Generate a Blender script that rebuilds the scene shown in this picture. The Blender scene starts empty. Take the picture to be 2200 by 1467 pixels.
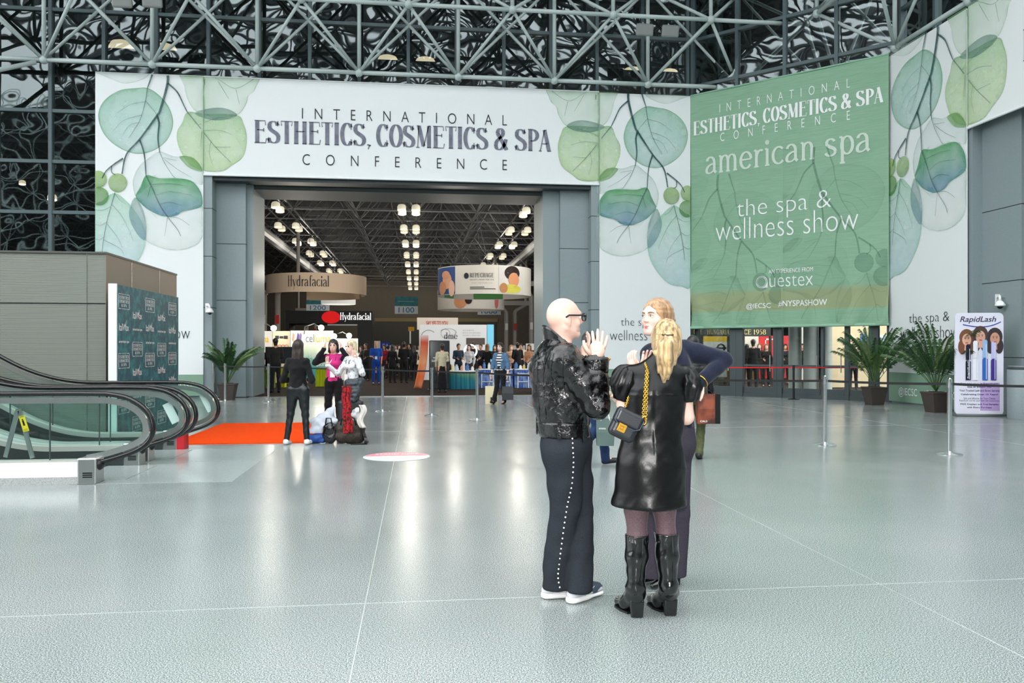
import bpy, bmesh, math, random
import numpy as np
from mathutils import Vector, Matrix, noise as mnoise

random.seed(7)
SC = bpy.context.scene
COL = SC.collection
PI = math.pi

# ---------------------------------------------------------------- camera, sky, flash, exposure
TH = math.radians(6.83); CT, ST = math.cos(TH), math.sin(TH)
FPX, EYE, HZ = 1711.1, 1.5, 749.0
cam = bpy.data.cameras.new('camera'); cam_o = bpy.data.objects.new('camera', cam); COL.objects.link(cam_o)
cam.lens = 28.0; cam.sensor_width = 36.0; cam.sensor_fit = 'HORIZONTAL'
cam.shift_y = (HZ - 733.5) / 2200.0
cam.clip_start = 0.05; cam.clip_end = 400
cam_o.location = (0, 0, EYE); cam_o.rotation_euler = (PI / 2, 0, -TH)
SC.camera = cam_o

SC.view_settings.view_transform = 'Standard'
SC.view_settings.look = 'None'
SC.view_settings.gamma = 1.0
SC.view_settings.use_curve_mapping = False
SC.view_settings.exposure = 0.0
SC.cycles.use_denoising = True
SC.cycles.max_bounces = 7; SC.cycles.diffuse_bounces = 3; SC.cycles.glossy_bounces = 4
SC.cycles.transmission_bounces = 6; SC.cycles.transparent_max_bounces = 14
SC.cycles.caustics_reflective = False; SC.cycles.caustics_refractive = False
SC.cycles.sample_clamp_indirect = 3.0; SC.cycles.sample_clamp_direct = 12.0

world = bpy.data.worlds.new('overcast_sky'); SC.world = world; world.use_nodes = True
wn, wl = world.node_tree.nodes, world.node_tree.links
bg = wn['Background']; bg.inputs['Strength'].default_value = 6.7
tc = wn.new('ShaderNodeTexCoord'); sx = wn.new('ShaderNodeSeparateXYZ'); wr = wn.new('ShaderNodeValToRGB')
wl.new(tc.outputs['Generated'], sx.inputs[0]); wl.new(sx.outputs['Z'], wr.inputs[0]); wl.new(wr.outputs[0], bg.inputs['Color'])
wr.color_ramp.elements[0].position = 0.0; wr.color_ramp.elements[0].color = (0.56, 0.57, 0.58, 1)
wr.color_ramp.elements[1].position = 0.75; wr.color_ramp.elements[1].color = (1.03, 1.06, 1.08, 1)

def area_light(name, loc, target, size, power, color=(1, 1, 1), sizey=None):
    l = bpy.data.lights.new(name, 'AREA'); l.energy = power; l.color = color; l.size = size
    if sizey: l.shape = 'RECTANGLE'; l.size_y = sizey
    o = bpy.data.objects.new(name, l); COL.objects.link(o); o.location = loc
    o.rotation_euler = (Vector(target) - Vector(loc)).to_track_quat('-Z', 'Y').to_euler()
    return o
# the photographer's on-camera flash
area_light('camera_flash', (0.03, 0.02, 1.66), (1.2, 5.0, 1.25), 0.12, 185, (1.0, 0.985, 0.96))

# ---------------------------------------------------------------- pixel rays (hall axes: X along the entrance wall, Y into the hall)
def D(px, py, d):
    u = (px - 1100) / FPX; v = (py - HZ) / FPX
    return Vector((u * d * CT + d * ST, -u * d * ST + d * CT, EYE - v * d))
def G(px, py, z=0.0): return D(px, py, (EYE - z) * FPX / (py - HZ))
def WY(px, py, Y):
    u = (px - 1100) / FPX; return D(px, py, Y / (CT - u * ST))
def WX(px, py, X):
    u = (px - 1100) / FPX; return D(px, py, X / (u * CT + ST))

# ---------------------------------------------------------------- materials
def lin(c):
    return tuple(((x / 255) / 12.92 if x / 255 <= .04045 else ((x / 255 + .055) / 1.055) ** 2.4) for x in c[:3])
MATS = {}
def mat(name, col=(200, 200, 200), rough=0.5, metal=0.0, spec=0.5, emit=None, emit_s=0.0, noise=None, bump=None, coat=0.0, alpha=1.0, sheen=0.0, trans=0.0, aniso=None):
    """noise=(scale, colour2, low, high, detail); bump=(scale, strength, distance)"""
    if name in MATS: return MATS[name]
    m = bpy.data.materials.new(name); m.use_nodes = True
    nt = m.node_tree; N, L = nt.nodes, nt.links; b = N['Principled BSDF']
    b.inputs['Base Color'].default_value = (*lin(col), 1); b.inputs['Roughness'].default_value = rough
    b.inputs['Metallic'].default_value = metal; b.inputs['Specular IOR Level'].default_value = spec
    b.inputs['Coat Weight'].default_value = coat; b.inputs['Coat Roughness'].default_value = 0.08
    b.inputs['Alpha'].default_value = alpha; b.inputs['Sheen Weight'].default_value = sheen
    b.inputs['Transmission Weight'].default_value = trans
    if emit: b.inputs['Emission Color'].default_value = (*lin(emit), 1); b.inputs['Emission Strength'].default_value = emit_s
    t = None
    def coords():
        nonlocal t
        if t is None: t = N.new('ShaderNodeTexCoord')
        return t.outputs['Object']
    if noise:
        n = N.new('ShaderNodeTexNoise'); n.inputs['Scale'].default_value = noise[0]; n.inputs['Detail'].default_value = noise[4] if len(noise) > 4 else 3
        L.new(coords(), n.inputs['Vector'])
        r = N.new('ShaderNodeValToRGB'); r.color_ramp.elements[0].position = noise[2]; r.color_ramp.elements[1].position = noise[3]
        r.color_ramp.elements[0].color = (*lin(col), 1); r.color_ramp.elements[1].color = (*lin(noise[1]), 1)
        L.new(n.outputs['Fac'], r.inputs['Fac']); L.new(r.outputs['Color'], b.inputs['Base Color'])
    if bump:
        n = N.new('ShaderNodeTexNoise'); n.inputs['Scale'].default_value = bump[0]; n.inputs['Detail'].default_value = 4
        L.new(coords(), n.inputs['Vector'])
        bp = N.new('ShaderNodeBump'); bp.inputs['Strength'].default_value = bump[1]; bp.inputs['Distance'].default_value = bump[2]
        L.new(n.outputs['Fac'], bp.inputs['Height']); L.new(bp.outputs['Normal'], b.inputs['Normal'])
    MATS[name] = m; return m
def flat(c, rough=0.6, spec=0.3):
    return mat('paint_%02x%02x%02x_%d' % (int(c[0]), int(c[1]), int(c[2]), int(rough * 100)), c, rough, spec=spec)

# ---------------------------------------------------------------- mesh builder
class MB:
    def __init__(s): s.v, s.f, s.mi = [], [], []
    def add(s, vs, fs, mi=0):
        k = len(s.v); s.v += [tuple(v) for v in vs]; s.f += [tuple(i + k for i in f) for f in fs]; s.mi += [mi] * len(fs); return s
    def box(s, x0, x1, y0, y1, z0, z1, mi=0):
        return s.add([(x0, y0, z0), (x1, y0, z0), (x1, y1, z0), (x0, y1, z0), (x0, y0, z1), (x1, y0, z1), (x1, y1, z1), (x0, y1, z1)],
                     [(0, 3, 2, 1), (4, 5, 6, 7), (0, 1, 5, 4), (1, 2, 6, 5), (2, 3, 7, 6), (3, 0, 4, 7)], mi)
    def obox(s, c, ax, ay, az, hx, hy, hz, mi=0):
        c = Vector(c); ax, ay, az = Vector(ax).normalized() * hx, Vector(ay).normalized() * hy, Vector(az).normalized() * hz
        vs = [c + ax * i + ay * j + az * k for k in (-1, 1) for i, j in ((-1, -1), (1, -1), (1, 1), (-1, 1))]
        return s.add(vs, [(0, 3, 2, 1), (4, 5, 6, 7), (0, 1, 5, 4), (1, 2, 6, 5), (2, 3, 7, 6), (3, 0, 4, 7)], mi)
    def tube(s, p, q, r, n=8, r2=None, caps=True, mi=0):
        p, q = Vector(p), Vector(q); d = (q - p)
        if d.length < 1e-7: return s
        d.normalize(); a = d.orthogonal().normalized(); b = d.cross(a); r2 = r if r2 is None else r2
        vs = [p + (a * math.cos(2 * PI * i / n) + b * math.sin(2 * PI * i / n)) * r for i in range(n)] + [q + (a * math.cos(2 * PI * i / n) + b * math.sin(2 * PI * i / n)) * r2 for i in range(n)]
        fs = [(i, (i + 1) % n, n + (i + 1) % n, n + i) for i in range(n)]
        if caps: fs += [tuple(range(n - 1, -1, -1)), tuple(range(n, 2 * n))]
        return s.add(vs, fs, mi)
    def path(s, pts, r, n=8, closed=False, rs=None, flat_n=None, w=None, mi=0, caps=True):
        """tube along a polyline; flat_n/w: a flat strap of half width w along flat_n instead of round"""
        P = [Vector(p) for p in pts]; m = len(P); vs = []; prev = None
        for i in range(m):
            a = P[(i - 1) % m] if (closed or i > 0) else P[i]; b = P[(i + 1) % m] if (closed or i < m - 1) else P[i]
            t = (b - a).normalized()
            if flat_n is not None:
                x = Vector(flat_n); x = (x - t * x.dot(t)).normalized()
            elif prev is None: x = t.orthogonal().normalized()
            else: x = (prev - t * prev.dot(t)).normalized()
            prev = x; y = t.cross(x); rr = rs[i] if rs else r
            for k in range(n):
                an = 2 * PI * (k + .5) / n
                vs.append(P[i] + x * math.cos(an) * (w if w else rr) + y * math.sin(an) * rr)
        fs = []
        for i in range(m if closed else m - 1):
            j = (i + 1) % m
            fs += [(i * n + k, i * n + (k + 1) % n, j * n + (k + 1) % n, j * n + k) for k in range(n)]
        if not closed and caps: fs += [tuple(range(n - 1, -1, -1)), tuple(range((m - 1) * n, m * n))]
        return s.add(vs, fs, mi)
    def ball(s, c, r, nu=12, nv=8, sc=(1, 1, 1), mi=0, rot=None):
        c = Vector(c); vs = []
        def pt(x, y, z):
            v = Vector((x * r * sc[0], y * r * sc[1], z * r * sc[2])); return c + (rot @ v if rot is not None else v)
        vs.append(pt(0, 0, -1))
        for j in range(1, nv):
            t = PI * j / nv - PI / 2
            vs += [pt(math.cos(t) * math.cos(2 * PI * i / nu), math.cos(t) * math.sin(2 * PI * i / nu), math.sin(t)) for i in range(nu)]
        vs.append(pt(0, 0, 1)); fs = [(0, 1 + (i + 1) % nu, 1 + i) for i in range(nu)]
        for j in range(nv - 2):
            fs += [(1 + j * nu + i, 1 + j * nu + (i + 1) % nu, 1 + (j + 1) * nu + (i + 1) % nu, 1 + (j + 1) * nu + i) for i in range(nu)]
        k = 1 + (nv - 2) * nu; fs += [(k + i, k + (i + 1) % nu, len(vs) - 1) for i in range(nu)]
        return s.add(vs, fs, mi)
    def lathe(s, c, prof, n=20, mi=0):
        c = Vector(c); vs, fs = [], []
        for r, z in prof: vs += [c + Vector((r * math.cos(2 * PI * i / n), r * math.sin(2 * PI * i / n), z)) for i in range(n)]
        for j in range(len(prof) - 1): fs += [(j * n + i, j * n + (i + 1) % n, (j + 1) * n + (i + 1) % n, (j + 1) * n + i) for i in range(n)]
        fs += [tuple(range(n - 1, -1, -1)), tuple(range((len(prof) - 1) * n, len(prof) * n))]
        return s.add(vs, fs, mi)
    def poly(s, pts, mi=0): return s.add(pts, [tuple(range(len(pts)))], mi)
    def prism(s, pts, d, mi=0):
        P = [Vector(p) for p in pts]; d = Vector(d); n = len(P)
        return s.add(P + [p + d for p in P], [tuple(range(n - 1, -1, -1)), tuple(range(n, 2 * n))] + [(i, (i + 1) % n, n + (i + 1) % n, n + i) for i in range(n)], mi)
    def grid(s, fn, nu, nv, mi=0):
        vs = [fn(i / nu, j / nv) for j in range(nv + 1) for i in range(nu + 1)]
        return s.add(vs, [(j * (nu + 1) + i, j * (nu + 1) + i + 1, (j + 1) * (nu + 1) + i + 1, (j + 1) * (nu + 1) + i) for j in range(nv) for i in range(nu)], mi)

WM = {}
def _link(o, parent, W):
    COL.objects.link(o); WM[o.name] = W
    if parent is not None:
        o.parent = parent; o.matrix_local = WM[parent.name].inverted() @ W
    else: o.matrix_local = W
    return o
def tag(o, label=None, cat=None, group=None, kind=None):
    if label: o['label'] = label
    if cat: o['category'] = cat
    if group: o['group'] = group
    if kind: o['kind'] = kind
    return o
def thing(name, label, cat, loc, rz=0.0, group=None):
    o = bpy.data.objects.new(name, None); o.empty_display_size = 0.1
    _link(o, None, Matrix.Translation(Vector(loc)) @ Matrix.Rotation(rz, 4, 'Z'))
    return tag(o, label, cat, group)
def mesh_from(v, f, name, mats, mi=None, smooth=False, base=None):
    me = bpy.data.meshes.new(name); me.from_pydata(v, [], f)
    for m in (mats if isinstance(mats, (list, tuple)) else [mats]): me.materials.append(m)
    if mi and len(me.polygons) == len(mi): me.polygons.foreach_set('material_index', mi)
    if smooth: me.polygons.foreach_set('use_smooth', [True] * len(me.polygons))
    me.update(); return me
def obj(name, mb, mats, parent=None, smooth=False, label=None, cat=None, group=None, kind=None, W=None, sharp=None, local=False):
    """one mesh object from world-space geometry; a top-level one gets its origin at the bottom centre"""
    v = np.array(mb.v, dtype=float)
    if W is None:
        if parent is not None: W = WM[parent.name]
        else:
            lo, hi = v.min(0), v.max(0); W = Matrix.Translation(((lo[0] + hi[0]) / 2, (lo[1] + hi[1]) / 2, lo[2]))
    if not local:
        I = np.array(W.inverted()); v = v @ I[:3, :3].T + I[:3, 3]
    me = mesh_from([tuple(x) for x in v], mb.f, name, mats, mb.mi, smooth)
    if sharp is not None and smooth:
        bm = bmesh.new(); bm.from_mesh(me)
        for e in bm.edges:
            if len(e.link_faces) == 2 and e.calc_face_angle(0) > sharp: e.smooth = False
        bm.to_mesh(me); bm.free()
    o = bpy.data.objects.new(name, me); _link(o, parent, W)
    return tag(o, label, cat, group, kind)
def dup(root, loc, rz=None, label=None, group=None):
    def cp(o, parent):
        c = o.copy(); COL.objects.link(c)
        if parent is not None:
            c.parent = parent; c.matrix_parent_inverse = o.matrix_parent_inverse.copy()
        for ch in list(o.children): cp(ch, c)
        return c
    r = cp(root, None); r.location = loc
    if rz is not None: r.rotation_euler[2] = rz
    if label: r['label'] = label
    if group: r['group'] = group
    return r
def bevel(o, w, seg=2):
    m = o.modifiers.new('edge', 'BEVEL'); m.width = w; m.segments = seg; m.limit_method = 'ANGLE'; m.angle_limit = 0.7; return o

# ---------------------------------------------------------------- lettering
def text_mesh(body, size=1.0, weight=0.0, spacing=1.0, shear=0.0):
    cu = bpy.data.curves.new('lettering', 'FONT'); cu.body = body; cu.size = size; cu.space_character = spacing; cu.offset = weight * size; cu.shear = shear
    cu.fill_mode = 'FRONT'; cu.resolution_u = 4
    o = bpy.data.objects.new('lettering', cu); COL.objects.link(o)
    dg = bpy.context.evaluated_depsgraph_get(); me = bpy.data.meshes.new_from_object(o.evaluated_get(dg))
    v = [tuple(x.co)[:2] for x in me.vertices]; f = [tuple(p.vertices) for p in me.polygons]
    bpy.data.objects.remove(o); bpy.data.curves.remove(cu); bpy.data.meshes.remove(me)
    return v, f
class Frame:
    """a flat surface: a runs to the right, b up, n towards the viewer"""
    def __init__(s, o, ua, ub, n): s.o, s.ua, s.ub, s.n = Vector(o), Vector(ua).normalized(), Vector(ub).normalized(), Vector(n).normalized()
    def P(s, a, b, c=0.0): return s.o + s.ua * a + s.ub * b + s.n * c
def put_text(mb, fr, v, f, x0, x1, y0, y1, c=0.01, mi=0, keep=False, just='c'):
    """fit 2D outlines into the box x0..x1, y0..y1 of a frame"""
    if not v: return
    a = np.array(v, float); lo, hi = a.min(0), a.max(0); w, h = hi - lo
    sx, sy = (x1 - x0) / max(w, 1e-9), (y1 - y0) / max(h, 1e-9)
    ox = x0
    if keep:
        sx = sy = min(sx, sy); ox = x0 + ((x1 - x0) - w * sx) * {'l': 0, 'c': .5, 'r': 1}[just]
    mb.add([fr.P(ox + (p[0] - lo[0]) * sx, y0 + (p[1] - lo[1]) * sy, c) for p in a], f, mi)
def word(mb, fr, body, x0, x1, y0, y1, weight=0.0, spacing=1.0, c=0.01, mi=0, keep=False, just='c', shear=0.0):
    v, f = text_mesh(body, 1.0, weight, spacing, shear); put_text(mb, fr, v, f, x0, x1, y0, y1, c, mi, keep, just)

# skeleton letters drawn with a pen that is thick on upright strokes
def _arc(cx, cy, rx, ry, a0, a1, n=18):
    return [(cx + rx * math.cos(math.radians(a0 + (a1 - a0) * i / n)), cy + ry * math.sin(math.radians(a0 + (a1 - a0) * i / n))) for i in range(n + 1)]
def _bez(*p, n=12):
    out = []
    for i in range(n + 1):
        t = i / n; q = [Vector((*a, 0)) for a in p]
        while len(q) > 1: q = [q[k].lerp(q[k + 1], t) for k in range(len(q) - 1)]
        out.append((q[0].x, q[0].y))
    return out
THK, THN = 'k', 'n'
def GLY(ch):
    """(strokes, advance); stroke = (points, forced width class or None); cap height 1"""
    L = lambda *p: list(p)
    ser = lambda x, y, h=.12: ([(x - h, y), (x + h, y)], THN)
    if ch == 'E': return [(L((.14, 0), (.14, 1)), THK), (L((.0, 1), (.56, 1), (.58, .8)), THN), (L((0, 0), (.58, 0), (.62, .2)), THN), (L((.14, .58), (.48, .58)), THN), (L((.48, .66), (.48, .5)), THN)], .66
    if ch == 'F': return [(L((.14, 0), (.14, 1)), THK), (L((.0, 1), (.56, 1), (.58, .8)), THN), ser(.14, 0), (L((.14, .55), (.48, .55)), THN)], .62
    if ch == 'S': return [(_bez((.50, .80), (.46, 1.02), (.08, 1.06), (.07, .76)), None), (_bez((.07, .76), (.07, .50), (.55, .52), (.55, .24)), THK), (_bez((.55, .24), (.54, -.06), (.08, -.06), (.04, .22)), None), (L((.52, 1), (.50, .76)), THN), (L((.02, 0), (.05, .26)), THN)], .66
    if ch == 'T': return [(L((.28, 0), (.28, 1)), THK), (L((.02, .8), (-.02, 1), (.58, 1), (.54, .8)), THN), ser(.28, 0)], .60
    if ch == 'H': return [(L((.14, 0), (.14, 1)), THK), (L((.58, 0), (.58, 1)), THK), (L((.14, .56), (.58, .56)), THN), ser(.14, 0), ser(.14, 1), ser(.58, 0), ser(.58, 1)], .76
    if ch == 'I': return [(L((.14, 0), (.14, 1)), THK), ser(.14, 0), ser(.14, 1)], .32
    if ch == 'C': return [(_arc(.34, .5, .27, .5, 40, 320, 30), None), (L((.57, 1), (.55, .72)), THN), (L((.57, .0), (.55, .28)), THN)], .66
    if ch == 'O': return [(_arc(.34, .5, .27, .5, 0, 360, 36), None)], .70
    if ch == 'M': return [(L((.08, 0), (.14, 1)), THN), (L((.14, 1), (.40, .06)), THK), (L((.40, .02), (.68, 1)), THN), (L((.70, 0), (.70, 1)), THK), ser(.08, 0, .1), ser(.70, 0), (L((.02, 1), (.16, 1)), THN), (L((.66, 1), (.80, 1)), THN)], .88
    if ch == 'P': return [(L((.14, 0), (.14, 1)), THK), (_bez((.14, 1), (.66, 1.04), (.66, .40), (.14, .46)), None), ser(.14, 0), (L((0, 1), (.14, 1)), THN)], .60
    if ch == 'A': return [(L((.06, 0), (.30, 1)), THN), (L((.30, 1), (.56, 0)), THK), (L((.14, .34), (.46, .34)), THN), ser(.06, 0, .08), ser(.57, 0, .11)], .68
    if ch == 'N': return [(L((.12, 0), (.12, 1)), THN), (L((.12, 1), (.60, 0)), THK), (L((.60, 0), (.60, 1)), THN), ser(.12, 0, .1), (L((0, 1), (.12, 1)), THN), ser(.60, 1, .1)], .74
    if ch == 'U': return [(L((.14, 1), (.14, .3)), THK), (_bez((.14, .32), (.14, -.08), (.58, -.08), (.58, .32)), None), (L((.58, .3), (.58, 1)), THN), ser(.14, 1), ser(.58, 1)], .74
    if ch == 'G': return [(_arc(.36, .5, .29, .5, 45, 330, 30), None), (L((.60, 1), (.58, .74)), THN), (L((.60, .05), (.60, .45)), THK), ser(.58, .45)], .78
    if ch == 'R': return [(L((.14, 0), (.14, 1)), THK), (_bez((.14, 1), (.62, 1.03), (.62, .46), (.14, .50)), None), (L((.32, .5), (.58, 0)), THK), ser(.14, 0), ser(.6, 0, .08), (L((0, 1), (.14, 1)), THN)], .68
    if ch == '&': return [(_bez((.62, .50), (.50, -.12), (.02, -.10), (.06, .26)), None), (_bez((.06, .26), (.10, .56), (.46, .56), (.46, .80)), None), (_bez((.46, .80), (.44, 1.06), (.14, 1.04), (.16, .76)), None), (L((.16, .76), (.66, 0)), THK)], .80
    if ch == ',': return [(L((.12, .06), (.10, .0)), THK), (L((.14, .04), (.06, -.16)), THN)], .17
    if ch == '1': return [(L((.2, 0), (.2, 1)), THK), (L((.06, .84), (.2, 1)), THN), ser(.2, 0)], .42
    if ch == '9': return [(_arc(.3, .68, .22, .31, 0, 360, 26), None), (_bez((.52, .7), (.52, .2), (.3, .0), (.12, .02)), None)], .60
    if ch == '5': return [(L((.5, 1), (.16, 1), (.14, .58)), THN), (_bez((.14, .58), (.6, .74), (.62, -.06), (.1, .02)), None)], .60
    if ch == '8': return [(_arc(.3, .76, .19, .24, 0, 360, 24), None), (_arc(.3, .26, .23, .27, 0, 360, 24), None)], .60
    x = .62
    if ch == 'a': return [(_bez((.08, x * .78), (.10, x * 1.10), (.42, x * 1.12), (.42, x * .62)), None), (L((.42, x * .65), (.42, .08), (.5, 0)), THK), (_bez((.42, x * .58), (.02, x * .58), (-.04, 0), (.18, 0)), None), (_bez((.18, 0), (.32, 0), (.42, .12), (.42, .2)), THN)], .56
    if ch == 'c': return [(_arc(.3, x / 2, .24, x / 2, 45, 320, 24), None)], .54
    if ch == 'd': return [(L((.46, 0), (.46, 1)), THK), (_arc(.27, x / 2, .21, x / 2, 0, 360, 26), None), (L((.36, 1), (.46, 1)), THN), (L((.46, 0), (.56, 0)), THN)], .62
    if ch == 'e': return [(_arc(.29, x / 2, .23, x / 2, 8, 325, 28), None), (L((.06, x * .54), (.52, x * .54)), THN)], .56
    if ch == 'f': return [(L((.2, 0), (.2, .78)), THK), (_bez((.2, .76), (.2, 1.04), (.38, 1.02), (.42, .92)), None), (L((.06, x), (.36, x)), THN), ser(.2, 0, .1)], .40
    if ch == 'h': return [(L((.14, 0), (.14, 1)), THK), (_bez((.14, x * .7), (.2, x * 1.1), (.48, x * 1.1), (.48, x * .6)), None), (L((.48, x * .62), (.48, 0)), THK), ser(.14, 0, .09), ser(.48, 0, .09)], .62
    if ch == 'i': return [(L((.13, 0), (.13, x)), THK), (_arc(.13, .86, .035, .035, 0, 360, 8), THK), ser(.13, 0, .1), (L((.03, x), (.13, x)), THN)], .27
    if ch == 'l': return [(L((.13, 0), (.13, 1)), THK), ser(.13, 0, .1), (L((.03, 1), (.13, 1)), THN)], .27
    if ch == 'm': return [(L((.12, 0), (.12, x)), THK), (_bez((.12, x * .7), (.2, x * 1.1), (.44, x * 1.1), (.44, x * .6)), None), (L((.44, x * .62), (.44, 0)), THK), (_bez((.44, x * .7), (.5, x * 1.1), (.76, x * 1.1), (.76, x * .6)), None), (L((.76, x * .62), (.76, 0)), THK), ser(.12, 0, .09), ser(.44, 0, .09), ser(.76, 0, .09), (L((.02, x), (.12, x)), THN)], .90
    if ch == 'n': return [(L((.13, 0), (.13, x)), THK), (_bez((.13, x * .7), (.2, x * 1.1), (.47, x * 1.1), (.47, x * .6)), None), (L((.47, x * .62), (.47, 0)), THK), ser(.13, 0, .09), ser(.47, 0, .09), (L((.02, x), (.13, x)), THN)], .60
    if ch == 'p': return [(L((.14, -.3), (.14, x)), THK), (_arc(.32, x / 2, .21, x / 2, 0, 360, 26), None), ser(.14, -.3, .1), (L((.02, x), (.14, x)), THN)], .60
    if ch == 'r': return [(L((.14, 0), (.14, x)), THK), (_bez((.14, x * .6), (.2, x * 1.02), (.36, x * 1.05), (.40, x * .9)), None), ser(.14, 0, .1), (L((.03, x), (.14, x)), THN)], .43
    if ch == 's': return [(_bez((.38, x * .82), (.34, x * 1.04), (.08, x * 1.04), (.08, x * .74)), None), (_bez((.08, x * .74), (.08, x * .5), (.42, x * .52), (.42, x * .24)), THK), (_bez((.42, x * .24), (.4, -.04), (.08, -.04), (.05, x * .2)), None)], .50
    if ch == 'y': return [(L((.06, x), (.27, 0)), THK), (L((.48, x), (.27, 0), (.18, -.26), (.06, -.28)), THN), ser(.06, x, .08), ser(.48, x, .07)], .54
    return [], .27
def pen_text(body, thick=.13, thin=.03, gap=.05, xs=1.0):
    V, F = [], []; x = 0.0
    for ch in body:
        st, adv = GLY(ch)
        for pts, cls in st:
            n = len(pts); ln, rn = [], []
            for i in range(n):
                a = pts[max(0, i - 1)]; b = pts[min(n - 1, i + 1)]
                if n > 3 and pts[0] == pts[-1] and i in (0, n - 1): a, b = pts[-2], pts[1]
                dx, dy = (b[0] - a[0]) * xs, b[1] - a[1]; l = math.hypot(dx, dy) or 1e-9
                w = thick if cls == THK else thin if cls == THN else thin + (thick - thin) * (abs(dy) / l) ** 1.6
                nx, ny = -dy / l * w / 2, dx / l * w / 2
                ln.append((x + pts[i][0] * xs + nx, pts[i][1] + ny)); rn.append((x + pts[i][0] * xs - nx, pts[i][1] - ny))
            k = len(V); V += ln + rn
            F += [(k + i, k + n + i, k + n + i + 1, k + i + 1) for i in range(n - 1)]
        x += adv * xs + gap
    return V, F
def pen_word(mb, fr, body, x0, x1, y0, y1, thick=.13, thin=.03, gap=.05, xs=1.0, c=0.01, mi=0):
    v, f = pen_text(body, thick, thin, gap, xs); put_text(mb, fr, v, f, x0, x1, y0, y1, c, mi)
# ================================================================ the setting
M_FLOOR = bpy.data.materials.new('terrazzo'); M_FLOOR.use_nodes = True
def _floor():
    nt = M_FLOOR.node_tree; N, L = nt.nodes, nt.links; b = N['Principled BSDF']
    t = N.new('ShaderNodeTexCoord')
    def noi(sc, det):
        n = N.new('ShaderNodeTexNoise'); n.inputs['Scale'].default_value = sc; n.inputs['Detail'].default_value = det; L.new(t.outputs['Object'], n.inputs['Vector']); return n.outputs['Fac']
    def ramp(f, stops):
        r = N.new('ShaderNodeValToRGB'); L.new(f, r.inputs['Fac'])
        while len(r.color_ramp.elements) < len(stops): r.color_ramp.elements.new(.5)
        for e, (p, c) in zip(r.color_ramp.elements, stops): e.position = p; e.color = (*lin(c), 1)
        return r.outputs['Color']
    a = ramp(noi(150, 2.2), [(.36, (84, 92, 91)), (.50, (135, 142, 141)), (.64, (190, 196, 195))])
    c = ramp(noi(0.5, 3), [(.3, (232, 238, 236)), (.7, (255, 255, 255))])
    mx = N.new('ShaderNodeMix'); mx.data_type = 'RGBA'; mx.blend_type = 'MULTIPLY'; mx.inputs['Factor'].default_value = 1
    L.new(a, mx.inputs['A']); L.new(c, mx.inputs['B']); L.new(mx.outputs['Result'], b.inputs['Base Color'])
    rr = N.new('ShaderNodeMapRange'); L.new(noi(1.3, 4), rr.inputs['Value']); rr.inputs['To Min'].default_value = .14; rr.inputs['To Max'].default_value = .25; L.new(rr.outputs[0], b.inputs['Roughness'])
    b.inputs['Specular IOR Level'].default_value = 0.5
_floor()
M_SLAB = mat('stone_slab', (138, 150, 149), .16, noise=(150, (182, 191, 188), .35, .68, 3), spec=.6)
M_JOINT = mat('joint_strip', (172, 179, 177), .3)
M_PANEL = mat('grey_metal_panel', (134, 148, 151), .5, .1, noise=(60, (142, 156, 158), .3, .7))
M_PANEL_D = mat('dark_metal_panel', (60, 68, 71), .5, .2)
M_MULL = mat('mullion_paint', (74, 92, 96), .45)
M_TUBE = mat('space_frame_paint', (184, 198, 196), .45)
M_ROOF = mat('roof_frame_paint', (84, 92, 94), .5)
M_CARPET = mat('brown_carpet', (46, 38, 34), .95, noise=(90, (60, 50, 44), .3, .7), spec=.1)
M_DARK = mat('dark_interior', (44, 46, 48), .8, spec=.2)
M_HWALL = mat('hall_wall', (104, 98, 88), .8, spec=.2, noise=(14, (96, 90, 80), .3, .7))
M_TRUSS = mat('hall_truss', (92, 94, 96), .5)
M_CHROME = mat('chrome', (225, 228, 228), .12, 1.0)
M_STEEL = mat('brushed_steel', (190, 192, 190), .28, 1.0)
M_BLACK = mat('black_plastic', (16, 17, 18), .35)
M_BELT = mat('black_webbing', (12, 13, 16), .7)
M_WHITE = flat((235, 238, 238), .5)

fl = MB().box(-49, 34, -16, 25.2, -.2, 0); obj('floor', fl, M_FLOOR, kind='structure', W=Matrix())
obj('floor', MB().box(-32, 40, 25.2, 96, -.2, .006), M_CARPET, kind='structure', W=Matrix())
# slabs of the escalator landing, joints of the terrazzo
for i, q in enumerate(((-3.8, -2.07, 9.3, 11.0), (-3.8, -2.07, 11.03, 12.78))):
    obj('trim_%d' % (i + 1), MB().box(q[0], q[1], q[2], q[3], -.01, .002), M_SLAB, kind='structure')
k = 3
for x in (-6.75, -.30, 2.93, 9.4):
    obj('trim_%d' % k, MB().box(x - .003, x + .003, -2, 25.1, -.01, .0012), M_JOINT, kind='structure'); k += 1
for y in (4.76, 14.6):
    obj('trim_%d' % k, MB().box(-14, 13, y - .003, y + .003, -.01, .0012), M_JOINT, kind='structure'); k += 1

# entrance piers (metal panels), header, soffit
YB = 25.0
def pier(name, x0, x1, y0, y1, z1, seams, mat_=M_PANEL):
    w = MB().box(x0, x1, y0, y1, 0, z1); o = obj(name, w, mat_, kind='structure')
    g = MB()
    for z in seams: g.box(x0 - .004, x1 + .004, y0 - .006, y1, z - .008, z + .008)
    if seams: obj('panel_joint', g, M_DARK, o)
    return o
SE = (1.25, 2.75, 4.3, 5.75)
pier('wall_left', -9.4, -6.2, 25.06, 25.6, 9.7, ())
pier('wall_left', -6.55, -6.15, 25.03, 25.9, 6.9, SE)
pier('wall_left', -6.15, -5.27, 25.55, 27.4, 6.9, (1.2, 3.0, 4.75))
pier('wall_left', -5.27, -5.08, 25.7, 27.6, 6.9, ())
pier('wall_right', 4.08, 4.62, 25.6, 27.6, 6.9, ())
pier('wall_right', 4.62, 5.55, 25.45, 27.4, 6.9, (1.2, 3.0, 4.75))
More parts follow.
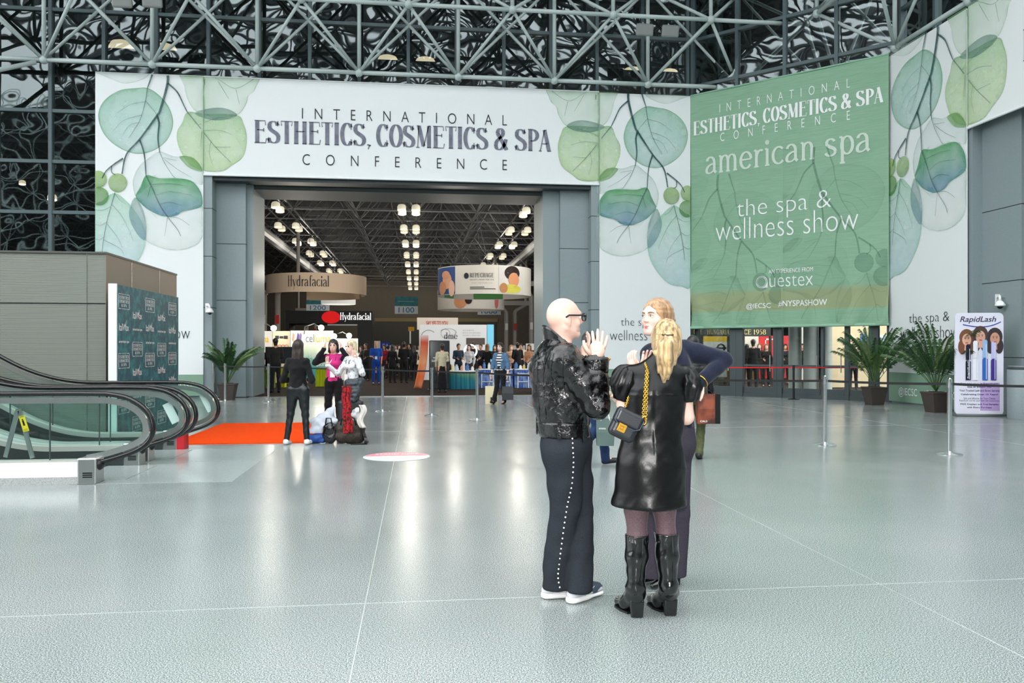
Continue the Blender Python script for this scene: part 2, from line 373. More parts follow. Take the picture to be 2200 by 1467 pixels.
pier('wall_right', 5.55, 5.95, 25.03, 25.9, 6.9, SE)
pier('wall_right', 5.9, 8.8, 25.06, 25.6, 9.7, ())
hd = MB().box(-6.2, 5.9, 25.1, 25.9, 6.62, 9.7); obj('wall_back', hd, M_PANEL_D, kind='structure')
obj('trim_20', MB().box(-5.3, 4.3, 25.9, 27.6, 6.52, 6.9), mat('header_grey', (88, 94, 96), .6), kind='structure')
obj('trim_21', MB().box(-5.1, 4.1, 25.16, 25.30, -.01, .02), M_STEEL, kind='structure')
# right side wall with second portal, pier, dark wall
pier('wall_right', 13.2, 13.8, 17.6, 20.85, 9.6, ())
pier('wall_right', 13.45, 14.3, 16.35, 17.8, 6.9, (1.3, 3.05, 4.75))
pier('wall_right', 13.7, 14.6, 14.0, 16.4, 6.9, (1.25, 3.0, 4.8), mat('side_wall_panel', (112, 126, 130), .5, .1))
pier('wall_right', 13.24, 13.8, 10.0, 17.6, 9.6, ()) if False else None
obj('wall_right', MB().box(13.3, 14.2, 6.0, 17.6, 6.9, 9.6), M_PANEL_D, kind='structure')
obj('wall_right', MB().box(14.5, 15.0, -16, 14.2, 0, 9.6), M_PANEL, kind='structure')

# exhibition hall shell
obj('wall_back', MB().box(-32, 40, 92, 92.5, 0, 22), M_HWALL, kind='structure')
obj('wall_left', MB().box(-32.5, -32, 25.6, 92, 0, 22), M_DARK, kind='structure')
obj('wall_right', MB().box(40, 40.5, 13, 92, 0, 22), M_DARK, kind='structure')
obj('ceiling', MB().box(-32, 40, 27.6, 92, 11.0, 11.4), mat('hall_ceiling_deck', (40, 42, 46), .8), kind='structure')
obj('ceiling', MB().box(-40, 40, 25.3, 40, 21.5, 22), M_DARK, kind='structure')
obj('wall_back', MB().box(-40, 40, 38, 38.4, 11.4, 22), M_DARK, kind='structure')
obj('wall_left', MB().box(-40, -32, 25.6, 26, 0, 22), M_DARK, kind='structure')
# hall trusses (bars far too many to count)
tr = MB(); GX = 3.05
xs = [-27.45 + GX * i for i in range(21)]; ys = [28.4 + GX * j for j in range(21)]
ZA, ZC = 8.45, 10.4
for i, x in enumerate(xs):
    for j, y in enumerate(ys):
        if i < 20: tr.tube((x, y, ZA), (x + GX, y, ZA), .045, 4, caps=False)
        if j < 20: tr.tube((x, y, ZA), (x, y + GX, ZA), .045, 4, caps=False)
        c = (x + GX / 2, y + GX / 2, ZC)
        if i < 20 and j < 20:
            for dx, dy in ((0, 0), (1, 0), (0, 1), (1, 1)): tr.tube((x + dx * GX, y + dy * GX, ZA), c, .035, 4, caps=False)
            tr.tube(c, (c[0] + GX, c[1], ZC), .04, 4, caps=False); tr.tube(c, (c[0], c[1] + GX, ZC), .04, 4, caps=False)
obj('ceiling_truss', tr, M_TRUSS, kind='structure')
# ducts under the hall ceiling
for a, b in (((-8.5, 28), (-8.5, 80)), ((7.4, 30), (7.4, 90))):
    obj('air_duct', MB().tube((a[0], a[1], 7.95), (b[0], b[1], 7.95), .35, 12), mat('duct', (120, 122, 122), .5), label='long grey air duct under the hall roof, %s of the middle lamp row' % ('left' if a[0] < 0 else 'right'), cat='air duct')
for o_ in [o for o in COL.objects if o.name.startswith('air_duct')]:
    W_ = WM[o_.name]; x_, y_ = W_.translation.x, W_.translation.y; hr = MB()
    for dy in range(-20, 24, 8): hr.tube((x_, y_ + dy, 8.2), (x_, y_ + dy, 8.46), .03, 6)
    obj('hanger_rod', hr, M_TRUSS, o_)

# hall columns with forked heads
def column(x, y, label, s=.37, r=.16, z0=4.4, z1=5.3, w=1.15):
    t = thing('tree_column', label, 'column', (x, y, 0), group='forked hall columns')
    mc = mat('column_paint', (150, 148, 142), .6)
    for sx in (-s, s): obj('shaft', MB().tube((x + sx, y, 0), (x + sx, y, z0), r, 14), mc, t, smooth=True, sharp=.8)
    for sx in (-1, 1): obj('branch', MB().path([(x + sx * s, y, z0 - .1), (x + sx * s, y, z0), (x + sx * (s + .12), y, z0 + .2), (x + sx * w, y, z1)], r * .95, 12), mc, t, smooth=True, sharp=.8)
    obj('crossbeam', MB().box(x - w - .25, x + w + .25, y - .2, y + .2, z1 - .05, z1 + .3), mc, t)
    for sx in (-w, w): obj('strut', MB().tube((x + sx, y, z1 + .28), (x + sx, y, 8.44), .10, 10), mc, t, smooth=True, sharp=.8)
    for sx in (-s, s): obj('call_box', MB().box(x + sx - .1, x + sx + .1, y - r - .06, y - r + .02, 2.9, 3.4), flat((190, 40, 36) if sx > 0 else (214, 214, 206)), t)
    return t
for px, py, d, lb, kw_ in ((582, 690, 45, 'forked grey column above the celluma booth at the left of the hall', dict(w=1.5, z0=4.6)), (1097, 700, 60, 'forked grey column with red and white call boxes beside the blue edged booth', dict(z0=4.2, z1=4.8, s=.33)), (1152, 700, 58, 'forked grey column at the right edge of the portal', dict(z0=5.3, z1=6.1)), (668, 690, 75, 'far forked column behind the black framed booth', dict(z0=4.2, z1=5.0))):
    p = D(px, py, d); column(p.x, p.y, lb, **kw_)
# far wall doors
for i, (px, py) in enumerate(((850, 745), (1010, 745))):
    p = WY(px, py, 91.9); o = obj('door_%d' % (i + 1), MB().box(p.x - 3, p.x + 3, 91.85, 92, 0, 4.6), mat('hall_door', (58, 56, 50), .6), kind='structure')
    obj('door_frame', MB().box(p.x - 3.2, p.x + 3.2, 91.8, 92, 4.6, 5.0), mat('hall_door_frame', (120, 108, 70), .6), o)

# ---------------------------------------------------------------- glass walls
M_GLASS = bpy.data.materials.new('dark_glazing'); M_GLASS.use_nodes = True
def _glass(m, fac, tint, wob):
    nt = m.node_tree; N, L = nt.nodes, nt.links; N.remove(N['Principled BSDF']); out = N['Material Output']
    tr_ = N.new('ShaderNodeBsdfTransparent'); tr_.inputs[0].default_value = (*tint, 1)
    gl = N.new('ShaderNodeBsdfGlossy'); gl.inputs['Color'].default_value = (.72, .84, .86, 1); gl.inputs['Roughness'].default_value = .02
    t = N.new('ShaderNodeTexCoord'); n = N.new('ShaderNodeTexNoise'); n.inputs['Scale'].default_value = .8; n.inputs['Detail'].default_value = 1.0; L.new(t.outputs['Object'], n.inputs['Vector'])
    bp = N.new('ShaderNodeBump'); bp.inputs['Strength'].default_value = 1; bp.inputs['Distance'].default_value = wob; L.new(n.outputs['Fac'], bp.inputs['Height']); L.new(bp.outputs['Normal'], gl.inputs['Normal'])
    mx = N.new('ShaderNodeMixShader'); mx.inputs['Fac'].default_value = fac
    L.new(tr_.outputs[0], mx.inputs[1]); L.new(gl.outputs[0], mx.inputs[2]); L.new(mx.outputs[0], out.inputs['Surface'])
_glass(M_GLASS, .10, (.28, .31, .31), .028)
MS = 1.51
def curtain(name, o, ua, n, na, z0, nz, skip=None):
    """panes (each a hair out of true) and their mullions"""
    fr = Frame(o, ua, (0, 0, 1), n); g, ml = MB(), MB(); R = random.Random(name)
    for i in range(na):
        for j in range(nz):
            if skip and skip(i, j): continue
            a, b = i * MS, z0 + j * MS; t1, t2 = R.uniform(-.012, .012), R.uniform(-.012, .012)
            g.poly([fr.P(a, b, -t1 - t2), fr.P(a + MS, b, t1 - t2), fr.P(a + MS, b + MS, t1 + t2), fr.P(a, b + MS, -t1 + t2)])
            ml.obox(fr.P(a, b + MS / 2), ua, n, (0, 0, 1), .05, .10, MS / 2); ml.obox(fr.P(a + MS / 2, b), ua, n, (0, 0, 1), MS / 2, .08, .05)
    w = obj(name, g, M_GLASS, kind='structure', W=Matrix()); obj('mullion', ml, M_MULL, w)
X0N = -10.83 - 3.02 * 5
curtain('window_1', (X0N, 25.25, 0), (1, 0, 0), (0, -1, 0), 25, 2.55 - MS * 2, 14, lambda i, j: (-9.3 < X0N + (i + .5) * MS < 8.8 and j < 6) or X0N + (i + .5) * MS > 10.4)
q = 5.9 / 4
_o = Vector((9.0, 25.2, 0)); _u = Vector((1, -1, 0)).normalized()
curtain('window_2', _o, _u, (-1, -1, 0), 4, 8.55, 7)
curtain('window_3', (13.75, 21.2, 0), (0, -1, 0), (-1, 0, 0), 22, 9.65, 7)

# ---------------------------------------------------------------- space frame in front of the glass
SP = 3.02
def space_frame(label, o, ua, n, k0, k1, z0, rows, first=False):
    """back plane nodes on the wall line, front nodes half a bay out; bars and nodes are parts"""
    fr = Frame(o, ua, (0, 0, 1), n); B = fr.P(0, 0)
    t = thing('space_frame', label, 'space frame', fr.P(k0 * SP, z0))
    for k in range(k0, k1):
        for r in range(rows):
            a, b = k * SP, z0 + r * SP
            bn = fr.P(a, b); fn = fr.P(a + SP / 2, b + SP / 2, SP / 2); bc = fr.P(a + SP / 2, b + SP / 2)
            obj('node', MB().ball(bn, .125, 10, 7), M_TUBE, t, True)
            obj('node', MB().ball(fn, .125, 10, 7), M_TUBE, t, True)
            obj('chord', MB().tube(bn, fr.P(a + SP, b), .068, 8), M_TUBE, t, True)
            obj('post', MB().tube(bn, fr.P(a, b + SP), .062, 8), M_TUBE, t, True)
            if k < k1 - 1: obj('chord', MB().tube(fn, fr.P(a + SP * 1.5, b + SP / 2, SP / 2), .065, 8), M_TUBE, t, True)
            if r < rows - 1: obj('post', MB().tube(fn, fr.P(a + SP / 2, b + SP * 1.5, SP / 2), .06, 8), M_TUBE, t, True)
            for c1 in ((a, b), (a + SP, b), (a, b + SP), (a + SP, b + SP)): obj('diagonal', MB().tube(fr.P(*c1), fn, .05, 8), M_TUBE, t, True)
            if r == 0:
                for c1 in ((a, b), (a + SP, b)): obj('diagonal', MB().tube(fr.P(*c1), bc, .046, 8), M_TUBE, t, True)
                for c1 in ((a, b + SP), (a + SP, b + SP)): obj('diagonal', MB().tube(fr.P(*c1), bc, .046, 8), M_TUBE, t, True)
    return t
XA = -10.8
space_frame('pale tubular space frame running over the wide white entrance banner', (XA, 24.7, 0), (1, 0, 0), (0, -1, 0), -2, 8, 9.93, 2)
space_frame('pale tubular space frame above the side wall leaf banner, right of the green banner', (13.3, 23.9, 0), (0, -1, 0), (-1, 0, 0), 0, 4, 9.93, 2)
# lower stay running down at the far left
_t = thing('stay_tube', 'pale tube slanting down past the dark glass at the far left', 'tube', (-12.6, 24, 8.6))
obj('stay', MB().tube((-10.95, 24.55, 9.8), (-13.9, 23.2, 8.4), .07, 8), M_TUBE, _t, True)

# roof of the atrium: a double layer frame under open daylight, seen only as reflection
rf = MB(); RX = [-24 + 3.02 * i for i in range(14)]; RY = [-14 + 3.02 * j for j in range(13)]
for i, x in enumerate(RX):
    for j, y in enumerate(RY):
        if i < 13: rf.tube((x, y, 19), (x + 3.02, y, 19), .15, 5, caps=False)
        if j < 12: rf.tube((x, y, 19), (x, y + 3.02, 19), .15, 5, caps=False)
        if i < 13 and j < 12:
            c = (x + 1.51, y + 1.51, 20.5)
            for dx, dy in ((0, 0), (1, 0), (0, 1), (1, 1)): rf.tube((x + dx * 3.02, y + dy * 3.02, 19), c, .12, 4, caps=False)
            rf.tube(c, (c[0] + 3.02, c[1], 20.5), .13, 4, caps=False); rf.tube(c, (c[0], c[1] + 3.02, 20.5), .13, 4, caps=False)
obj('ceiling_frame', rf, M_ROOF, kind='structure')
obj('ceiling', MB().box(-40, 16, 13, 25.3, 20.9, 21.1), M_DARK, kind='structure')  # opaque deck added out of view to keep sky light off the far floor
ff_ = MB(); RR = random.Random(4)
for i in range(24):
    for j in range(7):
        x, z = -48 + 3.02 * i, 1 + 3.02 * j; ff_.tube((x, -14.6, z), (x + 3.02, -14.6, z), .08, 5, caps=False); ff_.tube((x, -14.6, z), (x, -14.6, z + 3.02), .08, 5, caps=False)
        for dx, dz in ((0, 0), (1, 0), (0, 1), (1, 1)): ff_.tube((x + dx * 3.02, -14.6, z + dz * 3.02), (x + 1.51, -13.1, z + 1.51), .07, 4, caps=False)
        ff_.tube((x + 1.51, -13.1, z + 1.51), (x + 4.53, -13.1, z + 1.51), .08, 4, caps=False)
obj('wall_front', ff_, M_TUBE, kind='structure')  # unseen bars, added so the left glass shows branching reflections
# the street side of the atrium behind the photographer: frame grid and floors
bk = MB()
for i in range(15): bk.box(-22 + 3.02 * i - .09, -22 + 3.02 * i + .09, -15.2, -15, 0, 20)
for j in range(8): bk.box(-24, 24, -15.2, -15, j * 2.6 - .12, j * 2.6 + .12)
obj('wall_front', bk, M_MULL, kind='structure')
obj('wall_front', MB().box(-48, 26, -15.6, -15.2, 0, 10), M_DARK, kind='structure')  # unseen dark wall, added to darken what the glass reflects
obj('wall_front', MB().box(-48, -17, -15.7, -15.3, 10, 21), M_DARK, kind='structure')  # taller dark block added out of view for the left panes' reflections
obj('wall_left', MB().box(-48.5, -48, -15, 25, 0, 6), M_DARK, kind='structure')
# ================================================================ banners
M_BAN = mat('white_vinyl', (230, 235, 236), .55, bump=(.9, .25, .05))
M_BAN_EDGE = mat('banner_hem', (238, 242, 243), .5)
M_INK = flat((44, 48, 54), .6)
M_INK2 = mat('slate_ink', (102, 105, 120), .6, noise=(5, (122, 125, 140), .4, .6))
M_GREENP = mat('green_print', (128, 160, 138), .6)

M_LEAF = bpy.data.materials.new('watercolour_print'); M_LEAF.use_nodes = True
def _leafmat(m, tone=None, gain=1.0):
    nt = m.node_tree; N, L = nt.nodes, nt.links; b = N['Principled BSDF']; b.inputs['Roughness'].default_value = .6; b.inputs['Specular IOR Level'].default_value = .2
    a = N.new('ShaderNodeVertexColor'); a.layer_name = 'ink'
    t = N.new('ShaderNodeTexCoord'); n = N.new('ShaderNodeTexNoise'); n.inputs['Scale'].default_value = 2.2; n.inputs['Detail'].default_value = 6; L.new(t.outputs['Object'], n.inputs['Vector'])
    r = N.new('ShaderNodeMapRange'); L.new(n.outputs['Fac'], r.inputs['Value']); r.inputs['From Min'].default_value = .3; r.inputs['From Max'].default_value = .7
    r.inputs['To Min'].default_value = .72 * gain; r.inputs['To Max'].default_value = 1.05 * gain
    mu = N.new('ShaderNodeMath'); mu.operation = 'MULTIPLY'; mu.use_clamp = True; L.new(a.outputs['Alpha'], mu.inputs[0]); L.new(r.outputs[0], mu.inputs[1]); L.new(mu.outputs[0], b.inputs['Alpha'])
    if tone: b.inputs['Base Color'].default_value = (*lin(tone), 1)
    else: L.new(a.outputs['Color'], b.inputs['Base Color'])
_leafmat(M_LEAF)
M_LEAF_G = bpy.data.materials.new('tonal_leaf_print'); M_LEAF_G.use_nodes = True; _leafmat(M_LEAF_G, (58, 112, 88), .36)

ZX, ZA_ = -9.488, 0.0
def za(p):                       # art drawn on the entrance wall, in metres from its left edge and from the floor
    w = WY(p[0] * .38168, p[1] * .38168, 25.0); return (w.x - ZX, w.z)
def cr(pts, n=6, closed=True):
    P = [Vector((*p, 0)) for p in pts]; m = len(P); out = []
    for i in range(m if closed else m - 1):
        p0, p1, p2, p3 = (P[(i - 1) % m], P[i], P[(i + 1) % m], P[(i + 2) % m]) if closed else (P[max(i - 1, 0)], P[i], P[i + 1], P[min(i + 2, m - 1)])
        for k in range(n):
            t = k / n; q = .5 * ((2 * p1) + (p2 - p0) * t + (2 * p0 - 5 * p1 + 4 * p2 - p3) * t * t + (3 * p1 - p0 - 3 * p2 + p3) * t ** 3); out.append((q.x, q.y))
    if not closed: out.append(pts[-1])
    return out
def clip(poly, axis, val, keep_low):
    out = []; m = len(poly)
    ins = lambda p: p[axis] <= val if keep_low else p[axis] >= val
    for i in range(m):
        a, b = poly[i], poly[(i + 1) % m]
        if ins(a): out.append(a)
        if ins(a) != ins(b):
            t = (val - a[axis]) / (b[axis] - a[axis]); q = [a[k] + (b[k] - a[k]) * t for k in (0, 1)]; q[axis] = val; out.append(tuple(q))
    return out
PG, BG, YG = (196, 222, 214), (186, 212, 220), (206, 222, 186)
RIM = (104, 164, 116)
# (outline, top colour, bottom colour, rim colour, strength)
LEAVES = [
 ([(833, 497), (900, 540), (955, 610), (975, 700), (940, 790), (860, 850), (760, 865), (660, 825), (590, 760), (557, 680), (562, 610), (605, 550), (680, 508), (765, 497)], (138, 206, 178), (190, 222, 222), RIM, .72),
 ([(530, 380), (850, 380), (832, 430), (770, 460), (700, 470), (640, 452), (590, 430), (530, 405)], (210, 226, 220), (206, 224, 204), RIM, .5),
 ([(1038, 385), (1440, 385), (1438, 500), (1400, 540), (1384, 590), (1330, 650), (1200, 655), (1110, 632), (1062, 570), (1040, 490)], (176, 216, 172), (208, 228, 204), (112, 160, 100), .66),
 ([(1058, 632), (1150, 642), (1330, 648), (1372, 700), (1390, 780), (1370, 880), (1300, 935), (1245, 965), (1140, 960), (1060, 918), (1008, 830), (997, 750), (1028, 688)], (168, 214, 150), (206, 228, 160), (112, 162, 92), .74),
 ([(1098, 636), (1200, 609), (1282, 615), (1335, 650), (1260, 675), (1170, 672)], (108, 156, 140), (120, 160, 156), (70, 116, 100), .75),
 ([(900, 855), (980, 880), (1062, 882), (1120, 925), (1142, 965), (1140, 1040), (1080, 1020), (1000, 1004), (880, 1004), (820, 1000), (790, 1050), (765, 1105), (750, 1020), (782, 940), (840, 890)], (206, 226, 224), (212, 230, 226), (150, 184, 160), .5),
 ([(1013, 881), (1090, 890), (1142, 962), (1080, 951), (1040, 922)], (132, 186, 96), (126, 184, 104), (88, 148, 72), .85),
 ([(770, 1115), (840, 1190), (920, 1215), (1030, 1190), (1142, 1160), (1142, 1330), (1080, 1390), (980, 1408), (880, 1385), (815, 1342), (823, 1260)], (216, 230, 230), (222, 232, 222), (160, 190, 168), .5),
 ([(825, 988), (900, 1004), (1000, 1005), (1080, 1020), (1128, 1075), (1142, 1130), (1135, 1162), (1090, 1178), (1030, 1190), (990, 1214), (920, 1217), (840, 1182), (790, 1140), (766, 1102), (795, 1050)], (64, 178, 74), (74, 132, 192), (60, 140, 96), .92),
 ([(648, 1088), (720, 1140), (790, 1230), (820, 1320), (812, 1400), (770, 1480), (690, 1560), (600, 1580), (532, 1560), (532, 1190), (580, 1130)], (180, 226, 196), (186, 216, 232), (120, 186, 150), .72),
 ([(766, 1113), (810, 1190), (824, 1280), (818, 1352), (770, 1310), (732, 1230), (737, 1160)], (140, 176, 160), (134, 168, 196), (104, 150, 140), .8),
]
BERRIES = [((665, 1030), 53, (176, 206, 138), (108, 160, 60)), ((556, 1010), 48, (160, 200, 96), (110, 164, 60)), ((563, 1106), 52, (84, 164, 36), (60, 130, 30))]
STEMS = [([(942, 385), (946, 470), (905, 620), (885, 655), (790, 785), (715, 870), (690, 980)], 9), ([(946, 470), (1000, 520), (1035, 590), (1057, 634)], 6), ([(888, 655), (898, 700), (892, 780), (902, 858)], 7),
         ([(790, 790), (815, 870), (825, 992)], 6), ([(696, 893), (640, 930), (600, 965), (578, 1005)], 6), ([(632, 935), (632, 970), (652, 985)], 4), ([(872, 385), (850, 450), (832, 500)], 6)]
VEINS = [([(833, 500), (822, 570), (790, 680), (728, 778)], 4), ([(823, 570), (880, 640), (906, 700)], 2), ([(822, 575), (740, 590), (660, 640)], 2), ([(800, 650), (700, 680), (640, 740)], 2), ([(790, 690), (730, 710), (690, 770)], 2),
         ([(1058, 634), (1120, 710), (1190, 800), (1240, 855), (1300, 915)], 4), ([(1120, 705), (1230, 665), (1300, 672)], 2), ([(1140, 738), (1230, 735), (1310, 760)], 2), ([(1190, 800), (1180, 860), (1200, 930)], 2), ([(1215, 830), (1300, 830)], 2), ([(1140, 738), (1130, 830)], 2),
         ([(1442, 440), (1330, 500), (1240, 455), (1180, 420)], 2), ([(1150, 400), (1155, 480)], 4), ([(1230, 460), (1290, 560)], 2), ([(1330, 505), (1350, 590)], 2),
         ([(902, 858), (930, 920), (975, 990), (990, 1000)], 3), ([(930, 900), (1010, 960), (1080, 1000)], 2), ([(920, 890), (1000, 905)], 2),
         ([(826, 992), (860, 1060), (900, 1150), (945, 1220), (1000, 1290), (1020, 1330)], 5), ([(850, 1040), (950, 1035), (1040, 1045)], 2), ([(885, 1100), (960, 1080), (1080, 1100)], 2), ([(905, 1150), (960, 1140), (1030, 1160)], 2), ([(850, 1050), (835, 1110)], 2), ([(945, 1220), (1010, 1230), (1070, 1270)], 2), ([(945, 1225), (930, 1330)], 2),
         ([(650, 1085), (632, 1150), (605, 1250), (585, 1360), (578, 1420)], 4), ([(632, 1150), (690, 1220), (740, 1320), (752, 1360)], 2), ([(625, 1165), (580, 1185), (537, 1180)], 2), ([(605, 1250), (570, 1270), (537, 1262)], 2), ([(605, 1260), (660, 1330), (690, 1390)], 2), ([(590, 1335), (560, 1350), (537, 1345)], 2), ([(585, 1350), (680, 1400), (700, 1440)], 2), ([(650, 1090), (680, 1130), (712, 1150)], 2)]
INK = (34, 76, 78)
class Art:
    def __init__(s): s.v, s.f, s.c = [], [], []
    def fan(s, poly, ct, cb, rim, al, fr, c, mp):
        if len(poly) < 3: return
        cx = sum(p[0] for p in poly) / len(poly); cy = sum(p[1] for p in poly) / len(poly)
        lo = min(p[1] for p in poly); hi = max(p[1] for p in poly); n = len(poly); k = len(s.v)
        for q, w in ((1.0, 1.0), (.955, .30), (.80, .12), (.4, 0.0)):
            for p in poly:
                x, y = cx + (p[0] - cx) * q, cy + (p[1] - cy) * q; t = (y - lo) / max(hi - lo, 1e-6)
                base = [cb[i] + (ct[i] - cb[i]) * t for i in range(3)]; col = [base[i] + (rim[i] - base[i]) * w for i in range(3)]
                s.v.append(fr.P(*mp(x, y), c)); s.c.append((*lin(col), min(1, al * (.34 + .85 * w + .25 * max(0, t - .3) * (1 if al > .7 else 0)) if al < .7 else al * (.58 + .5 * w))))
        for r in range(3): s.f += [(k + r * n + i, k + r * n + (i + 1) % n, k + (r + 1) * n + (i + 1) % n, k + (r + 1) * n + i) for i in range(n)]
        s.f.append(tuple(k + 3 * n + i for i in range(n)))
    def line(s, pts, w, fr, c, mp, lo=None, hi=None, al=.92):
        P = pts; n = len(P); k = len(s.v)
        keep = [(lo is None or p[0] >= lo) and (hi is None or p[0] <= hi) for p in P]
        for i, p in enumerate(P):
            a, b = P[max(0, i - 1)], P[min(n - 1, i + 1)]; dx, dy = b[0] - a[0], b[1] - a[1]; l = math.hypot(dx, dy) or 1e-9
            ww = w * (1 - .55 * i / n) / 2
            for sg in (1, -1): s.v.append(fr.P(*mp(p[0] - dy / l * ww * sg, p[1] + dx / l * ww * sg), c)); s.c.append((*lin(INK), al))
        s.f += [(k + 2 * i, k + 2 * i + 1, k + 2 * i + 3, k + 2 * i + 2) for i in range(n - 1) if keep[i] and keep[i + 1]]
    def make(s, parent, m=None, name='printed_leaves'):
        mb = MB(); mb.add(s.v, s.f); o = obj(name, mb, m or M_LEAF, parent)
        at = o.data.color_attributes.new('ink', 'FLOAT_COLOR', 'POINT')
        for i, c in enumerate(s.c): at.data[i].color = c
        return o
SEAM = -6.396 - ZX
def leaf_art(fr, mp, lo, hi, parent, m=None, top=9.72, sc=1.0, bottom=0.0):
    """the part of the drawing between a=lo and a=hi"""
    A = Art(); c = .006
    for pts, ct, cb, rim, al in LEAVES:
        if m is not None: al *= .42
        pl = clip(clip(clip(clip(cr([za(p) for p in pts]), 0, lo, False), 0, hi, True), 1, top, True), 1, bottom, False); A.fan(pl, ct, cb, rim, al, fr, c, mp); c += .0022
    for (x, y), r, c1, c2 in BERRIES:
        pl = clip(clip([za((x + r * math.cos(i * PI / 10), y - r * math.sin(i * PI / 10))) for i in range(20)], 0, lo, False), 0, hi, True); A.fan(pl, c1, c2, (84, 130, 50), .95, fr, c, mp); c += .0022
    for pts, w in STEMS: A.line([p for p in cr([za(p) for p in pts], 5, False) if bottom <= p[1] <= top], w * .0085, fr, c, mp, lo, hi)
    c += .002
    for pts, w in VEINS: A.line([p for p in cr([za(p) for p in pts], 5, False) if bottom <= p[1] <= top], w * .0075, fr, c, mp, lo, hi, .62)
    return A.make(parent, m)

def hem(mb, fr, a0, a1, z, r=.022): mb.tube(fr.P(a0, z, .01), fr.P(a1, z, .01), r, 8)
YF = 24.99
FW = Frame((ZX, YF, 0), (1, 0, 0), (0, 0, 1), (0, -1, 0))
XR = 8.827
FM = Frame((XR, YF, 0), (1, 0, 0), (0, 0, 1), (0, -1, 0))
A1, A2, AW = SEAM, 5.80 - ZX, XR - ZX
ident = lambda a, b: (a, b)
mirror = lambda a, b: (-a, b)
def banner(name, label, fr, a0, a1, z0, z1, m=M_BAN, t=.012, group=None):
    mb = MB(); mb.obox(fr.P((a0 + a1) / 2, (z0 + z1) / 2, -t / 2), fr.ua, fr.ub, fr.n, (a1 - a0) / 2, (z1 - z0) / 2, t / 2)
    return obj(name, mb, m, label=label, cat='banner', group=group)
LT, RT = 9.78, 9.72
# left upright banner
B = banner('leaf_banner', 'tall white banner with eucalyptus leaves on the left pier, beside the wide entrance banner', FW, 0, A1, .08, 9.74)
leaf_art(FW, ident, 0.005, A1 - .01, B)
mb = MB(); mb.obox(FW.P(A1 / 2, .40, .005), FW.ua, FW.ub, FW.n, A1 / 2, .32, .006); obj('green_foot', mb, M_GREENP, B, label='green band at the banner foot')
mb = MB(); p0, p1 = WY(388, 710, YF), WY(408, 728, YF)
word(mb, FW, 'the spa &', 1.0, 2.2, 2.55, 2.85, -.018, 1, .012); word(mb, FW, 'wellness show', .55, p1.x - ZX, p1.z + .0, p0.z + .12, -.018, 1, .012)
obj('lettering', mb, M_INK, B)
mb = MB(); word(mb, FW, '@IECSC    #NYSPASHOW', .3, 2.8, .32, .52, 0, 1.1, .014); obj('lettering', mb, M_WHITE, B)
# wide banner over the entrance
B = banner('entrance_banner', 'wide white banner over the entrance reading INTERNATIONAL ESTHETICS, COSMETICS & SPA CONFERENCE', FW, A1 + .012, A2, 6.745, 9.72)
leaf_art(FW, ident, A1 + .015, A1 + 2, B); leaf_art(FM, mirror, AW - A2 + .012, AW - A2 + 2.2, B)
mb = MB(); hem(mb, FW, A1 + .012, A2, 6.75, .03); hem(mb, FW, A1 + .012, A2, 9.72, .02); obj('hem', mb, M_BAN_EDGE, B)
def wl_(x, y): p = WY(x, y, YF); return p.x - ZX, p.z
def line3(fr, P, mb1, mb2, c=.014):
    """three-line title; P maps picture points of the title's own banner to (a, b)"""
    a0, z0 = P('i0'); a1, z1 = P('i1'); word(mb1, fr, 'INTERNATIONAL', a0, a1, z0, z1, -.010, 2.6, c)
    a0, z0 = P('e0'); a1, z1 = P('e1'); pen_word(mb2, fr, 'ESTHETICS, COSMETICS & SPA', a0, a1, z0, z1, .168, .042, .035, .78, c)
    a0, z0 = P('c0'); a1, z1 = P('c1'); word(mb1, fr, 'CONFERENCE', a0, a1, z0, z1, -.010, 3.4, c)
m1, m2 = MB(), MB()
tl, tr_2 = wl_(548, 243), wl_(1183, 318)
zt = {'i0': (wl_(649, 234)[0], 8.54), 'i1': (wl_(1089, 249)[0], 8.87), 'e0': (wl_(547, 290)[0], 7.66), 'e1': (wl_(1184, 300)[0], 8.46), 'c0': (wl_(650, 336)[0], 7.13), 'c1': (wl_(1089, 350)[0], 7.46)}
line3(FW, lambda k: zt[k], m1, m2)
obj('lettering', m1, M_INK, B); obj('title_lettering', m2, M_INK2, B)
# right upright banner
B = banner('leaf_banner', 'tall white banner with mirrored eucalyptus leaves between the portal and the green banner', FW, A2 + .012, AW, .05, 9.70)
leaf_art(FM, mirror, 0.005, AW - A2 - .015, B)
mb = MB(); mb.obox(FW.P((A2 + AW) / 2, .45, .005), FW.ua, FW.ub, FW.n, (AW - A2) / 2 - .006, .40, .006); obj('green_foot', mb, M_GREENP, B, label='green band at the banner foot')
mb = MB(); a, z = wl_(1334, 705); a2, z2 = wl_(1310, 731)
word(mb, FW, 'the spa &', a, a + 1.32, z, z + .33, -.018, 1, .014); word(mb, FW, 'wellness show', a2, a2 + 2.15, z2, z2 + .33, -.018, 1, .014); obj('lettering', mb, M_INK, B)
mb = MB(); a, z = wl_(1307, 838); word(mb, FW, '@IECSC    #NYSPASHOW', a, a + 2.6, z, z + .24, 0, 1.05, .016); obj('lettering', mb, M_WHITE, B)

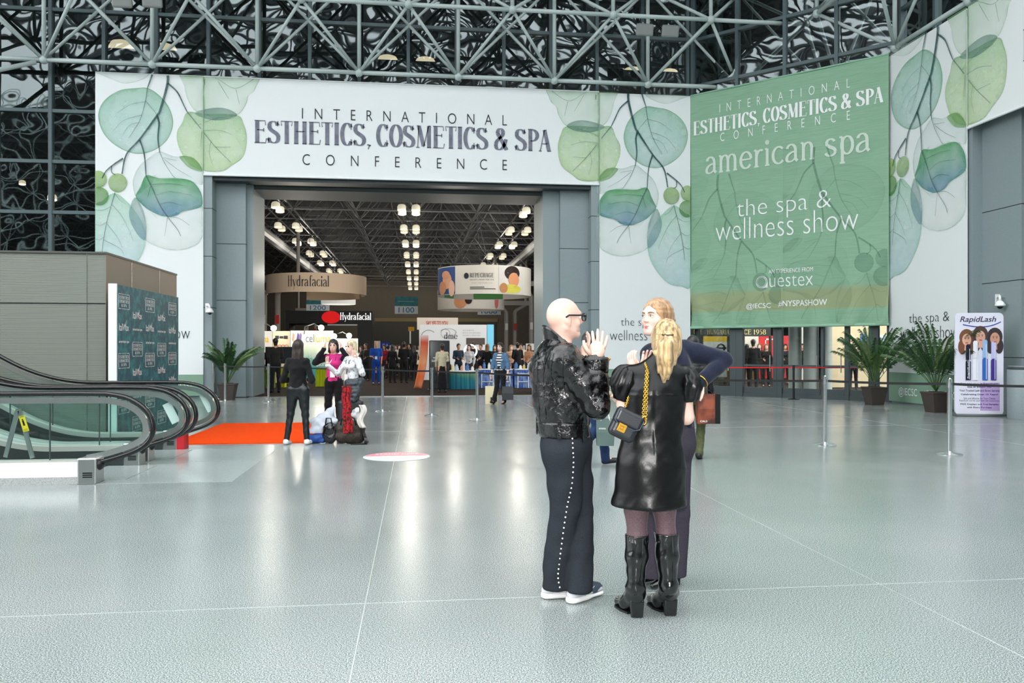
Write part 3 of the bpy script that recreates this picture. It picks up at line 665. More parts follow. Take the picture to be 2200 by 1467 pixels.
# side wall: banner right of the green one, and the banner over the side portal
FR = Frame((13.14, 20.89, 0), (0, -1, 0), (0, 0, 1), (-1, 0, 0))
RW = 20.89 - 17.706
B = banner('leaf_banner', 'white leaf banner on the side wall right of the green banner, behind two palms', FR, 0, RW, .05, 9.68)
SCX = RW / A1
leaf_art(FR, lambda a, b: (a * SCX, b), 0.005, A1 - .01, B)
mb = MB(); mb.obox(FR.P(RW / 2, .45, .005), FR.ua, FR.ub, FR.n, RW / 2 - .004, .40, .006); obj('green_foot', mb, M_GREENP, B, label='green band at the banner foot')
def wr_(x, y): p = WX(x, y, 13.14); return 20.89 - p.y, p.z
mb = MB(); a, z = wr_(1954, 696); a1, z1 = wr_(2040, 670); word(mb, FR, 'the spa &', a, a1, z - .05, z1 + .02, -.018, 1, .014)
a, z = wr_(1936, 726); a1, z1 = wr_(2052, 700); word(mb, FR, 'wellness show', a, a + 2.32, z - .02, z1 + .02, -.018, 1, .014); obj('lettering', mb, M_INK, B)
mb = MB(); a, z = wr_(1932, 852); word(mb, FR, '@IECSC    #NYSPASHOW', a, a + 2.6, z, z + .26, 0, 1.05, .016); obj('lettering', mb, M_WHITE, B)
B = banner('entrance_banner', 'white leaf banner over the side portal, cut off at the upper right picture corner', FR, RW + .03, 17.5, 6.78, 9.70)
leaf_art(FR, lambda a, b: (a * SCX, b), A1 + .03, A1 + 2, B)
mb = MB(); pen_word(mb, FR, 'ESTHETICS, COSMETICS & SPA', 4.98, 15.0, 7.66, 8.46, .168, .042, .035, .78, .014); obj('title_lettering', mb, M_INK2, B)
mb = MB(); word(mb, FR, 'INTERNATIONAL', 6.6, 13.6, 8.56, 8.88, -.01, 2.6, .014); word(mb, FR, 'CONFERENCE', 6.6, 13.6, 7.13, 7.46, -.01, 3.4, .014); obj('lettering', mb, M_INK, B)
mb = MB(); hem(mb, FR, RW + .03, 17.5, 6.79, .03); obj('hem', mb, M_BAN_EDGE, B)

# the green banner across the corner, gathered at its foot
M_GRB = bpy.data.materials.new('green_cloth_banner'); M_GRB.use_nodes = True
def _g():
    nt = M_GRB.node_tree; N, L = nt.nodes, nt.links; b = N['Principled BSDF']; b.inputs['Roughness'].default_value = .6; b.inputs['Sheen Weight'].default_value = .15
    t = N.new('ShaderNodeTexCoord'); mp = N.new('ShaderNodeMapping'); mp.inputs['Scale'].default_value = (.6, .6, 9); L.new(t.outputs['Object'], mp.inputs[0])
    n = N.new('ShaderNodeTexNoise'); n.inputs['Scale'].default_value = 3; n.inputs['Detail'].default_value = 4; L.new(mp.outputs[0], n.inputs['Vector'])
    r = N.new('ShaderNodeValToRGB'); r.color_ramp.elements[0].position = .3; r.color_ramp.elements[1].position = .7; r.color_ramp.elements[0].color = (*lin((122, 164, 134)), 1); r.color_ramp.elements[1].color = (*lin((134, 174, 146)), 1); L.new(n.outputs['Fac'], r.inputs[0])
    # printed olive stripe near the foot
    s_ = N.new('ShaderNodeSeparateXYZ'); L.new(t.outputs['Object'], s_.inputs[0])
    r2 = N.new('ShaderNodeValToRGB'); e = r2.color_ramp.elements; mr = N.new('ShaderNodeMapRange'); L.new(s_.outputs['Z'], mr.inputs['Value']); mr.inputs['From Min'].default_value = 0; mr.inputs['From Max'].default_value = 2.0; L.new(mr.outputs[0], r2.inputs[0])
    e[0].position = .24; e[0].color = (0, 0, 0, 1); e[1].position = .27; e[1].color = (1, 1, 1, 1); e2 = e.new(.52); e2.color = (1, 1, 1, 1); e3 = e.new(.62); e3.color = (0, 0, 0, 1)
    mx = N.new('ShaderNodeMix'); mx.data_type = 'RGBA'; L.new(r2.outputs[0], mx.inputs['Factor']); L.new(r.outputs[0], mx.inputs['A']); mx.inputs['B'].default_value = (*lin((144, 158, 118)), 1)
    L.new(mx.outputs['Result'], b.inputs['Base Color'])
_g()
_ga, _gb = Vector((8.84, 25.0, 0)), Vector((13.07, 20.79, 0)); _gu = (_gb - _ga).normalized(); GL = (_gb - _ga).length
FG = Frame(_ga, _gu, (0, 0, 1), Vector((-_gu.y, _gu.x, 0)) * -1)
ZG0, ZG1 = 2.16, 9.71
def gfold(a, z):
    """folds that fan out from the hem towards both lower corners"""
    t = max(0, 1 - (z - ZG0) / 2.6); u = a / GL - .5
    ph = (u * (3.0 + 5 * t) * 4.2); d = .085 * t * t ** .3 * math.sin(ph * 1.3 + 2.2 * (z - ZG0) * (1 if u > 0 else -1)) * (0.35 + abs(u) * 1.4)
    return d + .012 * math.sin(a * 2.3 + z * .8)
gb = MB(); gb.grid(lambda u, v: FG.P(u * GL, ZG0 + v * (ZG1 - ZG0), gfold(u * GL, ZG0 + v * (ZG1 - ZG0))), 90, 90)
B = obj('green_banner', gb, M_GRB, smooth=True, label='big green cloth banner across the corner reading american spa and the spa & wellness show', cat='banner')
mb = MB(); hem(mb, FG, 0, GL, ZG0 + .02, .04); obj('hem', mb, mat('green_hem', (140, 184, 158), .5), B)
mb = MB(); hem(mb, FG, 0, GL, ZG1, .025); obj('hem', mb, mat('green_hem', (140, 184, 158), .5), B)
def wg_(x, y):
    u = (x - 1100) / FPX; k = _ga.x + _ga.y; d = k / ((u * CT + ST) + (CT - u * ST)); p = D(x, y, d); return (p - _ga).dot(_gu), p.z
class Cloth(Frame):
    def P(s, a, b, c=0.0): return s.o + s.ua * a + s.ub * b + s.n * (gfold(a, min(max(b, ZG0), ZG1)) + .006 + c * .35)
FGo = Cloth(_ga, _gu, (0, 0, 1), FG.n)
sc2 = GL / 2 / 3.03
leaf_art(FGo, lambda a, b: (GL / 2 - a * .98 - .02 + .0, b - 2.9), .02, 3.0, B, M_LEAF_G, top=12.5, bottom=ZG0 + 3.0)
leaf_art(FGo, lambda a, b: (GL - a * .98 - .02, b - 2.5), .02, 3.0, B, M_LEAF_G, top=12.1, bottom=ZG0 + 2.6)
m1, m2 = MB(), MB()
zg = {'i0': (wg_(1546, 241)[0], wg_(1546, 242)[1]), 'i1': (wg_(1826, 180)[0], wg_(1546, 224)[1]), 'e0': (wg_(1491, 290)[0], wg_(1491, 296)[1]), 'e1': (wg_(1898, 224)[0], wg_(1491, 262)[1]), 'c0': (wg_(1548, 300)[0], wg_(1548, 304)[1]), 'c1': (wg_(1826, 255)[0], wg_(1548, 286)[1])}
line3(FGo, lambda k: zg[k], m1, m2, .03)
def gword(mb, body, x0, yb, x1, yt, w=-.012, pen=False):
    a0, z0 = wg_(x0, yb); a1, _ = wg_(x1, yb); _, z1 = wg_(x0, yt)
    if pen: pen_word(mb, FGo, body, a0, a1, z0, z1, .10, .045, .06, 1, .03)
    else: word(mb, FGo, body, a0, a1, z0, z1, w, 1, .03)
gword(m1, 'the spa &', 1584, 478, 1786, 430, -.017); gword(m1, 'wellness show', 1538, 519, 1844, 474, -.017)
gword(m1, 'AN EXPERIENCE FROM', 1652, 588, 1747, 579, 0); gword(m1, 'uestex', 1654, 617, 1747, 594, -.014)
gword(m1, '@IECSC', 1603, 666, 1657, 652, .008); gword(m1, '#NYSPASHOW', 1672, 660, 1777, 646, .008)
qa, qz = wg_(1637, 606); ring = [(math.cos(i * PI / 16), math.sin(i * PI / 16)) for i in range(32)]
for ro, ri in ((.185, .165), (.145, .132)):
    k = len(m1.v); m1.v += [tuple(FGo.P(qa + x * ro, qz + y * ro, .03)) for x, y in ring] + [tuple(FGo.P(qa + x * ri, qz + y * ri, .03)) for x, y in ring]
    m1.f += [(k + i, k + (i + 1) % 32, k + 32 + (i + 1) % 32, k + 32 + i) for i in range(32)]; m1.mi += [0] * 32
m1.poly([FGo.P(qa + .02, qz - .185, .031), FGo.P(qa + .19, qz - .185, .031), FGo.P(qa + .19, qz - .0, .031), FGo.P(qa + .12, qz - .12, .031)])
obj('lettering', m1, M_WHITE, B); obj('title_lettering', m2, M_WHITE, B)
m3 = MB(); a0, z0 = wg_(1516, 392); a1, _ = wg_(1870, 392); _, z1 = wg_(1516, 322)
pen_word(m3, FGo, 'american spa', a0, a1, z0 - .0, z1, .125, .065, .05, 1.0, .03); obj('lettering', m3, mat('pale_green_ink', (196, 212, 198), .6), B)
# ================================================================ escalators, kiosk wall, backdrop
M_HAND = mat('handrail_rubber', (14, 14, 15), .22, spec=.6)
M_RAIL = mat('rail_guide_steel', (205, 207, 204), .22, 1.0)
M_DECK = mat('escalator_deck', (206, 206, 198), .35, .35)
M_BGLASS = bpy.data.materials.new('balustrade_glass'); M_BGLASS.use_nodes = True
def _bgl():
    nt = M_BGLASS.node_tree; N, L = nt.nodes, nt.links; N.remove(N['Principled BSDF']); out = N['Material Output']
    t = N.new('ShaderNodeBsdfTransparent'); t.inputs[0].default_value = (.84, .95, .925, 1)
    g = N.new('ShaderNodeBsdfGlossy'); g.inputs['Roughness'].default_value = .01
    f = N.new('ShaderNodeFresnel'); f.inputs['IOR'].default_value = 1.5
    m = N.new('ShaderNodeMixShader'); L.new(f.outputs[0], m.inputs['Fac']); L.new(t.outputs[0], m.inputs[1]); L.new(g.outputs[0], m.inputs[2]); L.new(m.outputs[0], out.inputs['Surface'])
_bgl()
M_STEP = mat('step_tread', (38, 42, 43), .45, .3)
M_SKIRT = mat('skirt_panel', (54, 62, 62), .35, .2)
XE = -2.95
def incl(x0, n=14, r=2.4, ang=30, far=-10.5):
    """profile to the left of x0: flat, an arc, then a 30 degree climb; returns offsets (x, dz)"""
    out = []; 
    for i in range(n + 1):
        a = math.radians(ang * i / n); out.append((x0 - r * math.sin(a), r * (1 - math.cos(a))))
    x, z = out[-1]; out.append((far, z + (x - far) * math.tan(math.radians(ang)))); return out
FLAT = -4.55
def rail_path(y):
    top = 1.0; pts = [(x, top + dz) for x, dz in incl(FLAT - .15)][::-1] + [(FLAT + .5, top), (-3.75, top)]
    P = [(-3.45, .995), (-3.25, .955), (-3.10, .875), (-3.00, .77), (-2.955, .64), (-2.965, .52), (-3.03, .42), (-3.15, .345), (-3.32, .285), (-3.50, .235), (-3.70, .20)]
    pts += cr(P, 3, False); return [Vector((x, y, z)) for x, z in pts]
def balustrade(t, y, inner):
    rp = rail_path(y)
    obj('handrail', MB().path(rp, .028, 8, flat_n=(0, 1, 0), w=.042), M_HAND, t, True)
    ins = []
    for i in range(len(rp)):
        a, b = rp[max(0, i - 1)], rp[min(len(rp) - 1, i + 1)]; d = (b - a).normalized(); ins.append(rp[i] + Vector((d.z, 0, -d.x)) * .075)
    gd = [(p, Vector((0, 0, 0))) for p in ins]
    obj('rail_guide', MB().path(ins[:-1], .045, 4, flat_n=(0, 1, 0), w=.026), M_RAIL, t)
    # glass: between guide and deck line
    low = lambda x: .24 + (0 if x > FLAT else next((z0 + (z1 - z0) * (x0 - x) / (x0 - x1) for (x0, z0), (x1, z1) in zip(incl(FLAT), incl(FLAT)[1:]) if x1 <= x <= x0), 0))
    ed = [p for p in ins if p.z > .27]; edge = []
    for p in ed:
        if p.x > -10.4: edge.append(p)
    g = MB(); n = len(edge)
    bot = [Vector((p.x, y, min(p.z - .001, low(p.x)))) for p in edge]
    for i in range(n - 1):
        if bot[i].x != bot[i + 1].x and edge[i + 1].x > edge[i].x: g.add([edge[i], edge[i + 1], bot[i + 1], bot[i]], [(0, 1, 2, 3)])
    # the rounded nose, as one fan below the turn
    nose = [p for p in edge if p.x > -3.46]; hi = [p for p in nose if p.z > .64]; g.v, g.f, g.mi = [], [], []
    up = [p for p in edge if p.z >= .64]; dn = [p for p in edge if p.z < .64][::-1]
    def zlo(x):
        q = [p for p in dn]; 
        if x <= q[0].x: return low(x)
        for a, b in zip(q, q[1:]):
            if a.x <= x <= b.x: return a.z + (b.z - a.z) * (x - a.x) / max(1e-6, b.x - a.x)
        return q[-1].z
    for a, b in zip(up, up[1:]):
        if b.x - a.x > 1e-4: g.add([a, b, (b.x, y, min(b.z, zlo(b.x))), (a.x, y, min(a.z, zlo(a.x)))], [(0, 1, 2, 3)])
    obj('glass_panel', g, M_BGLASS, t)
    jn = MB()
    for x in (-4.05, -5.3, -6.6, -7.9): jn.obox((x, y, (low(x) + low(x) + .68) / 2), (1, 0, 0), (0, 1, 0), (0, 0, 1), .004, .012, .34)
    obj('glass_joint', jn, mat('joint_rubber', (58, 72, 70), .4), t)
    # deck strip and white outer cladding
    dk = MB(); pr = [(x, .16 + dz, .26 + dz) for x, dz in incl(FLAT)][::-1] + [(-3.72, .16, .26)]
    for (x0, a0, b0), (x1, a1, b1) in zip(pr, pr[1:]): dk.add([(x0, y - .1, a0), (x1, y - .1, a1), (x1, y + .1, a1), (x0, y + .1, a0), (x0, y - .1, b0), (x1, y - .1, b1), (x1, y + .1, b1), (x0, y + .1, b0)], [(0, 3, 2, 1), (4, 5, 6, 7), (0, 1, 5, 4), (2, 3, 7, 6), (0, 4, 7, 3), (1, 2, 6, 5)])
    obj('deck', dk, M_DECK, t)
    ec = MB().box(-3.72, -3.52, y - .12, y + .12, 0, .29); e = bevel(obj('end_cap', ec, M_STEEL, t), .015)
    iy = y - .125 if not inner else y + .125
    obj('rail_entry', MB().ball((-3.56, y, .20), .075, 12, 8, (1.2, 1.3, .9)), M_BLACK, e, True)
    pl = MB()
    for r in range(3): pl.box(-3.66 + .0, -3.56, y - .124, y - .120, .075 + r * .022, .089 + r * .022)
    obj('data_plate', pl, M_BLACK, e)
def escalator(name_label, y0, y1, outer_white=False):
    t = thing('escalator', name_label, 'escalator', ((XE - 6.5) / 2 - 2, (y0 + y1) / 2, 0), group='pair of escalators')
    balustrade(t, y0, False); balustrade(t, y1, True)
    # skirts, steps
    for y in (y0 + .12, y1 - .12):
        s_ = MB(); pr = [(x, -.05 + dz, .2 + dz) for x, dz in incl(FLAT)][::-1] + [(-3.72, -.05, .2)]
        for (x0, a0, b0), (x1, a1, b1) in zip(pr, pr[1:]): s_.add([(x0, y, a0), (x1, y, a1), (x1, y, b1), (x0, y, b0)], [(0, 1, 2, 3)])
        obj('skirt', s_, M_SKIRT, t)
    st = MB(); x = FLAT - .1; z = .02
    st.box(FLAT - .1, -3.9, y0 + .13, y1 - .13, -.02, .01)
    for i in range(14):
        h = .0 if i < 1 else (.07 if i < 2 else .21); z += h; st.box(x - .41, x, y0 + .13, y1 - .13, -.02 if i < 2 else z - .24, z); x -= .40 if h == .0 else .38
    obj('steps', st, M_STEP, t)
    obj('comb_plate', MB().box(-3.9, -3.3, y0 + .13, y1 - .13, -.01, .011), M_SLAB, t)
    cl = MB(); pr = [(x, 0, .16 + dz) for x, dz in incl(FLAT)][::-1] + [(-3.72, 0, .16)]
    en = MB()
    for yy in (y0 - .105, y1 + .105):
        for (x0, a0, b0), (x1, a1, b1) in zip(pr, pr[1:]):
            l0, l1 = max(.085, b0 - .10), max(.085, b1 - .10)
            cl.add([(x0, yy, l0), (x1, yy, l1), (x1, yy, b1 + .09), (x0, yy, b0 + .09)], [(0, 1, 2, 3)])
            if max(l0, l1) > .09: en.add([(x0, yy, .085), (x1, yy, .085), (x1, yy, l1), (x0, yy, l0)], [(0, 1, 2, 3)])
    obj('side_enclosure', en, mat('dark_side_panel', (44, 54, 54), .4), t)
    obj('cladding', cl, M_WHITE, t, label='white outer cladding panel')
    kb = MB()
    for yy in (y0, y1): kb.box(-10.4, -3.72, yy - .11, yy + .11, 0, .085)
    obj('stone_plinth', kb, mat('plinth_stone', (150, 152, 150), .4, noise=(120, (186, 188, 186), .35, .65)), t)
    return t
escalator('nearest escalator at the left, its black handrail turning round in front', 9.41, 10.80)
e2 = escalator('second escalator behind the first, beside the orange carpet', 11.17, 12.40)
obj('red_stop_cover', MB().box(-3.52, -3.42, 12.27, 12.53, .0, .26), flat((196, 44, 52), .4), e2)
# barricade brackets and caution label on the nearest balustrade
br = thing('barricade_bracket', 'steel A shaped bracket with yellow caution label inside the nearest escalator glass', 'bracket', (-4.25, 9.52, .24))
p = lambda x, y: WY(x, y, 9.52)
obj('strut', MB().path([p(12, 982), p(38, 885)], .006, 4, flat_n=(0, 1, 0), w=.04) if False else MB().obox((p(12, 982) + p(38, 882)) / 2, p(38, 882) - p(12, 982), (0, 1, 0), (p(38, 882) - p(12, 982)).cross(Vector((0, 1, 0))), (p(38, 882) - p(12, 982)).length / 2, .012, .022), M_STEEL, br)
obj('strut', MB().obox((p(42, 880) + p(70, 984)) / 2, p(70, 984) - p(42, 880), (0, 1, 0), (p(70, 984) - p(42, 880)).cross(Vector((0, 1, 0))), (p(70, 984) - p(42, 880)).length / 2, .012, .022), M_STEEL, br)
obj('bracket_top', MB().obox((p(36, 880) + p(46, 880)) / 2, (1, 0, 0), (0, 1, 0), (0, 0, 1), .03, .014, .012), M_STEEL, br)
q0, q1 = WY(46, 893, 9.50), WY(57, 927, 9.50); dq = (q1 - q0)
cl_ = obj('caution_label', MB().obox((q0 + q1) / 2, dq, (0, 1, 0), dq.cross(Vector((0, 1, 0))), dq.length / 2, .003, .03), flat((244, 214, 40), .5), br, label='yellow caution label')
fc = Frame(q0 - Vector((0, .004, 0)), dq.cross(Vector((0, 1, 0))), -dq, (0, -1, 0))
sg = -1 if fc.ua.x < 0 else 1
fc.ua = fc.ua * sg
mb = MB(); word(mb, fc, 'CAUTION', -.024, .024, -.02, -.004, .01, 1, .001); mb.box(0, 0, 0, 0, 0, 0)
for r in range(4): word(mb, fc, 'HOLD RAIL' if r % 2 else 'STAND CLEAR', -.022, .022, -.16 - .012 * r, -.152 - .012 * r, .005, 1, .001)
mb.obox(fc.P(0, -.085, .001), fc.ua, fc.ub, fc.n, .010, .03, .0005); mb.obox(fc.P(.0, -.045, .001), fc.ua, fc.ub, fc.n, .007, .007, .0005)
obj('lettering', mb, M_BLACK, cl_)
for x, y, w, h, yy, lb in ((368, 887, 15, 30, 10.85, 'white'), (445, 865, 14, 28, 12.45, 'white')):
    p0 = WY(x, y, yy); tt = MB().obox(p0, (math.sin(.45), 0, -math.cos(.45)), (0, 1, 0), (math.cos(.45), 0, math.sin(.45)), .14, .003, .055)
    obj('notice_sheet', tt, mat('notice_paper', (226, 230, 230), .5), label='slanted %s notice on the glass nose of the %s balustrade' % (lb, 'second' if x < 400 else 'farthest'), cat='notice', group='notices on the escalator glass')
px0 = WY(248, 930, 12.1)
# kiosk wall with fine horizontal ribs
M_RIB = bpy.data.materials.new('ribbed_metal'); M_RIB.use_nodes = True
def _rib():
    nt = M_RIB.node_tree; N, L = nt.nodes, nt.links; b = N['Principled BSDF']; b.inputs['Base Color'].default_value = (*lin((122, 127, 118)), 1); b.inputs['Roughness'].default_value = .42; b.inputs['Metallic'].default_value = .35
    t = N.new('ShaderNodeTexCoord'); w = N.new('ShaderNodeTexWave'); w.bands_direction = 'Z'; w.inputs['Scale'].default_value = 20; L.new(t.outputs['Object'], w.inputs['Vector'])
    bp = N.new('ShaderNodeBump'); bp.inputs['Strength'].default_value = .5; bp.inputs['Distance'].default_value = .006; L.new(w.outputs['Fac'], bp.inputs['Height']); L.new(bp.outputs['Normal'], b.inputs['Normal'])
_rib()
XK = -4.79
kw = obj('wall_left', MB().box(-14, XK, 13.0, 16.66, 0, 2.985), M_RIB, kind='structure')
g = MB(); s187 = WY(187, 700, 13.0).x; z651 = WY(100, 651, 13.0).z
g.box(s187 - .006, s187 + .006, 12.995, 13.01, 0, 2.98); obj('panel_joint', g, M_RAIL, kw)
g = MB().box(-14, XK + .003, 12.994, 13.01, z651 - .008, z651 + .008); obj('panel_joint', g, M_DARK, kw)
obj('side_panel', MB().box(XK, XK + .012, 13.0, 16.66, .02, 2.97), mat('perforated_panel', (138, 122, 106), .5, .2, bump=(220, .4, .004)), kw)
g = MB()
for px in (281, 341): yy = WX(px, 650, XK).y; g.box(XK, XK + .016, yy - .005, yy + .005, 0, 2.97)
obj('panel_joint', g, M_RAIL, kw)
obj('coping', MB().box(-14, XK + .02, 12.98, 16.68, 2.97, 3.0), mat('coping_metal', (92, 92, 88), .5, .3), kw)
# step-and-repeat backdrop
M_TEAL = mat('teal_marble_print', (8, 78, 92), .5, noise=(9, (40, 136, 138), .45, .75, 8))
XB = -4.48; y0, y1 = WX(252, 650, XB).y, WX(383, 650, XB).y
BD = thing('photo_backdrop', 'dark teal step and repeat backdrop board with small white logos beside the grey kiosk wall', 'backdrop', (XB - .05, (y0 + y1) / 2, 0))
obj('board', MB().box(XB - .10, XB, y0, y1, .03, 2.47), M_TEAL, BD)
obj('frame_edge', MB().box(XB - .12, XB - .0, y0 - .03, y0, .0, 2.48), M_WHITE, BD, label='white edge of the board'); obj('frame_edge', MB().box(XB - .12, XB - .0, y1, y1 + .02, .0, 2.48), M_WHITE, BD)
FB = Frame((XB, y0, 0), (0, 1, 0), (0, 0, 1), (1, 0, 0)); mb = MB()
# logo marks: a boxed three-line title, a fanciful word mark and a small line, alternating
def logo(kind, a, z, k=1.0):
    if kind == 0:
        pen_word(mb, FB, 'ESTHETICS', a - .20, a + .20, z + .038, z + .085, .16, .06, .05, .9, .004); pen_word(mb, FB, 'COSMETICS', a - .20, a + .20, z - .022, z + .025, .16, .06, .05, .9, .004); pen_word(mb, FB, '& SPA', a - .11, a + .11, z - .082, z - .036, .16, .06, .05, .9, .004)
        for zz in (.112, -.112):
            mb.obox(FB.P(a - .18, z + zz, .004), FB.ua, FB.ub, FB.n, .05, .004, .001); mb.obox(FB.P(a + .18, z + zz, .004), FB.ua, FB.ub, FB.n, .05, .004, .001)
            word(mb, FB, 'INTERNATIONAL' if zz > 0 else 'CONFERENCE', a - .11, a + .11, z + zz - .008, z + zz + .008, .01, 1.2, .004)
        for aa in (-.23, .23): mb.obox(FB.P(a + aa, z, .004), FB.ua, FB.ub, FB.n, .005, .10, .001)
    elif kind == 1:
        word(mb, FB, 'ItalWax', a - .21, a + .21, z - .055, z + .055, .004, .9, .004); mb.poly([FB.P(a + .02, z + .01, .004), FB.P(a + .05, z + .01, .004), FB.P(a + .12, z + .12, .004)])
    else: word(mb, FB, 'american spa', a - .22, a + .22, z - .024, z + .030, .012, .95, .004)
ys_ = [WX(x, 700, XB).y - y0 for x in (266, 295, 322, 347, 370)]
cols = [[(0, 648), (1, 703), (2, 735), (0, 775), (1, 832)], [(1, 678), (2, 709), (0, 750), (1, 799)], [(0, 656), (1, 705), (2, 737), (0, 773), (1, 826)], [(1, 683), (2, 713), (0, 751), (1, 795)], [(0, 664), (1, 710), (2, 738), (0, 770), (1, 815)]]
for a, cl_ in zip(ys_, cols):
    px = 1100 + FPX * 0
    for kd, y in cl_:
        yy = y0 + a; # height from the picture row at that distance
        dpt = XB * ST * 1.0 + yy * CT; z = EYE - (y - HZ) / FPX * dpt; logo(kd, a, z)
for a in ys_[::2]: logo(0, a, .62)
for a in ys_[1::2]: logo(2, a, .72); logo(0, a, .30)
obj('lettering', mb, M_WHITE, BD)

# ================================================================ carpet, floor sticker
rg = MB().grid(lambda u, v: (-3.85 + u * 2.2, 12.98 + v * 3.5, .012 + .006 * mnoise.noise((u * 9, v * 7, 0))), 30, 30)
o = obj('orange_carpet', rg, mat('orange_pile', (255, 84, 16), .95, noise=(60, (236, 66, 10), .35, .7), bump=(260, .5, .01), spec=.1), label='bright orange carpet laid on the floor behind the escalators', cat='carpet')
m_ = o.modifiers.new('depth', 'SOLIDIFY'); m_.thickness = .012
st = thing('floor_sticker', 'round pink and white sticker on the floor behind the luggage', 'floor sticker', (-.276, 11.175, 0))
ring = [(math.cos(i * PI / 24), math.sin(i * PI / 24)) for i in range(48)]
obj('disc', MB().prism([(-.276 + x * .46, 11.175 + y * .46, .002) for x, y in ring], (0, 0, .002)), flat((206, 214, 216), .35), st)
obj('pink_half', MB().prism([(-.276 + x * .45, 11.175 + y * .45, .004) for x, y in ring[1:24]] , (0, 0, .001)), flat((226, 136, 146), .35), st)
FS = Frame((-.276, 11.175, .0055), (1, 0, 0), (0, 1, 0), (0, 0, 1)); mb = MB()
word(mb, FS, 'STAND HERE', -.30, .30, .20, .30, .01, 1, 0); word(mb, FS, 'BE SAFE', -.22, .26, -.14, .06, .02, 1, 0)
obj('lettering', mb, M_WHITE, st)

# ================================================================ crowd-control posts and belts
def stanchion(x, y, label, h=1.07, m=None, white=True, head=True, dark=False):
    t = thing('stanchion', label, 'stanchion', (x, y, 0), group='belt posts across the entrance')
    mm = M_BLACK if dark else M_CHROME
    obj('base', MB().lathe((x, y, 0), [(.17, 0), (.17, .008), (.15, .02), (.06, .03), (.035, .05)], 24), M_BLACK if dark else mat('satin_base', (214, 218, 218), .2, .8), t, True, sharp=.7)
    obj('post', MB().tube((x, y, .02), (x, y, h - .06), .032, 14), mm, t, True, sharp=.8)
    obj('belt_head', MB().lathe((x, y, h - .12), [(.035, 0), (.036, .02), (.036, .12), (.02, .135)], 14), mm if not dark else M_BLACK, t, True, sharp=.7)
    return t
SPOST = [(G(577, 865), 'slim chrome belt post by the potted palm side, left of the woman in black'), (G(822, 884), 'chrome belt post right of the blonde woman with luggage'), (G(928, 893), 'chrome belt post in front of the dark touch screen'),
         (G(1025, 903), 'chrome belt post left of the woman in the denim jacket'), (G(1180, 925), 'chrome belt post mostly hidden behind the bald man'), (G(1468, 945), 'chrome belt post hidden behind the talking women'), (G(1772, 956), 'chrome belt post under the green banner'), (G(2040, 976), 'chrome belt post in front of the lash serum banner at the right')]
SPL = []
for p, lb in SPOST: stanchion(p.x, p.y, lb); SPL.append(p)
L0 = G(484, 862); stanchion(L0.x, L0.y, 'chrome belt post standing before the palm by the left pier'); L1 = G(459, 859); stanchion(L1.x, L1.y, 'grey belt post at the left pier, partly behind the palm', dark=False)
END = G(2290, 992)
def belt(a, b, z=1.0, h=.05, m=M_BELT, label=None, sag=.012):
    pts = [Vector((a.x, a.y, z)).lerp(Vector((b.x, b.y, z)), i / 8) - Vector((0, 0, sag * 4 * (i / 8) * (1 - i / 8))) for i in range(9)]
    d = (pts[-1] - pts[0]).normalized(); pts[0] = pts[0] + d * .045; pts[-1] = pts[-1] - d * .045
    return obj('barrier_belt', MB().path(pts, h / 2, 4, flat_n=d.cross(Vector((0, 0, 1))), w=.003), m, label=label, cat='barrier belt', group='stretched barrier belts')
ch = [L1, L0, SPL[0], SPL[1], SPL[2], SPL[3], SPL[4], SPL[5], SPL[6], SPL[7], END]
nm = ['palm post and the left pier post', 'palm post and the post left of the woman in black', 'woman in black and the blonde woman with luggage', 'blonde woman post and the touch screen post', 'touch screen post and the denim jacket post', 'denim jacket post and the bald man', 'bald man and the talking women', 'talking women and the green banner post', 'green banner post and the lash banner post', 'lash banner post and the right picture edge']
for a, b, n in zip(ch, ch[1:], nm): belt(a, b, label='black barrier belt between the ' + n)
bl = [G(1705, 858), G(1868, 858), G(1500, 856)]
for p, lb in zip(bl, ('black post with red belt before the glass doors', 'black belt post at the right end of the red belt, beside the palm', 'black belt post behind the olive trousers')): stanchion(p.x, p.y, lb, 1.0, dark=True)
M_RED = mat('red_webbing', (206, 18, 28), .6)
belt(bl[2], bl[0], .95, m=M_RED, label='red barrier belt left of the black post before the doors'); belt(bl[0], bl[1], .95, m=M_RED, label='red barrier belt between the black post and the palm')

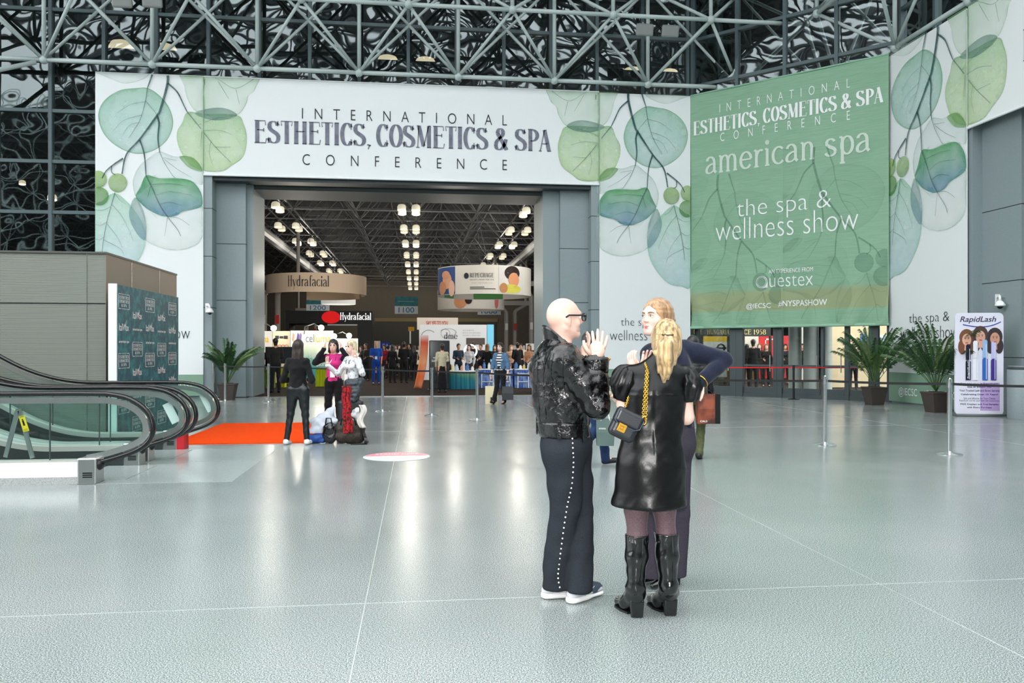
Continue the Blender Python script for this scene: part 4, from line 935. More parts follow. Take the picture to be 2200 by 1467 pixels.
# ================================================================ potted palms
def palm(x, y, h, label, seed, n=15, sp=1.0, pot_h=.46, xm=99, ym=99):
    R = random.Random(seed); t = thing('potted_palm', label, 'potted plant', (x, y, 0), group='areca palms in brown pots')
    w = .17; pot = MB()
    pot.add([(x + sx * w, y + sy * w, 0) for sx, sy in ((-1, -1), (1, -1), (1, 1), (-1, 1))] + [(x + sx * w * 1.42, y + sy * w * 1.42, pot_h) for sx, sy in ((-1, -1), (1, -1), (1, 1), (-1, 1))], [(3, 2, 1, 0), (0, 1, 5, 4), (1, 2, 6, 5), (2, 3, 7, 6), (3, 0, 4, 7), (4, 5, 6, 7)])
    pot.obox((x, y, pot_h), (1, 0, 0), (0, 1, 0), (0, 0, 1), w * 1.47, w * 1.47, .02)
    bevel(obj('pot', pot, mat('pot_brown', (64, 56, 52), .6), t), .008); obj('soil', MB().lathe((x, y, pot_h), [(.18, 0), (.16, .03)], 14), mat('soil', (40, 32, 26), .9), t)
    mg = [mat('frond_green_%d' % i, c, .5, noise=(8, c2, .3, .7)) for i, (c, c2) in enumerate((((42, 78, 40), (70, 108, 52)), ((32, 62, 38), (54, 90, 46)), ((84, 112, 62), (112, 136, 78))))]
    for k in range(n):
        az = 2 * PI * k / n + R.uniform(-.25, .25); el = R.uniform(.95, 1.5); ln = (h - pot_h) * R.uniform(.75, 1.08); f = MB()
        dr = Vector((math.cos(az) * math.cos(el), math.sin(az) * math.cos(el), math.sin(el))); out = Vector((math.cos(az), math.sin(az), 0)); P = []
        for i in range(15):
            s_ = i / 14; P.append(Vector((x, y, pot_h + .02)) + dr * ln * s_ * 1.0 + out * sp * .42 * s_ ** 2 - Vector((0, 0, 1)) * (.34 * s_ ** 2.6))
        f.path(P, .007, 4, rs=[.010 * (1 - .75 * i / 14) for i in range(15)])
        for i in range(4, 15):
            for sub in (0, .25, .5, .75):
                if i == 14 and sub: continue
                b = P[i].lerp(P[min(14, i + 1)], sub); tg = (P[min(14, i + 1)] - P[i - 1]).normalized(); sd = tg.cross(Vector((0, 0, 1))); sd = sd.normalized() if sd.length > .05 else Vector((1, 0, 0))
                L = .40 * sp * (1 - .55 * abs((i + sub) / 14 - .5)) * R.uniform(.8, 1.1)
                for sg in (1, -1):
                    d2 = (sd * sg * .62 + tg * .85 + Vector((0, 0, .10))).normalized(); m_ = b + d2 * L * .55; e = b + d2 * L - Vector((0, 0, .13 * L / .3)); wn_ = tg * .017
                    f.add([b, m_ + wn_, e, m_ - wn_], [(0, 1, 2, 3)])
        f.v = [(min(a, xm - .02 * (i_ % 7) * .3), min(b, ym - .02 * (i_ % 7) * .3), c_) for i_, (a, b, c_) in enumerate(f.v)]
        obj('frond', f, mg[R.choice((0, 0, 1, 1, 2))], t)
    return t
p = G(485, 862); palm(-5.5, 24.2, 2.0, 'potted areca palm in front of the left pier, behind belt posts', 3, 24, .62, ym=24.9)
p = G(1888, 868); palm(p.x - .25, p.y - .2, 2.35, 'potted areca palm at the right foot of the green banner', 5, 28, .72, xm=13.08)
p = G(2028, 885); palm(p.x - .2, p.y, 2.3, 'potted areca palm just left of the lash serum banner', 11, 28, .72, xm=13.08)
# waste bin by the right edge
p = G(2196, 900); t = thing('waste_bin', 'grey cylindrical waste bin at the right picture edge', 'bin', (p.x, p.y, 0))
obj('bin_body', MB().lathe((p.x, p.y, 0), [(.27, 0), (.28, .03), (.28, 1.1), (.26, 1.13), (.2, 1.13)], 24), mat('bin_grey', (122, 134, 138), .5, noise=(140, (140, 152, 154), .4, .6)), t, True, sharp=.6)
obj('bin_rim', MB().lathe((p.x, p.y, 1.06), [(.285, 0), (.29, .01), (.29, .05), (.285, .06)], 24), M_PANEL_D, t, True, sharp=.6)
# security cameras
def cctv(p, dx, label):
    t = thing('security_camera', label, 'security camera', p)
    p = Vector(p); obj('mount_plate', MB().box(p.x - .05, p.x + .05, p.y - .02, p.y + .02, p.z - .02, p.z + .26), M_WHITE, t)
    obj('arm', MB().path([p + Vector((0, -.02, .18)), p + Vector((dx * .12, -.16, .2)), p + Vector((dx * .16, -.2, .1))], .03, 8), M_WHITE, t, True)
    h = obj('housing', MB().lathe(p + Vector((dx * .16, -.2, -.02)), [(.06, -.02), (.11, 0), (.11, .03), (.07, .09), (.04, .12)], 16), M_WHITE, t, True, sharp=.7)
    obj('dome', MB().ball(p + Vector((dx * .16, -.2, -.03)), .065, 12, 8), M_BLACK, t, True)
p = WX(2145, 656, 13.42); cctv((13.40, p.y, p.z), -.6, 'white dome camera on the side pier above the lash serum banner')
p = WY(445, 670, 25.0); cctv((p.x, 25.0, p.z), .8, 'small white dome camera on the left pier of the portal')

# ================================================================ lash serum stand banner
p0, p1 = G(2052, 893), G(2156, 894); u_ = (p1 - p0).normalized(); n_ = Vector((u_.y, -u_.x, 0)); ww = (p1 - p0).length
t = thing('stand_banner', 'white stand up banner with three smiling women and four lash serum tubes at the right', 'stand banner', (p0 + p1) / 2)
FL = Frame(p0, u_, (0, 0, 1), n_); hh = 2.30
out = []
for cx, cz, a0 in ((ww - .1, .12, -90), (ww - .1, hh - .1, 0), (.1, hh - .1, 90), (.1, .12, 180)):
    out += [(cx + .1 * math.cos(math.radians(a0 + k * 15)), cz + .1 * math.sin(math.radians(a0 + k * 15))) for k in range(7)]
M_STB = mat('stand_fabric', (226, 226, 240), .6)
obj('fabric_panel', MB().prism([FL.P(a, z, 0) for a, z in out], n_ * -.05), M_STB, t)
obj('foot_bar', MB().obox(FL.P(ww / 2, .03, -.02), u_, n_, (0, 0, 1), ww / 2 + .02, .16, .02), M_STEEL, t)
obj('violet_stripe', MB().poly([FL.P(a, z, .003) for a, z in ((ww * .52, .12), (ww * .92, .12), (ww * .92, .74), (ww * .52, .74))]), mat('lilac_print', (186, 160, 214), .6), t)
def blob(mb, a, z, ra, rz, c, n=20): mb.poly([FL.P(a + ra * math.cos(2 * PI * i / n), z + rz * math.sin(2 * PI * i / n), c) for i in range(n)])
pc = MB(); pf = MB(); pm = MB(); pe = MB()
for k, (a, z, s_) in enumerate(((.24, 1.70, 1), (.53, 1.76, 1.05), (.83, 1.72, 1.05))):
    hair = MB(); blob(hair, a, z + .05, .155 * s_, .19 * s_, .004 + k * .002); blob(hair, a - .09, z - .16, .09, .17, .0045 + k * .002); blob(hair, a + .09, z - .16, .09, .17, .0047 + k * .002)
    obj('printed_hair', hair, mat('print_hair_%d' % k, ((120, 74, 52), (78, 58, 52), (54, 44, 48))[k], .6), t)
    fc = MB(); blob(fc, a, z, .095 * s_, .135 * s_, .010 + k * .002); fc.poly([FL.P(a - .04, z - .1, .0098 + k * .002), FL.P(a + .04, z - .1, .0098 + k * .002), FL.P(a + .05, z - .24, .0098 + k * .002), FL.P(a - .05, z - .24, .0098 + k * .002)])
    obj('printed_face', fc, mat('print_skin_%d' % k, ((226, 176, 150), (222, 170, 148), (206, 152, 128))[k], .6), t)
    for sx in (-.035, .035): blob(pe, a + sx, z + .025, .014, .008, .016 + k * .002, 8); pe.poly([FL.P(a + sx - .02, z + .05, .016 + k * .002), FL.P(a + sx + .02, z + .05, .016 + k * .002), FL.P(a + sx + .018, z + .058, .016 + k * .002), FL.P(a + sx - .018, z + .058, .016 + k * .002)])
    blob(pm, a, z - .068, .034, .013, .016 + k * .002, 10)
obj('printed_features', pe, flat((50, 36, 34)), t); obj('printed_lips', pm, flat((198, 84, 92)), t)
for a, z0, z1, c, c2, nm_ in ((.27, .80, 1.60, (34, 34, 54), (34, 34, 54), 'black'), (.42, .80, 1.68, (238, 240, 248), (240, 240, 248), 'white'), (.62, .80, 1.70, (56, 104, 188), (150, 190, 232), 'blue'), (.80, .80, 1.66, (70, 58, 140), (196, 196, 236), 'violet')):
    for (b0, b1, cc, dz) in ((z0, z0 + (z1 - z0) * .55, c, 0), (z0 + (z1 - z0) * .56, z1, c2, .012)):
        q = MB(); r = .056 - dz * .5; q.poly([FL.P(a - r, b0, .02), FL.P(a + r, b0, .02), FL.P(a + r, b1 - .03, .02), FL.P(a + r * .5, b1, .02), FL.P(a - r * .5, b1, .02), FL.P(a - r, b1 - .03, .02)])
        obj('printed_tube', q, flat(cc, .4), t)
    q = MB(); q.poly([FL.P(a + .02, z0 + .02, .022), FL.P(a + .034, z0 + .02, .022), FL.P(a + .034, z1 - .1, .022), FL.P(a + .02, z1 - .1, .022)]); obj('printed_highlight', q, flat((214, 220, 240), .4), t)
mb, mb2 = MB(), MB()
word(mb, FL, 'RapidLash', .10, .86, 2.06, 2.22, .012, 1, .004, shear=.25)
sw = [(.16 + .8 * i / 12, 2.05 + .0 - .07 * math.sin(PI * i / 12 * .8) + .10 * (i / 12) ** 3) for i in range(13)]
for (a, z), (a2, z2) in zip(sw, sw[1:]): mb2.poly([FL.P(a, z, .004), FL.P(a2, z2, .004), FL.P(a2, z2 - .022, .004), FL.P(a, z - .022, .004)])
obj('swoosh', mb2, flat((40, 62, 150)), t)
for s_, z, w, k in (('See our entire RapidLash', .70, .78, 0), ('line at Booth 945', .63, .5, .015), ('Your Trusted Lash and Brow Serums', .545, .84, .01), ('Celebrating Over 15 Years!', .455, .78, .02), ('Safe and effective for Your Clients', .37, .66, -.005), ('RapidLash can be used with lash extensions', .315, .84, -.005), ('FREE Displays and Trial Samples', .235, .80, .01), ('with Every Purchase', .165, .52, .01)):
    word(mb, FL, s_, ww / 2 - w / 2, ww / 2 + w / 2, z, z + .045, k, 1, .006)
FT = Frame(FL.P(.27, .84, .023), FL.ub, -FL.ua, FL.n); 
obj('lettering', mb, flat((58, 52, 84)), t); mb = MB(); word(mb, FT, 'RapidLash', 0, .4, -.02, .02, .01, 1, 0); obj('lettering', mb, M_WHITE, t)

# ================================================================ glass doors across the corner, columns and booths behind
M_DOORF = mat('door_frame_bronze', (62, 72, 74), .4, .3)
M_CLEAR = bpy.data.materials.new('clear_pane'); M_CLEAR.use_nodes = True
def _cg():
    nt = M_CLEAR.node_tree; N, L = nt.nodes, nt.links; N.remove(N['Principled BSDF']); out = N['Material Output']
    t_ = N.new('ShaderNodeBsdfTransparent'); t_.inputs[0].default_value = (.93, .96, .955, 1); g_ = N.new('ShaderNodeBsdfGlossy'); g_.inputs['Roughness'].default_value = .02
    m_ = N.new('ShaderNodeMixShader'); m_.inputs['Fac'].default_value = .05; L.new(t_.outputs[0], m_.inputs[1]); L.new(g_.outputs[0], m_.inputs[2]); L.new(m_.outputs[0], out.inputs['Surface'])
_cg()
FDR = Frame(_ga + FG.n * -.35, FG.ua, FG.ub, FG.n)
posts = []
for x in (1489, 1567, 1581, 1658, 1667, 1760, 1813, 1871, 1905):
    posts.append(wg_(x, 800)[0])
k = 3
doors = [(posts[i], posts[i + 1]) for i in range(len(posts) - 1)]
fr_ = MB()
for a, w in zip(posts, (.06, .10, .11, .06, .08, .04, .06, .13, .06)): fr_.obox(FDR.P(a, 1.3, 0), FDR.ua, FDR.n, FDR.ub, w, .09, 1.3)
fr_.obox(FDR.P(GL / 2, 2.7, 0), FDR.ua, FDR.n, FDR.ub, GL / 2, .12, .25); fr_.obox(FDR.P(GL / 2, .06, 0), FDR.ua, FDR.n, FDR.ub, GL / 2, .06, .06)
obj('trim_22', fr_, M_DOORF, kind='structure')
for i, (a, b) in enumerate(doors):
    if b - a < .35: continue
    d_ = obj('door_%d' % (i + 3), MB().obox(FDR.P((a + b) / 2, 1.3, 0), FDR.ua, FDR.n, FDR.ub, (b - a) / 2 - .08, .006, 1.18), M_CLEAR, kind='structure')
    rl = MB(); rl.obox(FDR.P((a + b) / 2, .2, 0), FDR.ua, FDR.n, FDR.ub, (b - a) / 2 - .08, .03, .10); rl.obox(FDR.P((a + b) / 2, .98, .03), FDR.ua, FDR.n, FDR.ub, (b - a) / 2 - .08, .02, .03)
    obj('door_rail', rl, M_DOORF, d_); obj('door_handle', MB().tube(FDR.P(b - .16, .8, .07), FDR.P(b - .16, 1.3, .07), .014, 8), M_STEEL, d_)
obj('wall_right', MB().obox(FDR.P(GL / 2, 5.8, -.1), FDR.ua, FDR.n, FDR.ub, GL / 2, .1, 2.9), M_PANEL_D, kind='structure')
# ================================================================ exhibition hall: lamps, signs, booths
M_LAMP = mat('lamp_diffuser', (255, 250, 232), .5, emit=(255, 240, 205), emit_s=.85); M_LAMP.cycles.emission_sampling = 'NONE'
M_SHADE = mat('lamp_reflector', (236, 232, 210), .5, emit=(255, 244, 214), emit_s=.4); M_SHADE.cycles.emission_sampling = 'NONE'
M_LAMP2 = mat('warm_lamp_diffuser', (255, 246, 220), .5, emit=(255, 240, 214), emit_s=5); M_LAMP2.cycles.emission_sampling = 'NONE'
M_SHADE2 = mat('warm_lamp_reflector', (236, 226, 190), .5, emit=(255, 234, 196), emit_s=2.0); M_SHADE2.cycles.emission_sampling = 'NONE'
M_CAPD = mat('lamp_housing', (60, 60, 60), .5)
def lamp_proto(x, y, z, k, label, group, top=8.42, md=None, ms=None):
    t = thing('hall_lamp', label, 'ceiling lamp', (x, y, z), group=group)
    obj('reflector', MB().lathe((x, y, z), [(.25 * k, 0), (.25 * k, .16 * k), (.20 * k, .26 * k), (.10 * k, .30 * k)], 12), ms or M_SHADE, t, True, sharp=.9)
    obj('diffuser', MB().lathe((x, y, z), [(.18 * k, -.10 * k), (.255 * k, -.06 * k), (.25 * k, .0)], 12), md or M_LAMP, t, True, sharp=.9)
    obj('housing', MB().lathe((x, y, z), [(.07 * k, .30 * k), (.07 * k, .50 * k), (.02, .54 * k), (.02, top - z)], 10), M_CAPD, t)
    return t
def point(name, p, power, col=(1, .93, .82), r=.25):
    l = bpy.data.lights.new(name, 'POINT'); l.energy = power; l.color = col; l.shadow_soft_size = r; l.specular_factor = 0.0  # the diffusers themselves are what reflects
    o = bpy.data.objects.new(name, l); COL.objects.link(o); o.location = p; return o
ORD = ['first', 'second', 'third', 'fourth', 'fifth', 'sixth', 'seventh', 'eighth', 'ninth']
LP = None
for rn, X, hw in (('left', -6.85, .46), ('middle', -.36, .33), ('right', 5.62, .46)):
    for j in range(9):
        Y = 37.4 + 6.1 * j
        for sx, sn in ((-1, 'left'), (1, 'right')):
            for dy, dn in ((0, 'near'), (1.15, 'far')):
                lb = '%s %s lamp in the %s cluster of the %s ceiling row' % (dn, sn, ORD[j], rn)
                loc = (X + sx * hw, Y + dy, 7.98)
                if LP is None: LP = lamp_proto(*loc, .80, lb, 'round high lamps in the hall ceiling')
                else: dup(LP, loc, label=lb)
        if j % 2 == 0: point('lamp_light', (X, Y + .5, 7.5), 240)
for i, (px, py, k, Y) in enumerate(((263, 121, 2.0, 33), (355, 126, 1.9, 33), (833, 149, 1.9, 34), (914, 153, 1.9, 34), (1359, 172, 1.8, 34), (1437, 176, 1.8, 34), (146, 192, .8, 34), (168, 212, .7, 34), (190, 226, .6, 35), (60, 200, .5, 35), (112, 428, .7, 34.5), (48, 395, .5, 34.5))):  # the small ones stand in for lamp reflections in the left glass
    p = WY(px, py, Y); lamp_proto(p.x, p.y, p.z, k, '%s warm lamp from the left behind the glass above the banners' % ORD[i] if i < 6 else 'lamp reflection in the left glass built as a small lamp, %s from the top' % ORD[[0, 2, 3, 1, 5, 4][i - 6]], 'warm lamps glimmering behind the glass wall', 21.49 if p.z > 11 else 10.99 if p.z > 8.2 else 8.44, M_LAMP2, M_SHADE2)
for j in range(3): point('lamp_light', (-9 + 9 * j, 33, 12.5), 90)
for i, x in enumerate((-6.85 - .46, -6.85 + .46, -.36 - .33, -.36 + .33, 5.62 - .46, 5.62 + .46)):
    obj('trim_%d' % (30 + i), MB().box(x - .03, x + .03, 36, 91, 8.41, 8.46), M_TRUSS, kind='structure')
# loudspeaker-like grey boxes on the space frame
def flood(px, py, Y, label):
    p = WY(px, py, Y); t = thing('floodlight', label, 'floodlight', p, group='grey floodlights on the space frame')
    bevel(obj('housing', MB().obox(p, (1, 0, 0), (0, 1, .25), (0, -.25, 1), .27, .05, .18), mat('floodlight_grey', (132, 136, 134), .5), t), .05)
    obj('yoke', MB().path([p + Vector((-.12, .06, .06)), p + Vector((0, .2, .3)), p + Vector((.12, .06, .06))], .02, 6), M_WHITE, t)
flood(262, 2, 23, 'left of two grey floodlights on the space frame at the upper left'); flood(327, 2, 23, 'right of two grey floodlights on the space frame at the upper left')
flood(1385, 64, 23.4, 'left of two grey floodlights above the green banner side'); flood(1440, 67, 23.4, 'right of two grey floodlights above the green banner side')

def panel(name, label, cat, x0, x1, yt, yb, d, m, t=.06, group=None, parts=True, zmin=0.0, wy=None):
    """an upright board seen between two picture columns at distance d, facing the entrance"""
    a, b = D(x0, yb, d), D(x1, yb, d); zt = D(x0, yt, d).z; zb = max(zmin, D(x0, yb, d).z)
    y = a.y if wy is None else wy; a = WY(x0, yb, y); b = WY(x1, yb, y); mb = MB().box(a.x, b.x, y, y + t, zb, zt)
    o = obj(name, mb, m, label=label, cat=cat, group=group)
    return o, Frame((a.x, y, zb), (1, 0, 0), (0, 0, 1), (0, -1, 0)), b.x - a.x, zt - zb
def snap(c): return (-27.45 + 3.05 * round((c.x + 27.45) / 3.05), 28.4 + 3.05 * round((c.y - 28.4) / 3.05), 8.45)
def hang(o, x, y, z, dx, top=8.5):
    h = MB()
    for s in dx: h.tube((x + s, y, z), (x + s, y, top), .012, 4)
    obj('hanging_wire', h, M_TRUSS, o)
# aisle signs
M_TSIGN = mat('teal_sign_print', (30, 108, 122), .6, noise=(3, (52, 136, 146), .35, .65))
for x0, x1, yt, yb, d, s, em in ((848, 898, 637, 674, 60, '1100', .25), (658, 708, 636, 668, 66, '1200', .0), (1026, 1076, 643, 676, 62, '1000', .25)):
    a, f, w, h = panel('aisle_sign', 'hanging teal and white aisle sign reading %s' % s, 'aisle sign', x0, x1, yt, yb, d, M_TSIGN, .05, 'hanging aisle number signs')
    q = MB(); q.obox(f.P(w / 2, h * .225, .004), f.ua, f.ub, f.n, w / 2, h * .225, .006); obj('white_half', q, flat((226, 234, 240)), a)
    q = MB(); word(q, f, s, w * .16, w * .84, h * .07, h * .38, .01, 1, .014); obj('lettering', q, flat((72, 132, 178)), a)
    q = MB(); q.obox(f.P(w * .5, h * .72, .006), f.ua, f.ub, f.n, w * .36, .012, .004); obj('small_text_line', q, flat((170, 206, 206)), a)
    hang(a, f.P(w / 2, h, 0).x, f.o.y + .02, f.o.z + h, (-w * .4, w * .4))
# ring signs
def ring(c, r, z0, z1, a0, a1, n=40, t=.04):
    mb = MB(); A = [math.radians(a0 + (a1 - a0) * i / n) for i in range(n + 1)]
    o_ = [(c[0] + r * math.cos(a), c[1] + r * math.sin(a)) for a in A]; i_ = [(c[0] + (r - t) * math.cos(a), c[1] + (r - t) * math.sin(a)) for a in A]
    for k in range(n): mb.add([(*o_[k], z0), (*o_[k + 1], z0), (*o_[k + 1], z1), (*o_[k], z1), (*i_[k], z0), (*i_[k + 1], z0), (*i_[k + 1], z1), (*i_[k], z1)], [(0, 1, 2, 3), (5, 4, 7, 6), (3, 2, 6, 7), (4, 5, 1, 0)])
    return mb
class Cyl:
    def __init__(s, c, r): s.c, s.r = c, r
    def P(s, a, b, c=0): an = a / s.r; return Vector((s.c[0] + (s.r + c) * math.cos(an), s.c[1] + (s.r + c) * math.sin(an), b))
c = D(681, 650, 45); cc = (c.x, c.y); r = 2.75
t = thing('ring_sign', 'hanging beige ring sign reading Hydrafacial at the left of the hall', 'hanging sign', (c.x, c.y, 4.5), group='hanging ring signs')
M_BEI = mat('beige_fabric', (222, 198, 172), .7)
obj('fabric_ring', ring(cc, r, 4.52, 5.55, -182, 30), M_BEI, t, True, sharp=.6); obj('fabric_ring', ring(cc, r * .97, 4.40, 5.42, 30, 110), mat('beige_fabric_inside', (226, 200, 164), .7), t, True, sharp=.6)
cy = Cyl(cc, r); q = MB(); lo = -116 * PI / 180 * r; hi = -70 * PI / 180 * r; pen_word(q, cy, 'Hydrafacial', lo, hi, 4.66, 5.40, .13, .03, .05, 1, .02); obj('lettering', q, M_INK, t)
q = MB()
for an in (-150, -90, -30, 60): q.tube((c.x + r * math.cos(math.radians(an)), c.y + r * math.sin(math.radians(an)), 5.4), snap(c), .012, 4)
obj('hanging_wire', q, M_TRUSS, t)
c = D(727, 640, 62); t = thing('ring_sign', 'small white glowing ring sign hanging under the beige ring sign', 'hanging sign', (c.x, c.y, 4.7), group='hanging ring signs')
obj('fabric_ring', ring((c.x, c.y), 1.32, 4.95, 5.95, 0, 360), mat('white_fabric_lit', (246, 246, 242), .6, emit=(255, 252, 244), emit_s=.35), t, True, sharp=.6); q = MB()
for an in (0, 120, 240): q.tube((c.x + 1.3 * math.cos(math.radians(an)), c.y + 1.3 * math.sin(math.radians(an)), 5.9), snap(c), .012, 4)
obj('hanging_wire', q, M_TRUSS, t)
c = D(1041, 620, 41.5); cc = (c.x, c.y); r = 2.42
t = thing('ring_sign', 'hanging white ring sign reading REPECHAGE with portrait prints', 'hanging sign', (c.x, c.y, 4), group='hanging ring signs')
M_RW = mat('white_fabric', (222, 218, 210), .7)
obj('fabric_ring', ring(cc, r, 4.20, 5.62, 0, 360, 56), M_RW, t, True, sharp=.6)
cy = Cyl(cc, r); dg = PI / 180 * r
def cpatch(pts, m, nm, c=.015, n=6):
    q = MB(); m_ = len(pts); ctr = (sum(p[0] for p in pts) / m_, sum(p[1] for p in pts) / m_)
    q.add([cy.P(p[0] * dg, p[1], c) for p in pts] + [cy.P(ctr[0] * dg, ctr[1], c)], [(i, (i + 1) % m_, m_) for i in range(m_)]); return obj(nm, q, m, t)
def cell(a0, a1, z0, z1, c): return [(a0 + (a1 - a0) * k / 6, z0) for k in range(7)] + [(a0 + (a1 - a0) * k / 6, z1) for k in range(6, -1, -1)]
def ell2(a, z, ra, rz, n=18): return [(a + ra * math.cos(2 * PI * k / n), z + rz * math.sin(2 * PI * k / n)) for k in range(n)]
def cgrid(a0, a1, z0, z1, m, nm, c=.01):
    q = MB().grid(lambda u, v: cy.P((a0 + (a1 - a0) * u) * dg, z0 + (z1 - z0) * v, c), 10, 1); return obj(nm, q, m, t)
SKP = flat((214, 150, 110)); HRP = flat((42, 30, 28)); YEP = flat((206, 204, 84))
cgrid(-176, -132, 4.23, 5.58, flat((56, 84, 140)), 'printed_picture'); cpatch(ell2(-146, 4.9, 9, .42), flat((226, 172, 140)), 'printed_face', .02); cpatch(ell2(-156, 4.55, 9, .34), SKP, 'printed_hand', .026); cpatch(ell2(-148, 5.2, 8, .2), flat((220, 160, 130)), 'printed_hand', .03); cpatch(ell2(-137, 4.5, 5, .4), flat((236, 190, 170)), 'printed_arm', .03)
cgrid(-78, -42, 4.23, 5.58, flat((216, 214, 212)), 'printed_picture'); cpatch(ell2(-60, 5.25, 11, .36), HRP, 'printed_hair', .02); cpatch(ell2(-58, 4.92, 8, .36), SKP, 'printed_face', .026); cpatch(ell2(-62, 4.47, 15, .22), YEP, 'printed_shirt', .03); cpatch(ell2(-72, 4.5, 5, .25), flat((186, 130, 80)), 'printed_arm', .033)
cgrid(60, 100, 4.23, 5.5, flat((90, 160, 90)), 'printed_picture', -.055); cgrid(130, 150, 4.23, 5.5, flat((110, 170, 120)), 'printed_picture', -.055)
q = MB(); pen_word(q, cy, 'REPECHAGE', -112 * dg, -84 * dg, 5.0, 5.22, .14, .04, .06, 1, .02); word(q, cy, 'BEAUTY FROM THE SEA', -112 * dg, -84 * dg, 4.86, 4.92, .0, 1.2, .02)
word(q, cy, 'www.repechage.com', -110 * dg, -86 * dg, 4.70, 4.76, -.005, 1.4, .02)
for z in (4.5, 4.42): q.grid(lambda u, v: cy.P((-112 + u * (17 if z > 4.45 else 30)) * dg, z + v * .04, .02), 6, 1)
rg_ = ell2(-116.5, 5.09, 3.0, .15); q.add([cy.P(p[0] * dg, p[1], .02) for p in rg_], [tuple(range(len(rg_)))]); obj('lettering', q, M_INK, t)
q = MB()
for an in (0, 90, 180, 270): q.tube((c.x + r * math.cos(math.radians(an)), c.y + r * math.sin(math.radians(an)), 5.6), snap(c), .012, 4)
obj('hanging_wire', q, M_TRUSS, t)
c = D(1012, 640, 55); t = thing('ring_sign', 'second white ring sign with faces hanging low behind the REPECHAGE ring', 'hanging sign', (c.x, c.y, 4), group='hanging ring signs')
cc = (c.x, c.y); r = 2.3; cy = Cyl(cc, r); dg = PI / 180 * r; obj('fabric_ring', ring(cc, r, 4.15, 5.5, 0, 360, 48), M_RW, t, True, sharp=.6)
cpatch(ell2(-112, 4.6, 11, .42), SKP, 'printed_face', .02); cpatch(ell2(-98, 4.75, 6, .3), HRP, 'printed_hair', .026); cpatch(ell2(-46, 4.7, 5, .5), flat((210, 120, 110)), 'printed_face', .02); q = MB(); q.grid(lambda u, v: cy.P((-88 + u * 30) * dg, 4.9 + v * .16, .02), 6, 1); obj('small_text_line', q, flat((190, 186, 180)), t)
q = MB()
for an in (0, 90, 180, 270): q.tube((c.x + r * math.cos(math.radians(an)), c.y + r * math.sin(math.radians(an)), 5.5), snap(c), .012, 4)
obj('hanging_wire', q, M_TRUSS, t)

# black framed booth with a lit name
t = thing('black_booth', 'black framed booth with red glow and white lettering Hydrafacial', 'booth', D(708, 790, 47)); d = 47
M_BK = mat('black_fascia', (22, 25, 28), .5)
a, b = D(614, 695, d), D(800, 695, d); z1 = D(614, 667, d).z; z0 = D(614, 695, d).z; yy = a.y; b = WY(800, 695, yy)
obj('fascia', MB().box(a.x, b.x, yy, yy + 2.5, z0, z1), M_BK, t)
for x0, x1 in ((614, 621), (768, 801)): p, q_ = WY(x0, 700, yy), WY(x1, 700, yy); obj('post', MB().box(p.x, q_.x, yy, yy + (2.4 if x0 < 700 else .5), 0, z0), M_BK, t)
obj('white_frame', MB().box(WY(703, 700, yy).x, WY(768, 700, yy).x, yy + .1, yy + .16, z0 - .1, z0 - .02), M_WHITE, t)
ff = Frame((a.x, yy, z0), (1, 0, 0), (0, 0, 1), (0, -1, 0)); W_ = b.x - a.x; H_ = z1 - z0
q = MB(); pen_word(q, ff, 'Hydrafacial', W_ * .625, W_ * .985, H_ * .16, H_ * .86, .15, .05, .05, 1, .02); obj('lettering', q, mat('lit_letters', (250, 250, 250), .5, emit=(255, 255, 255), emit_s=1.0), t)
q = MB(); q.poly([ff.P(W_ * .52 + .55 * math.cos(2 * PI * i / 24) * 1.0, H_ * .5 + H_ * .48 * math.sin(2 * PI * i / 24), .01) for i in range(24)]); obj('red_glow', q, mat('red_lit_logo', (190, 10, 16), .5, emit=(220, 10, 16), emit_s=.7), t)

# green booth of the light-therapy stand
def gradient_mat(name, stops):
    m = bpy.data.materials.new(name); m.use_nodes = True; nt = m.node_tree; N, L = nt.nodes, nt.links; b = N['Principled BSDF']; b.inputs['Roughness'].default_value = .6
    t_ = N.new('ShaderNodeTexCoord'); s_ = N.new('ShaderNodeSeparateXYZ'); L.new(t_.outputs['Object'], s_.inputs[0]); nz = N.new('ShaderNodeTexNoise'); nz.inputs['Scale'].default_value = .9; L.new(t_.outputs['Object'], nz.inputs['Vector'])
    ad = N.new('ShaderNodeMath'); ad.operation = 'MULTIPLY_ADD'; L.new(nz.outputs['Fac'], ad.inputs[0]); ad.inputs[1].default_value = .9; L.new(s_.outputs['Z'], ad.inputs[2])
    mr = N.new('ShaderNodeMapRange'); mr.inputs['From Max'].default_value = 2.9; L.new(ad.outputs[0], mr.inputs['Value']); r = N.new('ShaderNodeValToRGB'); L.new(mr.outputs[0], r.inputs[0])
    while len(r.color_ramp.elements) < len(stops): r.color_ramp.elements.new(.5)
    for e, (p_, c_) in zip(r.color_ramp.elements, stops): e.position = p_; e.color = (*lin(c_), 1)
    L.new(r.outputs[0], b.inputs['Base Color']); return m
MG1 = gradient_mat('pastel_hills_print', [(.0, (120, 160, 96)), (.38, (150, 140, 160)), (.55, (240, 190, 190)), (.66, (246, 232, 232)), (.8, (250, 248, 246))])
MG2 = gradient_mat('teal_hills_print', [(.0, (24, 122, 140)), (.35, (64, 168, 178)), (.52, (130, 196, 170)), (.62, (228, 240, 216)), (.75, (250, 250, 248))])
M_LIME = mat('lime_cloth', (196, 206, 24), .7); M_GRN = mat('green_cloth', (122, 150, 40), .7)
d = 35
o1, f1, w1, h1 = panel('booth_wall', 'white booth wall with pastel hills and the word celluma at the hall left', 'booth wall', 520, 585, 711, 836, d, MG1)
